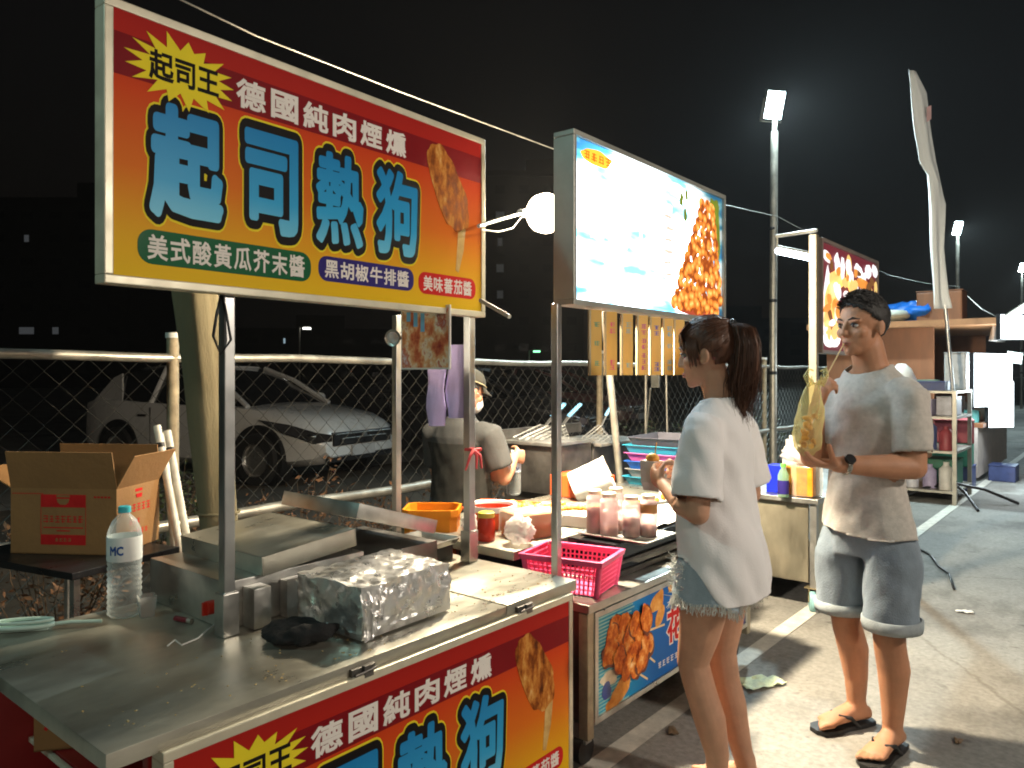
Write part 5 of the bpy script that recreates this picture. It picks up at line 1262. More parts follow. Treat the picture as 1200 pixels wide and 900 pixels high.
# low power board, cable on the ground
m = MB(); q = [P(1070, 640, Z=.012), P(1090, 650, Z=.012), P(1100, 664, Z=.012), P(1112, 672, Z=.012), P(1118, 690, Z=.012)]
tag(m.tube(q, .008, 6).build('ground_cable', BLACKP, None, 180), 'thin black cable lying on the lane behind the man', 'cable')
for k, (x, y, s, lb_) in enumerate(((893, 802, .07, 'pale green wrapper on the ground beside the bare leg of the woman'), (788, 858, .022, 'small crumpled scrap between the white line and the woman'), (1130, 718, .03, 'white scrap of paper on the lane right of the man'), (1123, 870, .017, 'small dry leaf on the lane right of the front sandal'))):
    m = MB(); N = 8
    for i in range(N+1):
        for j_ in range(N+1): x_, y_ = (i/N-.5)*2*s*1.5, (j_/N-.5)*2*s; m.v.append(V((x_, y_*(1-.5*i/N), .006+s*.5*abs(noise.noise(V((x_/s*1.3+k*9, y_/s*1.3, 0)))))))
    for i in range(N):
        for j_ in range(N): a = i*(N+1)+j_; m.f.append([a, a+N+1, a+N+2, a+1]); m.m.append(0)
    b = m.bm(); thicken(b, .001)
    o = bm_obj('litter', b, mat('litter_paper', ((.6, .66, .42), (.2, .14, .08), (.7, .7, .68), (.2, .13, .07))[k], .7, 0, .3, 25), None, 180, local=True); o.location = P(x, y, Z=0); o.rotation_euler = (0, 0, k*1.3+.9); tag(o, lb_, 'litter')

# ================================================================== PARKED CARS BEHIND THE FENCE
def car(label, loc, rz, paint, name='parked_car'):
    """x forward; profile sections lofted across the width"""
    t = thing(name, label, 'car', loc, rz)
    L0, L1, Wd = -.95, 3.6, .92      # x from rear bumper to nose, rear axle at 0, front axle at 2.66
    # body below the belt: cross sections along x:  (x, z_low, z_belt, half width low, half width belt)
    sec = [(-.95, .42, .78, .70, .70), (-.9, .34, .98, .80, .78), (-.6, .26, 1.04, .89, .84), (0, .24, 1.03, .92, .88), (.9, .22, 1.0, .925, .89), (1.8, .22, .98, .925, .89), (2.3, .23, .97, .92, .87), (2.7, .25, .93, .91, .82), (3.15, .26, .86, .87, .74), (3.45, .3, .78, .78, .6), (3.56, .38, .66, .7, .55)]
    rings = []
    for x, zl, zb, wl, wb in sec:
        zm = (zl+zb)/2; half = [(0, zl), (wl*.85, zl), (wl, zl+.08), (wl*1.0, zm), (wl*.985, zb-.1), (wb, zb), (wb*.6, zb+.035), (0, zb+.05)]
        rings.append([V((x, -y, z)) for y, z in half]+[V((x, y, z)) for y, z in half[-2:0:-1]])
    m = MB().loft(rings); b = m.bm()
    bm_obj('car_body', b, paint, t, 40, local=True)
    for sd in (-1, 1):
        for wx in (0, 2.66):
            m = MB().lathe([(0, 0), (.40, 0), (.425, .012), (.43, 0), (.43, -.2)], (wx, sd*.925, .345), 36, (0, sd, 0)); m.build('wheel_arch', BLACKP, t, 40, local=True)
        q = [V((-.02, sd*.85, 1.0)), V((-.3, sd*.655, 1.41)), V((-.48, sd*.655, 1.35)), V((-.78, sd*.775, 1.0))]
        MB().add(q+[p_-V((0, sd*.03, 0)) for p_ in q], [(0, 1, 2, 3), (7, 6, 5, 4), (0, 4, 5, 1), (1, 5, 6, 2), (2, 6, 7, 3), (3, 7, 4, 0)]).build('rear_quarter', paint, t, local=True)
    # cabin
    sec = [(-.72, 1.02, 1.06, .76, .74), (-.45, 1.02, 1.36, .8, .62), (.0, 1.02, 1.49, .83, .60), (.7, 1.0, 1.54, .86, .62), (1.2, .98, 1.5, .86, .62), (1.75, .97, 1.3, .85, .66), (2.35, .96, .99, .8, .72)]
    rings = []
    for x, zl, zt, wl, wt in sec: rings.append([V((x, -wl, zl)), V((x, -wt, zt-.03)), V((x, -wt*.8, zt)), V((x, wt*.8, zt)), V((x, wt, zt-.03)), V((x, wl, zl))])
    MB().loft(rings).build('cabin', GLASSC, t, 40, local=True)
    # roof skin and pillars
    m = MB(); rr = []
    for x, zl, zt, wl, wt in sec[1:5]: rr.append([V((x, -wt-.006, zt-.05)), V((x, -wt*.82, zt+.008)), V((x, 0, zt+.02)), V((x, wt*.82, zt+.008)), V((x, wt+.006, zt-.05)), V((x, wt*.8, zt-.012)), V((x, -wt*.8, zt-.012))])
    m.loft(rr); m.build('roof', paint, t, 60, local=True)
    for s in (-1, 1):
        for pts, r_ in (([(2.33, s*.77, .985), (1.75, s*.675, 1.31), (1.2, s*.64, 1.485)], .035), ([(.62, s*.868, 1.0), (.66, s*.64, 1.5)], .035)):
            MB().tube(pts, r_, 6).build('pillar', paint, t, 60, local=True)
    for s in (-1, 1):
        m = MB().ell((1.95, s*1.0, 1.06), (.07, .11, .07), 14, 8); m.build('side_mirror', paint, t, 180, local=True)
        
        q = [V((2.66, s*.915, .84)), V((3.12, s*.875, .79)), V((3.44, s*.77, .70)), V((3.53, s*.58, .66)), V((3.53, s*.58, .58)), V((3.45, s*.79, .57)), V((3.05, s*.9, .69))]
        n = MB(); n.add(q+[p+V((.05, s*.03, .0)) for p in q], [tuple(range(7)), tuple(range(13, 6, -1))]+[(i, (i+1) % 7, 7+(i+1) % 7, 7+i) for i in range(7)]); h = n.build('headlight', mat('dark_headlight', (.05, .05, .055), .15, .3, .3, coat=.5), t, 30, local=True)
        MB().ell((3.43, s*.81, .65), (.07, .05, .035), 12, 8).build('headlight_lens', POST, h, 180, local=True)
        m = MB()
        for wx in (0, 2.66):
            w = MB().lathe([(.2, -.1), (.31, -.1), (.335, -.07), (.335, .07), (.31, .1), (.2, .1)], (wx, s*.87, .335), 28, (0, 1, 0)).build('wheel', mat('tyre_rubber', (.015, .015, .015), .8), t, 40, local=True)
            r_ = MB().lathe([(0, .06), (.05, .07), (.19, .05), (.21, .09)], (wx, s*.885, .335), 28, (0, s, 0)); r_.build('rim', STEEL2, w, 60, local=True)
    m = MB(); m.box((3.55, 0, .60), (.07, 1.16, .17)); m.build('grille', BLACKM, t, bev=.02, local=True)
    m = MB(); m.box((3.57, 0, .66), (.05, 1.1, .014)); m.box((3.575, 0, .605), (.05, .9, .012)); m.box((3.59, 0, .635), (.03, .08, .07)); m.build('grille_bar', POST, t, bev=.004, local=True)
    m = MB(); m.box((3.56, 0, .44), (.05, .46, .13)); m.build('number_plate', mat('pale_plate', (.4, .4, .4), .5), t, local=True)
    m = MB(); m.box((3.53, 0, .36), (.06, 1.3, .09)); m.build('lower_intake', BLACKM, t, bev=.01, local=True)
    m = MB()
    for s in (-1, 1):
        for x0 in (.66, 1.68): m.box((x0, s*.918, .62), (.012, .012, .66))
        for x0 in (.45, 1.45): m.box((x0+.05, s*.925, .84), (.16, .02, .03))
    m.build('door_handle', DARKSTEEL, t, local=True)
    return t
GLASSC = mat('dark_car_glass', (.008, .009, .01), .08, 0, .2, coat=.4)
PAINTW = mat('white_car_paint', (.6, .6, .59), .3, 0, .05, 3, coat=.6)
fw = V((-8.44, 5.36, 0)); hd = R(12); hx = V((math.cos(hd), math.sin(hd), 0)); lf = V((-math.sin(hd), math.cos(hd), 0))
car('white parked car facing right behind the chain link fence', fw-hx*2.66+lf*.84, hd, PAINTW)
car('dark parked car beyond the white one, half hidden by the stall posts', V((-10.6, 10.2, 0)), R(14), mat('dark_car_paint', (.03, .03, .035), .3, 0, .1, coat=.5))
car('maroon parked car seen over the shoulder of the vendor', V((-12.2, 14.6, 0)), R(10), mat('maroon_car_paint', (.14, .05, .05), .3, 0, .1, coat=.5))

# ================================================================== SHRUBS AND WEEDS ALONG THE FENCE
DRY = mat('dry_weeds', (.2, .1, .05), .9, 0, .5, 6); GRN = mat('dull_green_leaves', (.05, .065, .02), .8, 0, .5, 6); TWIG = mat('dry_twigs', (.12, .08, .05), .9, 0, .3)
def shrub(label, c, r, h, mt, nleaf, seed):
    rnd = random.Random(seed); t = thing('shrub', label, 'shrub', c, rnd.uniform(0, 6), 'weeds and shrubs along the fence')
    tw = MB(); lv = MB(); tips = []
    for k in range(26):
        a = rnd.uniform(0, 6.28); rr = r*math.sqrt(rnd.random()); hh = h*rnd.uniform(.45, 1)*(1-.4*(rr/r)**2)
        p0 = V((rr*.4*math.cos(a), rr*.4*math.sin(a), 0)); p2 = V((rr*math.cos(a), rr*math.sin(a), hh)); p1 = p0.lerp(p2, .5)+V((rnd.uniform(-.04, .04), rnd.uniform(-.04, .04), .03))
        tw.tube([p0, p1, p2], [.005, .0035, .0015], 4); tips += [(p0, p1, p2)]
    for k in range(nleaf):
        p0, p1, p2 = rnd.choice(tips); f_ = rnd.random()**.7
        c_ = (p0.lerp(p1, f_*2) if f_ < .5 else p1.lerp(p2, f_*2-1))+V((rnd.gauss(0, .05), rnd.gauss(0, .05), rnd.gauss(0, .04)))
        if c_.z < .01: c_.z = .01
        u = V((rnd.gauss(0, 1), rnd.gauss(0, 1), rnd.gauss(0, .7))).normalized(); w = u.cross(V((rnd.gauss(0, 1), rnd.gauss(0, 1), 1))).normalized(); s = rnd.uniform(.012, .03)
        lv.add([c_-u*s, c_+w*s*.45, c_+u*s, c_-w*s*.45], [(0, 1, 2, 3)])
    tw.build('twigs', TWIG, t, local=True); lv.build('leaves', mt, t, local=True)
sp = [(-4.4, .6, .5, .7, 0), (-4.5, 1.6, .45, .8, 0), (-4.35, 2.5, .42, .75, 0), (-4.6, 3.2, .5, .85, 0), (-4.3, 3.9, .45, .7, 0), (-4.5, 4.8, .5, .9, 0), (-4.35, 5.7, .5, .8, 0), (-4.6, 6.8, .55, .95, 1), (-4.5, 8.0, .6, 1.0, 1), (-5.4, 2.6, .5, .95, 1), (-4.4, 9.3, .6, 1.1, 1), (-4.5, 10.8, .7, 1.1, 1), (-3.45, 2.6, .3, .35, 0), (-3.4, 3.6, .3, .3, 0)]
nm = ['far left, behind the cardboard box', 'behind the white tubes', 'left of the folded parasol', 'just right of the folded parasol', 'below the nose of the white car', 'behind the griddle lids', 'behind the vendor', 'behind the fryer', 'behind the stacked trays', 'round, by the white car wheel', 'behind the woman', 'by the near lamp pole', 'low tuft before the fence by the parasol', 'low tuft before the fence near the vendor']
for k, (x, y, r, h, g_) in enumerate(sp): shrub(('dry brown weeds', 'dull green shrub')[g_]+' along the fence, '+nm[k], (x, y, .0), r, h, (DRY, GRN)[g_], 900 if g_ else 600, 40+k)

# ================================================================== FAR BUILDINGS AND LAMPS IN THE DARK
BW = mat('night_wall', (.02, .02, .02), .9, 0, .3, .3)
def building(label, loc, d, rz, lit, wcol, es, seed, nx=6, nz=8):
    rnd = random.Random(seed); t = thing('apartment_building', label, 'building', loc, rz)
    MB().box((0, 0, d[2]/2), d).build('wall', BW, t, local=True)
    MB().box((0, 0, d[2]+.3), (d[0]*1.02, d[1]*1.02, .6)).box((d[0]*.2, 0, d[2]+1.6), (d[0]*.2, d[1]*.4, 2.2)).build('roof', BW, t, local=True)
    gl = glow('lit_window_glow', wcol, es); dk = mat('dark_window', (.02, .02, .025), .2)
    for i in range(nx):
        for k in range(nz):
            on = (i, k) in lit
            x = -d[0]/2+d[0]*(i+.5)/nx; z = d[2]*(k+.5)/nz
            MB().box((x, -d[1]/2-.03, z), (d[0]/nx*(.4 if not on else lit[(i, k)]), .06, d[2]/nz*.3)).build('window', gl if on else dk, t, local=True)
    return t
b1 = P(85, 437, t=75)
building('dark apartment block with a few lit windows at the far left', (b1.x, b1.y, 0), (16, 10, 17), TH, {(2, 2): .5, (3, 2): .2, (2, 6): .15}, (.6, .65, .7), .06, 1)
b2 = P(600, 437, t=85)
building('dark tower with faint lit windows behind the bright bulb', (b2.x, b2.y, 0), (15, 11, 22), TH, {(1, 7): .3, (2, 6): .35, (2, 5): .2, (2, 4): .3, (1, 4): .2, (2, 3): .25}, (.65, .72, .75), .025, 2)
b3 = P(320, 437, t=110)
building('low dark building beyond the parking lot', (b3.x, b3.y, 0), (34, 12, 7), TH+.2, {(4, 2): .06, (0, 1): .12}, (.5, .7, .8), .5, 3, 8, 3)
b4 = P(820, 437, t=120)
building('low dark block far behind the fence near the lamp pole', (b4.x, b4.y, 0), (30, 12, 9), TH-.1, {(5, 1): .05}, (.6, .7, .7), .5, 4, 8, 3)
for k, (x, y, t_, col, s, lb_) in enumerate(((351, 384, 60, (1, 1, .9), 6, 'small white street lamp far beyond the white car'), (875, 396, 70, (.9, 1, 1), 6, 'small white street lamp far behind the ponytail'), (620, 411, 60, (.3, 1, .5), 2.5, 'tiny green lamp far away left of the lightbox post'))):
    c = P(x, y, t=t_); t = thing('street_lamp', lb_, 'street lamp', (c.x, c.y, 0), TH)
    MB().tube([(0, 0, 0), (0, 0, c.z), (.5, 0, c.z+.1)], .07, 8).build('pole', GALV, t, local=True)
    MB().box((.6, 0, c.z+.05), (.7, .25, .12)).build('lamp_head', DARKSTEEL, t, local=True)
    MB().box((.6, -.05, c.z-.06), (.55, .3, .14)).build('lamp_glass', glow('street_lamp_glow', col, s), t, local=True)

# ================================================================== HAZE ADDED TO GIVE THE LAMPS A GLOW
hz = MB().box((0, 40, 13), (330, 330, 28)); ho = hz.build('haze', bpy.data.materials.new('night_haze'), None)
tag(ho, kind='stuff'); hm = ho.data.materials[0]; hm.use_nodes = True; n = hm.node_tree.nodes; n.remove(n['Principled BSDF'])
pv = n.new('ShaderNodeVolumePrincipled'); pv.inputs['Color'].default_value = (.9, .9, .92, 1); pv.inputs['Density'].default_value = HAZE; pv.inputs['Anisotropy'].default_value = .3
hm.node_tree.links.new(pv.outputs[0], n['Material Output'].inputs['Volume'])

# ================================================================== PEOPLE
def skin_mat(name, col):
    return mat(name, col, .58, 0, .16, 11, .09, 260, .1, sss=.1)
SKINW = skin_mat('skin_warm', (.5, .27, .17)); SKINM = skin_mat('skin_tan', (.42, .2, .11)); SKINV = skin_mat('skin_tanned', (.42, .2, .12))
HAIRB = mat('dark_brown_hair', (.085, .034, .017), .42, 0, .5, 40, .3, 150, stretch=(1, 1, .12)); HAIRK = mat('black_hair', (.012, .01, .009), .5, 0, .4, 60, .4, 200)
EYEW = mat('eye_white', (.42, .39, .36), .3); EYED = mat('dark_iris', (.02, .012, .01), .1)
def head_mb(s=1.0, fem=False):
    m = MB()
    m.ell((0, -.012, .03), (.076, .095, .09), 24, 16)
    m.ell((0, .022, -.035), (.060 if not fem else .057, .066, .075), 22, 14)
    m.ell((0, .052, -.078), (.038, .036, .032), 16, 10)                      # jaw
    m.ell((0, .072, -.096), (.02, .017, .017), 12, 8)                         # chin
    for a in (-1, 1):
        m.ell((a*.04, .055, -.022), (.025, .026, .022), 12, 8)               # cheekbone
        m.ell((a*.03, .072, .022), (.026, .014, .009), 12, 8)                # brow
        m.ell((a*.011, .092, -.03), (.009, .01, .008), 10, 6)                # nostril
        m.ell((a*.078, -.008, -.008), (.010, .018, .031), 12, 8, (0, 0, a*.35)); m.ell((a*.08, .0, -.03), (.007, .01, .012), 10, 6)
    m.tube([(0, .08, .018), (0, .093, -.006), (0, .1, -.024)], [.009, .0105, .0125], 10, True)
    m.tube([(-.021, .079, -.058), (0, .091, -.055), (.021, .079, -.058)], [.005, .0075, .005], 8, True)
    m.tube([(-.018, .077, -.067), (0, .087, -.068), (.018, .077, -.067)], [.006, .009, .006], 8, True)
    return m
def face_parts(t, Mh, lips=None, brows=None):
    for a in (-1, 1):
        e = MB().ell((a*.031, .0725, .0035), (.0135, .0115, .0085), 14, 10); o = MB().join(e, Mh).build('eye', EYEW, t, 180, local=True)
        MB().join(MB().ell((a*.031, .0802, .0035), (.0076, .0045, .0074), 12, 8), Mh).build('iris', EYED, o, 180, local=True)
        MB().join(MB().tube([(a*.017, .0795, .008), (a*.031, .0865, .0125), (a*.046, .074, .008)], [.002, .0032, .002], 6), Mh).build('eyelid', brows or HAIRK, t, 180, local=True)
        MB().join(MB().tube([(a*.014, .086, .026), (a*.032, .0865, .033), (a*.053, .069, .027)], [.0028, .0038, .002], 6), Mh).build('eyebrow', brows or HAIRK, t, 180, local=True)
    if lips: MB().join(MB().tube([(-.019, .0845, -.0605), (0, .0985, -.0585), (.019, .0845, -.0605)], [.002, .0036, .002], 8, True).tube([(-.016, .0835, -.067), (0, .0975, -.0675), (.016, .0835, -.067)], [.002, .0042, .002], 8, True), Mh).build('lips', lips, t, 180, local=True)
def hand(mb, wrist, f, n, thumb, size=1.0, curl=(.5, .5, .55, .6), spread=.06, tcurl=.5):
    """palm, four fingers of different lengths and a thumb; f: finger direction, n: the way the palm faces, thumb: thumb side"""
    f = V(f).normalized(); n = V(n); n = (n-f*n.dot(f)).normalized(); s = f.cross(n).normalized()
    if s.dot(V(thumb)) < 0: s = -s
    w = V(wrist); k = size
    sec = [(-.015, .024, .019), (.012, .029, .018), (.045, .038, .0165), (.08, .041, .0135), (.092, .038, .011)]
    mb.loft([[w+f*(d*k)+s*(a*k*math.cos(q))+n*(b*k*math.sin(q)) for q in [2*math.pi*j/14 for j in range(14)]] for d, a, b in sec])
    for i, (off, ln) in enumerate(((.029, .072), (.0105, .08), (-.0085, .074), (-.027, .058))):
        p = w+f*(.078*k)+s*(off*k); d = (f+s*(spread*(1.3-i))).normalized(); ax = d.cross(n)
        pts = [p-d*.01*k]; c = curl[i] if not isinstance(curl, (int, float)) else curl
        for j, seg in enumerate((.45, .32, .23)):
            ang = c*(.8, 1.0, .7)[j]
            q_ = Matrix.Rotation(ang, 3, ax); d = q_ @ d
            p = (pts[-1] if j else p)+d*(ln*k*seg); pts.append(p)
        r = (.0095, .0092, .0086, .0074) if i < 3 else (.0083, .008, .0075, .0065)
        mb.tube(pts, [q_*k for q_ in r], 10, True)
    p = w+f*(.02*k)+s*(.022*k); d = (f*.62+s*.62+n*.45).normalized(); ax = d.cross(n-s*.4).normalized()
    pts = [p, p+d*.036*k]; d2 = Matrix.Rotation(tcurl, 3, ax) @ d; pts.append(pts[-1]+d2*.03*k); d3 = Matrix.Rotation(tcurl*.8, 3, ax) @ d2; pts.append(pts[-1]+d3*.024*k)
    mb.tube(pts, [.0135*k, .0115*k, .0098*k, .0082*k], 10, True)
def foot(mb, ankle, fwd, size=.245, z0=.02):
    a = V(ankle); f = V((fwd[0], fwd[1], 0)).normalized(); s = V((f.y, -f.x, 0)); k = size/.245
    def sec(d, w, h, zc): return [V((a.x, a.y, 0))+f*(d*k)+s*(w*k*math.cos(q))+V((0, 0, z0+zc+h*math.sin(q))) for q in [2*math.pi*j/16 for j in range(16)]]
    mb.loft([sec(-.062, .014, .016, .024), sec(-.055, .028, .027, .028), sec(-.02, .031, .036, .036), (sec(.03, .033, .038, .038)), sec(.08, .038, .028, .028), sec(.125, .043, .019, .02), sec(.15, .042, .014, .015)])
    mb.tube([a+V((0, 0, .06)), V((a.x, a.y, z0+.05))-f*.012], [.033*k, .033*k], 14, True)
    for i, (o, ln, r) in enumerate(((.0, .05, .0125), (.0, .047, .009), (.0, .041, .0085), (0, .034, .008), (0, .026, .0075))):
        off = (.031, .0115, -.005, -.02, -.033)[i]
        p = V((a.x, a.y, z0+.012))+f*(.138-.006*i)*k+s*(off*k*mb.footside)
        mb.tube([p, p+f*ln*.6*k+V((0, 0, .003)), p+f*ln*k+V((0, 0, -.001))], [r*k, r*k, r*.85*k], 8, True)
MB.footside = 1
def torso(mb, secs, n=28):
    """secs: (z, half width, half depth, y offset)"""
    mb.loft([[V((rx*math.cos(q), y+ry*math.sin(q), z)) for q in [2*math.pi*j/n for j in range(n)]] for z, rx, ry, y in secs])
def scalp(t, Mh, keep, th, mt, seed=0, amp=.004, c=(0, -.014, .032), r=(.0785, .098, .0925)):
    m = MB().ell(c, r, 72, 48); b = m.bm()
    dead = [f for f in b.faces if not keep(f.calc_center_median())]
    bmesh.ops.delete(b, geom=dead, context='FACES'); b.normal_update()
    rnd = V((seed, seed*2, 0))
    for v in b.verts:
        d = (v.co-V(c)).normalized(); g = .5 if v.is_boundary else 1
        v.co += d*(th*g+amp*noise.noise(v.co*45+rnd)+amp*.7*noise.noise(V((v.co.x*130, v.co.y*130, v.co.z*25))+rnd))
    bmesh.ops.solidify(b, geom=b.faces, thickness=.004)
    bmesh.ops.transform(b, matrix=Mh, verts=b.verts)
    return bm_obj('hair', b, mt, t, 180, local=True)
def sleeve_cut(p, ax, rad=.14):
    p = V(p); ax = V(ax).normalized()
    f = lambda c: (c-p).dot(ax) if ((c-p)-ax*(c-p).dot(ax)).length < rad and (c-p).dot(ax) < .115 else -1
    return f, (lambda c: c-ax*(c-p).dot(ax))
def folds(a, seed, sc=(7, 7, 3), d2=18):
    s = V((seed, seed*3, seed*7))
    return lambda c: a*noise.noise(V((c.x*sc[0], c.y*sc[1], c.z*sc[2]))+s)+a*.45*noise.noise(V((c.x*d2+c.z*6, c.y*d2-c.z*9, c.z*d2*.35))+s)+a*.5*(abs(noise.noise(V((c.x*5+c.z*4, c.y*5, c.z*6-c.x*5))+s*2))-.25)

# ------------------------------------------------------------------ the woman (faces the second cart, back to us)
wp = V((-1.095, 2.42, 0))
wo = thing('person', 'woman with a brown ponytail, loose white t-shirt and frayed denim shorts, back turned', 'person', wp, R(93))
m = MB()
HW = Matrix.Translation((-.005, .03, 1.487)) @ Matrix.Rotation(R(9), 4, 'Z') @ Matrix.Rotation(R(-10), 4, 'X') @ Matrix.Scale(.96, 4)
m.join(head_mb(fem=True), HW)
m.tube([(0, -.02, 1.29), (0, -.005, 1.36), (-.003, .01, 1.42)], [(.062, .055), (.048, .05), (.047, .05)], 16, True)
torso(m, [(.735, .13, .09, -.01), (.80, .158, .108, -.012), (.86, .15, .105, -.01), (.96, .118, .088, 0), (1.06, .128, .096, .005), (1.16, .14, .1, .005), (1.25, .15, .078, -.005), (1.31, .11, .058, -.015), (1.335, .05, .04, -.015)])
for a in (-1, 1):
    yk = (.035 if a < 0 else .0); ya = (-.03 if a < 0 else -.075)
    m.tube([(a*.082, -.012, .82), (a*.088, .0, .70), (a*.084, .008+yk*.5, .56), (a*.078, .015+yk, .455), (a*.077, .0+yk*.6, .36), (a*.077, -.022+yk*.4, .28), (a*.073, -.03+ya*.3+yk*.2, .17), (a*.07, ya, .09), (a*.07, ya, .06)],
           [(.085, .092), (.078, .085), (.064, .068), (.051, .054), (.048, .052), (.049, .053), (.037, .039), (.030, .033), (.03, .034)], 18, True)
    m.footside = -a
    foot(m, (a*.07, ya, .06), (a*.12, 1), .232, .018)
    m.tube([(a*.145, -.01, 1.255), (a*.185, -.02, 1.2), (a*.215, -.03, 1.11), (a*.24, -.035, .985)] , [.048, .045, .041, .036], 14, True)
    m.tube([(a*.24, -.035, .985), (a*.205, .035, 1.0), (a*.12, .135, 1.045)], [.036, .034, .024], 14, True)
    hand(m, (a*.12, .135, 1.045), (-a*.55, .75, .25), (-a*.8, -.35, .25), (0, .1, 1), .92, (.7, .75, .8, .85), .04, .5)
b = remesh(m, .0052, 3); wbody = bm_obj('body', b, SKINW, wo, 180, local=True)
face_parts(wo, HW, mat('lips_rose', (.45, .13, .12), .4), HAIRB)
# hair: cap, fringe, ponytail
hair = scalp(wo, HW, lambda c: (c.z > .052) or (c.y < .012 and c.z > -.045+.0*c.y and c.z > -.2) and not (c.y > -.03 and c.z < -.002) and c.z > -.075, .008, HAIRB, 2, .003)
rnd = random.Random(77)
m = MB()
PT = V((0, -.1, .072))     # where the hair is tied (head space)
for k in range(260):
    a = rnd.uniform(-1.0, 1.0)*math.pi*.62; e = rnd.uniform(-.55, .95)
    c0 = V((.0785*1.1*math.sin(a)*math.cos(e), .098*1.09*math.cos(a)*math.cos(e)-.014, .0925*1.09*math.sin(e)+.034))
    if c0.z < .05 and c0.y > .0: continue
    pts = []
    for q in range(6):
        f_ = q/5; c = c0.lerp(PT, f_); d = c-V((0, -.014, .032)); u = V((d.x/.0785, d.y/.098, d.z/.0925)); ln = u.length or 1
        tgt = 1.105+rnd.uniform(0, .02)
        if f_ < .95: c = V((0, -.014, .032))+V((d.x, d.y, d.z))*(tgt/ln if ln < tgt or f_ < .9 else 1)
        pts.append(HW @ c)
    m.tube(pts, [.0007, .0014, .0014, .0014, .0014, .001], 4)
m.build('hair_strands', HAIRB, hair, 180, local=True)
m = MB()
for k in range(90):            # fringe, swept to the side of the forehead
    x = rnd.uniform(-.07, .07); c0 = V((x*.7, .035, .118)); c1 = V((x*1.05, .088-abs(x)*.35, .08)); c2 = V((x*1.12+.004, .094-abs(x)*.5, rnd.uniform(.018, .035)))
    m.tube([HW @ c0, HW @ c1, HW @ c2], [.003, .003, .001], 5)
for a in (-1, 1):
    for k in range(26):
        y0 = rnd.uniform(.01, .05); m.tube([HW @ V((a*.072, y0, .06)), HW @ V((a*.083, y0+.004, .02)), HW @ V((a*.08, y0+rnd.uniform(0, .01), rnd.uniform(-.05, -.01)))], [.0028, .0026, .0008], 4)
m.build('fringe', HAIRB, hair, 180, local=True)
base = HW @ PT
dirs = [V((0, .012, -.004)), V((0, -.014, .012)), V((.003, -.036, -.006)), V((.006, -.046, -.06)), V((.006, -.044, -.13)), V((.002, -.036, -.19)), V((-.006, -.034, -.25)), V((-.012, -.04, -.3))]
rad = [.018, .03, .04, .044, .044, .038, .027, .006]
spine = [base+d for d in dirs]
rings = []
for i, c in enumerate(spine):
    rr = []
    for q in range(40):
        a = 2*math.pi*q/40; k_ = 1+.1*math.sin(7*a+i*.4)+.06*math.sin(13*a)+.05*math.sin(23*a+i)
        rr.append(c+V((math.cos(a)*rad[i]*k_*1.05, math.sin(a)*rad[i]*k_*(.9 if i > 1 else .6), (math.sin(a)*.5*rad[i] if i in (0, 1) else 0))))
    rings.append(rr)
pt_ = MB().loft(rings).build('ponytail', HAIRB, wo, 180, local=True)
m = MB()
for k in range(620):
    a = rnd.uniform(0, 6.28); wob = rnd.uniform(.75, 1.16); pts = []; n0 = rnd.choice((6, 7, 7, 8))
    drift = V((rnd.gauss(0, .012), rnd.gauss(0, .012), rnd.gauss(0, .012)))
    for i in range(n0):
        f_ = i/7; w_ = wob*(1 if i < 5 else 1+.25*rnd.random()); pts.append(spine[i]+V((math.cos(a)*rad[i]*w_, math.sin(a)*rad[i]*w_*.9, 0))+drift*f_*f_*1.6)
    m.tube(pts, [.0009]*(n0-1)+[.0004], 3)
m.build('loose_strands', HAIRB, pt_, 180, local=True)
m = MB(); ax = (spine[1]-spine[0]).normalized()
m.tube([base+V((.024*math.cos(a), .004*math.sin(a)-.006, .024*math.sin(a))) for a in [2*math.pi*q/20 for q in range(21)]], .006, 8); m.build('hair_tie', BLACKP, pt_, 180, local=True)
# t-shirt
TEE = mat('white_tee_cloth', (.84, .82, .82), .9, 0, .03, 5, .12, 180, sheen=.15)
m = MB()
torso(m, [(.58, .178, .138, -.03), (.66, .182, .14, -.03), (.76, .184, .138, -.025), (.88, .17, .13, -.012), (.98, .155, .123, .0), (1.08, .15, .122, .004), (1.16, .158, .12, .0), (1.23, .168, .105, -.008), (1.28, .15, .085, -.015), (1.318, .105, .066, -.018), (1.345, .072, .06, -.015), (1.37, .066, .056, -.013)])
for a in (-1, 1):
    m.tube([(a*.12, -.012, 1.255), (a*.175, -.02, 1.205), (a*.214, -.028, 1.12), (a*.2395, -.03, 1.03)], [(.066, .066), (.069, .069), (.071, .071), (.074, .076)], 22)
b = remesh(m, .0075, 6)
displace(b, folds(.02, 3.3))
for a in (-1, 1): open_end(b, (a*.2395, -.03, 1.03), (a*.0255, -.002, -.09), .0725)
def sst(a, b, x): x = max(0, min(1, (x-a)/(b-a))); return x*x*(3-2*x)
hem = lambda c: .69+.14*sst(.02, .15, -.594*c.x+.805*c.y)+.05*sst(.04, .18, c.x)+.008*math.sin(c.x*19+1)
cut(b, lambda c: hem(c)-c.z if c.z < .85 else -1, lambda c: V((c.x, c.y, hem(c))))
nk = lambda c: c.z-(1.338-.25*max(0, c.y+.01)) if abs(c.x) < .1 else -1
cut(b, nk, lambda c: V((c.x, c.y, 1.338-.25*max(0, c.y+.01))))
tuck(wbody, b); tee_bm = b.copy(); thicken(b, .003)
tee = bm_obj('t_shirt', b, TEE, wo, 180, local=True)
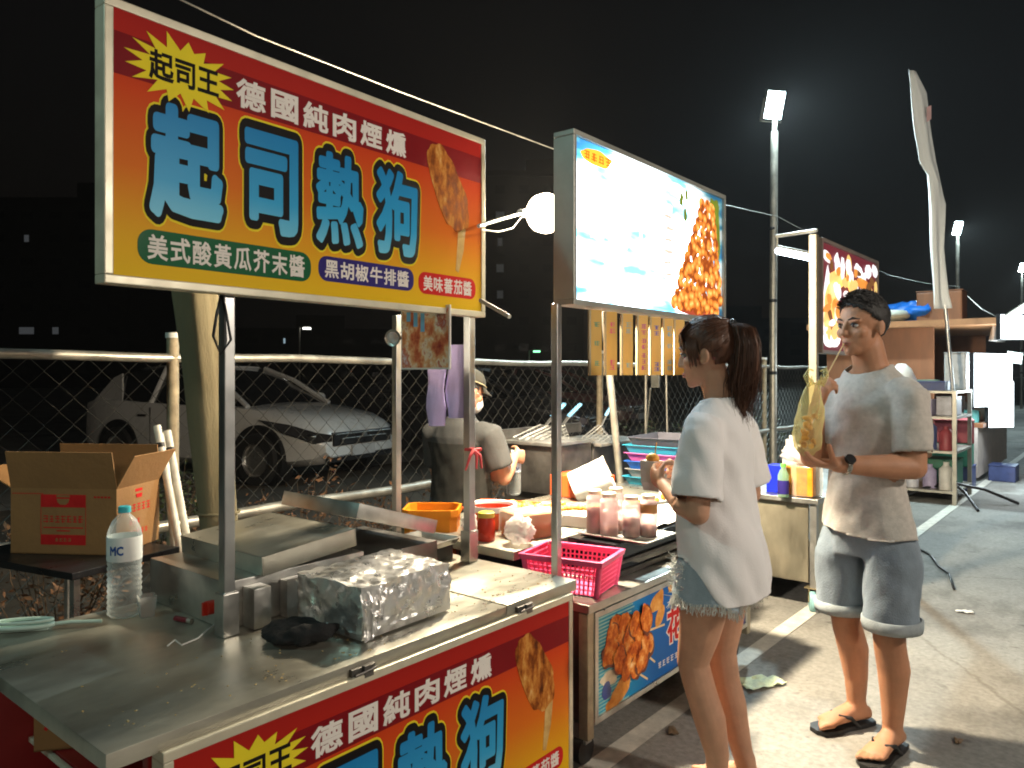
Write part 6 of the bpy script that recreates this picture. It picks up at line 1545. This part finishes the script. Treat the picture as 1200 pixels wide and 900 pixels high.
# denim shorts
DENL = mat('washed_denim', (.33, .41, .47), .9, 0, .3, 7, .25, 260, sheen=.1)
m = MB(); torso(m, [(.68, .16, .12, -.012), (.76, .176, .126, -.014), (.82, .172, .124, -.012), (.92, .14, .11, -.005)])
for a in (-1, 1): m.tube([(a*.09, -.012, .80), (a*.098, -.006, .70), (a*.102, -.004, .56)], [(.094, .104), (.1, .108), (.106, .112)], 22)
b = remesh(m, .0075, 5); displace(b, folds(.008, 8.1, (9, 9, 5)))
hs = lambda c: .662+.012*math.sin(c.x*40+c.y*30)+.03*max(0, abs(c.x)-.1)/.1
cut(b, lambda c: hs(c)-c.z if c.z < .75 else -1, lambda c: V((c.x, c.y, hs(c))))
rim = [v.co.copy() for v in b.verts if v.is_boundary and v.co.z < .7]
tuck(wbody, b); thicken(b, .004); sh = bm_obj('denim_shorts', b, DENL, wo, 180, local=True); tuck(sh, tee_bm, .004)
m = MB()
for c in rim:
    for k in range(3):
        o = V((rnd.gauss(0, .004), rnd.gauss(0, .004), 0)); d = V((c.x*.05+rnd.gauss(0, .006), c.y*.05+rnd.gauss(0, .006), -rnd.uniform(.008, .028))); m.tube([c+o+V((0, 0, .008)), c+o+d*.5+V((rnd.gauss(0, .003), rnd.gauss(0, .003), 0)), c+o+d], .0011, 3)
for k in range(260):            # worn, shredded strip at the left front edge
    z = rnd.uniform(.67, .8); a = rnd.uniform(1.75, 2.9); c = V((.186*math.cos(a)*.98-.0, .135*math.sin(a), z)); d = V((rnd.gauss(0, .014), rnd.gauss(0, .012), rnd.gauss(0, .008)))
    m.tube([c, c*1.02+V((0, 0, c.z*-.02))+d*.5, c+d], .0013, 3)
m.build('frayed_threads', mat('white_threads', (.66, .66, .62), .9), sh, local=True)
for a in (-1, 1):
    ya = (-.03 if a < 0 else -.075)
    m = MB(); po = [(-.045, -.08), (.045, -.08), (.05, .0), (.058, .09), (.05, .16), (.0, .19), (-.05, .16), (-.058, .09), (-.05, .0)]
    m.prism(po, (a*.078, ya, .001), (1, -a*.12, 0), (a*.12, 1, 0), (0, 0, .018)); m.tube([(a*.07-.04, ya+.06, .02), (a*.08, ya+.085, .075), (a*.08+.045, ya+.06, .02)], .008, 6)
    m.build('sandal', mat('tan_sandal', (.2, .12, .07), .7), wo, 40, local=True)
# paper bag of snack in her hands (world space)
hp = Matrix.Translation(wp) @ Matrix.Rotation(R(93), 4, 'Z') @ V((-.02, .225, 1.055))
sb = thing('snack_bag', 'small white paper snack bag in the hands of the woman', 'snack bag', hp)
m = MB(); m.loft([[V((sx*.036*k, sy*.016*k2, z)) for sx, sy in ((-1, -1), (0, -1.2), (1, -1), (1, 1), (0, 1.2), (-1, 1))] for z, k, k2 in ((-.05, .8, .8), (-.02, 1, 1.2), (.03, 1.05, 1.3), (.055, 1.1, 1.2))]); m.build('paper_bag', PAPER, sb, local=True)
m = MB().tube([(0, 0, .02), (.01, .01, .12)], .0022, 6); m.ell((0, 0, .062), (.026, .018, .02), 12, 8); m.build('snack', FRIED, sb, 60, local=True)

# ------------------------------------------------------------------ the man (eating from a bag)
mp = V((-.80, 3.14, 0)); mrz = R(158)
mo = thing('person', 'man in a beige grey t-shirt, denim shorts and black flip flops, eating from a bag', 'person', mp, mrz)
HM = Matrix.Translation((0, .035, 1.60)) @ Matrix.Rotation(R(-4), 4, 'Z') @ Matrix.Rotation(R(-4), 4, 'X')
m = MB(); m.join(head_mb(), HM)
m.tube([(0, -.03, 1.38), (0, -.012, 1.46), (0, .008, 1.53)], [(.08, .07), (.062, .064), (.058, .062)], 18, True)
torso(m, [(.80, .15, .11, 0), (.87, .165, .12, 0), (.95, .158, .12, .01), (1.05, .155, .122, .012), (1.15, .158, .116, .006), (1.26, .165, .108, 0), (1.36, .155, .082, -.015), (1.41, .11, .064, -.022), (1.45, .06, .05, -.02)])
for a in (-1, 1):
    # his left (a<0) is nearer the camera; the feet are set a little apart front to back
    fy_ = -.05 if a > 0 else .02
    m.tube([(a*.092, 0, .88), (a*.105, .01, .74), (a*.11, .015+fy_*.3, .6), (a*.108, .02+fy_*.5, .49), (a*.107, .008+fy_*.6, .4), (a*.108, -.018+fy_*.8, .31), (a*.106, -.022+fy_, .19), (a*.104, -.02+fy_, .1), (a*.104, -.018+fy_, .07)],
           [(.09, .098), (.086, .092), (.07, .075), (.058, .06), (.055, .058), (.056, .061), (.043, .046), (.034, .038), (.034, .04)], 18, True)
    m.footside = -a
    foot(m, (a*.104, -.018+fy_, .07), (a*.18, 1), .255, .022)
L_sh, L_el, L_wr = V((-.152, -.02, 1.35)), V((-.19, .0, 1.075)), V((-.075, .275, 1.09))
m.tube([L_sh, L_sh.lerp(L_el, .35)+V((-.008, 0, 0)), L_sh.lerp(L_el, .7), L_el], [.056, .054, .049, .043], 16, True)
m.tube([L_el, L_el.lerp(L_wr, .3), L_wr], [.044, .046, .029], 16, True)
hand(m, L_wr, (.32, .9, .1), (0, -.25, 1), (-1, .2, .2), 1.06, (.35, .4, .45, .5), .08, .35)
R_sh, R_el, R_wr = V((.152, -.02, 1.35)), V((.165, .12, 1.085)), V((.06, .215, 1.29))
m.tube([R_sh, R_sh.lerp(R_el, .4), R_el], [.056, .053, .043], 16, True)
m.tube([R_el, R_el.lerp(R_wr, .3), R_wr], [.043, .045, .028], 16, True)
hand(m, R_wr, (-.38, .1, .85), (-.3, -.85, .1), (-.3, -.8, .6), 1.04, (.95, 1.05, 1.1, 1.15), .03, .7)
b = remesh(m, .0055, 3); mbody = bm_obj('body', b, SKINM, mo, 180, local=True)
face_parts(mo, HM, mat('lips_brown', (.36, .14, .1), .45), HAIRK)
mh = scalp(mo, HM, lambda c: c.z > .078-.95*max(0, .07-c.y) and (c.z > .03 or c.y < .02) and (c.z > -.012 or c.y < -.035) and c.z > -.055, .006, HAIRK, 5, .003)
m = MB()
for k in range(900):
    a = rnd.uniform(0, 6.28); e = rnd.uniform(.25, 1.5); c = V((.0785*1.05*math.cos(a)*math.cos(e), .098*1.05*math.sin(a)*math.cos(e)-.014, .0925*1.05*math.sin(e)+.032)); d = V((rnd.gauss(0, .3), .5+rnd.gauss(0, .3), .7)).normalized()
    if c.y > .03 and c.z < .07+rnd.uniform(-.004, .006): continue
    m.tube([HM @ c, HM @ (c+d*.012+V((0, .004, 0))), HM @ (c+d*.018+V((0, .012, -.002)))], [.0016, .0014, .0005], 3)
m.build('hair_strands', HAIRK, mh, local=True)
TEEM = mat('beige_grey_tee', (.46, .425, .385), .9, 0, .12, 60, .15, 200, sheen=.15)
m = MB()
torso(m, [(.72, .19, .152, .005), (.80, .188, .15, .006), (.9, .166, .134, .012), (1.0, .15, .13, .018), (1.1, .144, .122, .014), (1.2, .148, .114, .006), (1.28, .152, .106, -.004), (1.35, .146, .09, -.014), (1.405, .12, .08, -.02), (1.44, .09, .075, -.02), (1.47, .08, .072, -.018)])
m.tube([L_sh+V((.05, 0, .0)), L_sh+V((-.005, 0, -.03)), L_sh.lerp(L_el, .4), L_sh.lerp(L_el, .8)], [.066, .068, .068, .069], 22)
m.tube([R_sh+V((-.05, 0, 0)), R_sh+V((.005, 0, -.03)), R_sh.lerp(R_el, .4), R_sh.lerp(R_el, .8)], [.066, .068, .068, .069], 22)
b = remesh(m, .0078, 6); displace(b, folds(.019, 6.7))
for s_, e_ in ((L_sh, L_el), (R_sh, R_el)): open_end(b, s_.lerp(e_, .8), e_-s_, .067)
hem = lambda c: .815+.012*math.sin(c.x*14)+.02*c.y
cut(b, lambda c: hem(c)-c.z if c.z < .95 else -1, lambda c: V((c.x, c.y, hem(c))))
nl = lambda c: 1.452-.42*max(0, c.y+.02)
cut(b, lambda c: c.z-nl(c) if abs(c.x) < .12 else -1, lambda c: V((c.x, c.y, nl(c))))
tuck(mbody, b, .006, ((L_el, L_wr), (L_wr, L_wr+V((.06, .2, .03))), (R_el, R_wr), (R_wr, R_wr+V((-.05, .02, .2))))); tee_bm = b.copy(); thicken(b, .003); bm_obj('t_shirt', b, TEEM, mo, 180, local=True)
DEN = mat('grey_blue_denim', (.2, .25, .3), .9, 0, .35, 6, .3, 240, sheen=.1, stretch=(1, 1, .6))
m = MB(); torso(m, [(.72, .165, .122, .0), (.80, .172, .128, 0), (.86, .16, .12, .006), (.9, .15, .11, .008)])
for a in (-1, 1):
    fy_ = -.05 if a > 0 else .02
    m.tube([(a*.088, 0, .80), (a*.108, .008, .7), (a*.117, .014+fy_*.3, .58), (a*.119, .016+fy_*.45, .42)], [(.088, .106), (.1, .11), (.096, .103), (.094, .1)], 22)
b = remesh(m, .0078, 5); displace(b, folds(.012, 1.9, (9, 9, 5)))
cut(b, lambda c: .478-c.z, lambda c: V((c.x, c.y, .478))); tuck(mbody, b); thicken(b, .004); so = bm_obj('denim_shorts', b, DEN, mo, 180, local=True); tuck(so, tee_bm, .004)
for a in (-1, 1):
    fy_ = -.05 if a > 0 else .02
    c = V((a*.1185, .0155+fy_*.42, 0)); m = MB()
    m.loft([[c+V((rx*math.cos(q), ry*math.sin(q), z)) for q in [2*math.pi*j/30 for j in range(30)]] for z, rx, ry in ((.474, .09, .096), (.471, .1005, .107), (.488, .1035, .11), (.513, .103, .1095), (.515, .096, .102))], cap=False)
    m.build('rolled_cuff', mat('pale_denim_cuff', (.3, .34, .36), .9, 0, .2, 20, .2, 200), so, 180, local=True)
for a in (-1, 1):
    fy_ = -.05 if a > 0 else .02
    an = V((a*.104, -.018+fy_, 0)); f = V((a*.18, 1, 0)).normalized(); s = V((f.y, -f.x, 0)); m = MB()
    po = [(-.03, -.075), (0, -.084), (.03, -.075), (.038, -.02), (.04, .06), (.052, .13), (.046, .185), (.02, .208), (-.02, .208), (-.046, .185), (-.052, .13), (-.04, .06), (-.038, -.02)]
    m.prism(po, an+V((0, 0, .002)), s, f, (0, 0, .018)); so_ = m.build('flip_flop', mat('black_rubber', (.014, .013, .013), .6, 0, .2, 20), mo, bev=.003, local=True)
    m = MB(); tp = an+f*.135+V((0, 0, .02))
    for q in (-1, 1): m.tube([tp+V((0, 0, .02)), an+f*.10+s*(.022*q)+V((0, 0, .062)), an+f*.06+s*(.04*q)+V((0, 0, .055)), an+f*.02+s*(.043*q)+V((0, 0, .015))], [.006, .008, .008, .007], 8)
    m.tube([tp, tp+V((0, 0, .03))], .005, 8); m.build('strap', BLACKP, so_, 60, local=True)
ax = (L_wr-L_el).normalized(); c = L_wr-ax*.035; u = ax.cross(V((0, 0, 1))).normalized(); w_ = u.cross(ax)
m = MB(); m.tube([c+u*(.0335*math.cos(q))+w_*(.0335*math.sin(q)) for q in [2*math.pi*j/28 for j in range(29)]], [(.004, .009)]*29, 8, side=ax.cross(u)); wt = m.build('wristwatch', mat('watch_steel', (.45, .43, .38), .3, .9, .3, 80), mo, 60, local=True)
d = (-u*.6+w_*.5 if False else V((-.75, -.25, .45))).normalized(); d = (d-ax*d.dot(ax)).normalized()
MB().tube([c+d*.032, c+d*.043], .019, 20).build('watch_face', BLACKM, wt, 40, local=True)
# stick at his mouth and the bag in his left hand
MM = Matrix.Translation(mp) @ Matrix.Rotation(mrz, 4, 'Z')
hs_ = R_wr+V((-.045, .02, .095)); mouth = HM @ V((0, .1, -.062))
st = MB().tube([MM @ (hs_+(hs_-mouth)*.25), MM @ mouth], .0026, 8); tag(st.build('bamboo_stick', BAMBOO, None, 60), 'thin bamboo stick the man holds to his mouth', 'stick')
bp = MM @ (L_wr+V((.04, .105, .035)))
BAGY = clear('yellow_bag_film', (.85, .75, .38), .2, .2)
bg_ = thing('food_bag', 'translucent yellow plastic bag of fried food on the palm of the man', 'bag', bp)
rings = []
for i in range(26):
    f_ = i/25; z = .27*f_
    w1 = .62*(.03+.045*sst(0, .12, f_))*(1-.62*sst(.45, 1, f_)); w2 = 1.05*(.03+.03*sst(0, .12, f_))*(1-.78*sst(.4, .95, f_)); sh_ = .03*f_*f_
    rings.append([V((w1*math.cos(q)*(1+.07*math.sin(3*q+i*.5)+.05*math.sin(7*q-i*.8))+sh_, w2*math.sin(q)*(1+.12*math.sin(4*q+i*.6)), z+.02*f_*math.sin(2*q+.6))) for q in [2*math.pi*j/36 for j in range(36)]])
b = MB().loft(rings).bm(); displace(b, lambda c: .0045*noise.noise(c*40)+.002*noise.noise(c*95)); bm_obj('bag_film', b, BAGY, bg_, 180, local=True)
m = MB()
for sg in (-1, 1):
    c0 = V((.03+sg*.016, 0, .25)); pts = [c0, c0+V((sg*.018, .004*sg, .035)), c0+V((sg*.012, .012, .06)), c0+V((sg*-.004, .016, .052))]
    m.tube(pts, [(.013, .004), (.01, .004), (.008, .003), (.006, .003)], 8)
m.build('bag_handle', BAGY, bg_, 180, local=True)
m = MB(); rn = random.Random(15)
for k in range(16): fried(m, (rn.uniform(-.016, .016), rn.uniform(-.016, .016), .03+.007*k), .015, 1)
m.build('fried_food', FRIED, bg_, 180, local=True)

# ------------------------------------------------------------------ the vendor behind the carts
vp = V((-2.79, 2.97, 0))
vo = thing('person', 'vendor in a dark cap and two tone grey polo shirt, back turned, holding a bottle', 'person', vp, R(8))
HV = Matrix.Translation((0, .06, 1.315)) @ Matrix.Rotation(R(-16), 4, 'Z') @ Matrix.Rotation(R(-18), 4, 'X') @ Matrix.Scale(.96, 4)
m = MB(); m.join(head_mb(), HV)
m.tube([(0, -.015, 1.13), (0, .01, 1.2), (0, .04, 1.27)], [(.07, .062), (.056, .058), (.055, .058)], 16, True)
torso(m, [(.64, .16, .12, -.02), (.74, .165, .125, -.01), (.86, .165, .13, 0), (.98, .172, .122, 0), (1.08, .17, .1, -.01), (1.15, .12, .075, -.01), (1.19, .06, .05, -.01)])
for a in (-1, 1):
    m.tube([(a*.09, -.02, .68), (a*.11, .1, .5), (a*.11, .13, .4), (a*.11, .05, .22), (a*.105, -.01, .1), (a*.105, -.01, .07)], [.092, .075, .062, .055, .04, .038], 16, True)
    m.footside = -a; foot(m, (a*.105, -.01, .07), (a*.15, 1), .25, .02)
VR_sh, VR_el, VR_wr = V((.175, 0, 1.09)), V((.235, .05, .87)), V((.2, .215, .965))
VL_sh, VL_el, VL_wr = V((-.175, 0, 1.09)), V((-.215, .08, .86)), V((-.1, .28, .9))
for s_, e_, w_ in ((VR_sh, VR_el, VR_wr), (VL_sh, VL_el, VL_wr)):
    m.tube([s_, s_.lerp(e_, .5), e_], [.056, .05, .042], 14, True); m.tube([e_, e_.lerp(w_, .35), w_], [.042, .042, .027], 14, True)
hand(m, VR_wr, (.1, 1, -.12), (-.9, .1, 0), (0, -.1, 1), 1.0, (.9, .95, 1, 1), .03, .6)
hand(m, VL_wr, (.5, .85, 0), (.6, -.3, .4), (0, 0, 1), 1.0, (.7, .75, .8, .85), .04, .5)
b = remesh(m, .0065, 3); vbody = bm_obj('body', b, SKINV, vo, 180, local=True)
face_parts(vo, HV)
scalp(vo, HV, lambda c: (c.z > .05) or (c.y < -.02 and c.z > -.05) or (c.y < .01 and c.z > .0), .004, HAIRK, 9, .002)
CAPD = mat('dark_cap_cloth', (.035, .034, .028), .9, 0, .2, 20, .2, 180)
m = MB(); rings = []
for i in range(9):
    e = R(2)+R(86)*i/8; rr = []
    for q in range(32):
        a = 2*math.pi*q/32; rr.append(HV @ V((.091*math.cos(a)*math.cos(e)**.8, .111*math.sin(a)*math.cos(e)**.8-.014, .048+.092*math.sin(e))))
    rings.append(rr)
m.loft(rings); cp = m.build('cap', CAPD, vo, 180, local=True)
m = MB(); rings = []
for i in range(7):
    f_ = i/6; rr = []
    for q in range(13):
        a = math.pi*(.12+.76*q/12); rr.append(HV @ V((.09*math.cos(a)*(1-.1*f_), .108*math.sin(a)-.014+.075*f_*math.sin(a), .05-.018*f_-.02*f_*abs(math.cos(a)))))
    rings.append(rr)
for i in range(6):
    for q in range(12): pass
m.loft(rings, cap=False, close=False); b = m.bm(); thicken(b, .004); bm_obj('cap_brim', b, CAPD, cp, 180, local=True)
m = MB().tube([HV @ V((.094*math.cos(a), .115*math.sin(a)-.014, .052)) for a in [2*math.pi*q/32 for q in range(33)]], .003, 6); m.build('cap_band', mat('cap_strap', (.3, .26, .16), .6), cp, local=True)
m = MB(); rings = []
for z, rx, ry, y in ((-.10, .035, .03, .062), (-.08, .05, .045, .062), (-.05, .056, .058, .06), (-.02, .052, .05, .056), (-.005, .04, .035, .056)): rings.append([HV @ V((rx*math.cos(q), y+ry*math.sin(q), z)) for q in [2*math.pi*j/24 for j in range(24)]])
m.loft(rings)
for a in (-1, 1): m.tube([HV @ V((a*.05, .06, -.015)), HV @ V((a*.078, .01, .0)), HV @ V((a*.085, -.022, -.005)), HV @ V((a*.078, .01, -.05)), HV @ V((a*.045, .06, -.08))], .0022, 6)
m.build('face_mask', mat('white_mask', (.75, .76, .74), .85), vo, 180, local=True)
# two tone polo: grey yoke and sleeves above, dark below
def polo_mat():
    m = mat('two_tone_polo', (.1, .1, .1), .9, 0, .1, 30, .12, 180); n = m.node_tree.nodes; L = m.node_tree.links; b = n['Principled BSDF']
    tc = n.new('ShaderNodeTexCoord'); sp = n.new('ShaderNodeSeparateXYZ'); L.new(tc.outputs['Object'], sp.inputs[0])
    ax = n.new('ShaderNodeMath'); ax.operation = 'ABSOLUTE'; L.new(sp.outputs['X'], ax.inputs[0])
    a = n.new('ShaderNodeMath'); a.operation = 'GREATER_THAN'; a.inputs[1].default_value = .176; L.new(ax.outputs[0], a.inputs[0])
    z = n.new('ShaderNodeMath'); z.operation = 'GREATER_THAN'; z.inputs[1].default_value = 1.05; L.new(sp.outputs['Z'], z.inputs[0])
    mx = n.new('ShaderNodeMath'); mx.operation = 'MAXIMUM'; L.new(a.outputs[0], mx.inputs[0]); L.new(z.outputs[0], mx.inputs[1])
    z2 = n.new('ShaderNodeMath'); z2.operation = 'GREATER_THAN'; z2.inputs[1].default_value = .87; L.new(sp.outputs['Z'], z2.inputs[0])
    mn = n.new('ShaderNodeMath'); mn.operation = 'MULTIPLY'; L.new(mx.outputs[0], mn.inputs[0]); L.new(z2.outputs[0], mn.inputs[1])
    mc = n.new('ShaderNodeMixRGB'); mc.inputs[1].default_value = (.013, .013, .011, 1); mc.inputs[2].default_value = (.042, .043, .044, 1); L.new(mn.outputs[0], mc.inputs[0]); L.new(mc.outputs[0], b.inputs['Base Color'])
    return m
m = MB(); torso(m, [(.56, .185, .15, -.02), (.66, .185, .15, -.018), (.78, .18, .146, -.005), (.9, .178, .142, .0), (1.0, .182, .132, -.002), (1.08, .178, .112, -.01), (1.14, .135, .088, -.012), (1.175, .085, .072, -.005), (1.2, .074, .068, 0)])
for s_, e_, sg in ((VR_sh, VR_el, 1), (VL_sh, VL_el, -1)): m.tube([s_-V((sg*.05, 0, 0)), s_, s_.lerp(e_, .4), s_.lerp(e_, .75)], [.075, .078, .077, .078], 20)
b = remesh(m, .008, 5); displace(b, folds(.011, 4.4))
for s_, e_, sg in ((VR_sh, VR_el, 1), (VL_sh, VL_el, -1)):
    open_end(b, s_.lerp(e_, .75), e_-s_, .07)
cut(b, lambda c: .66-c.z, lambda c: V((c.x, c.y, .66))); cut(b, lambda c: c.z-1.188, lambda c: V((c.x, c.y, 1.188))); tuck(vbody, b); thicken(b, .003)
bm_obj('polo_shirt', b, polo_mat(), vo, 180, local=True)
m = MB(); torso(m, [(.58, .165, .13, -.02), (.68, .178, .138, -.02), (.76, .172, .135, -.01)])
for a in (-1, 1): m.tube([(a*.092, -.02, .68), (a*.115, .1, .5), (a*.115, .13, .4), (a*.112, .05, .22), (a*.108, -.01, .08)], [.108, .09, .08, .074, .07], 18)
b = remesh(m, .009, 4); displace(b, folds(.012, 2.2, (9, 9, 6))); bm_obj('trousers', b, mat('slate_denim', (.06, .075, .11), .9, 0, .3, 8, .2, 200), vo, 180, local=True)
for a in (-1, 1):
    m = MB(); m.loft([[V((a*.105, -.01, 0))+V((a*.15*y/.2*.2+x*.046*k, y, z)) for x, y in ((-.8, -.09), (.8, -.09), (1.05, .06), (.9, .17), (0, .2), (-.9, .17), (-1.05, .06))] for z, k in ((.002, 1), (.05, 1), (.085, .75))]); m.build('shoe', BLACKP, vo, 60, local=True)
VM = Matrix.Translation(vp) @ Matrix.Rotation(R(8), 4, 'Z')
vb = VM @ (VR_wr+V((-.05, .075, -.225)))
bt2 = pet_bottle('water_bottle', 'clear water bottle with a white and blue label in the right hand of the vendor', vb, .25, .042, WHITEP, mat('blue_white_label', (.5, .6, .72), .5, 0, .35, 9))
m = MB(); 
for a in (-150, -120, -80, -30): m.tube([V((.0435*math.cos(R(a+k*8)), .0435*math.sin(R(a+k*8)), .15+.008*math.sin(k*2+a))) for k in range(4)], .003, 5)
m.build('label_marks', bl, bt2, local=True)
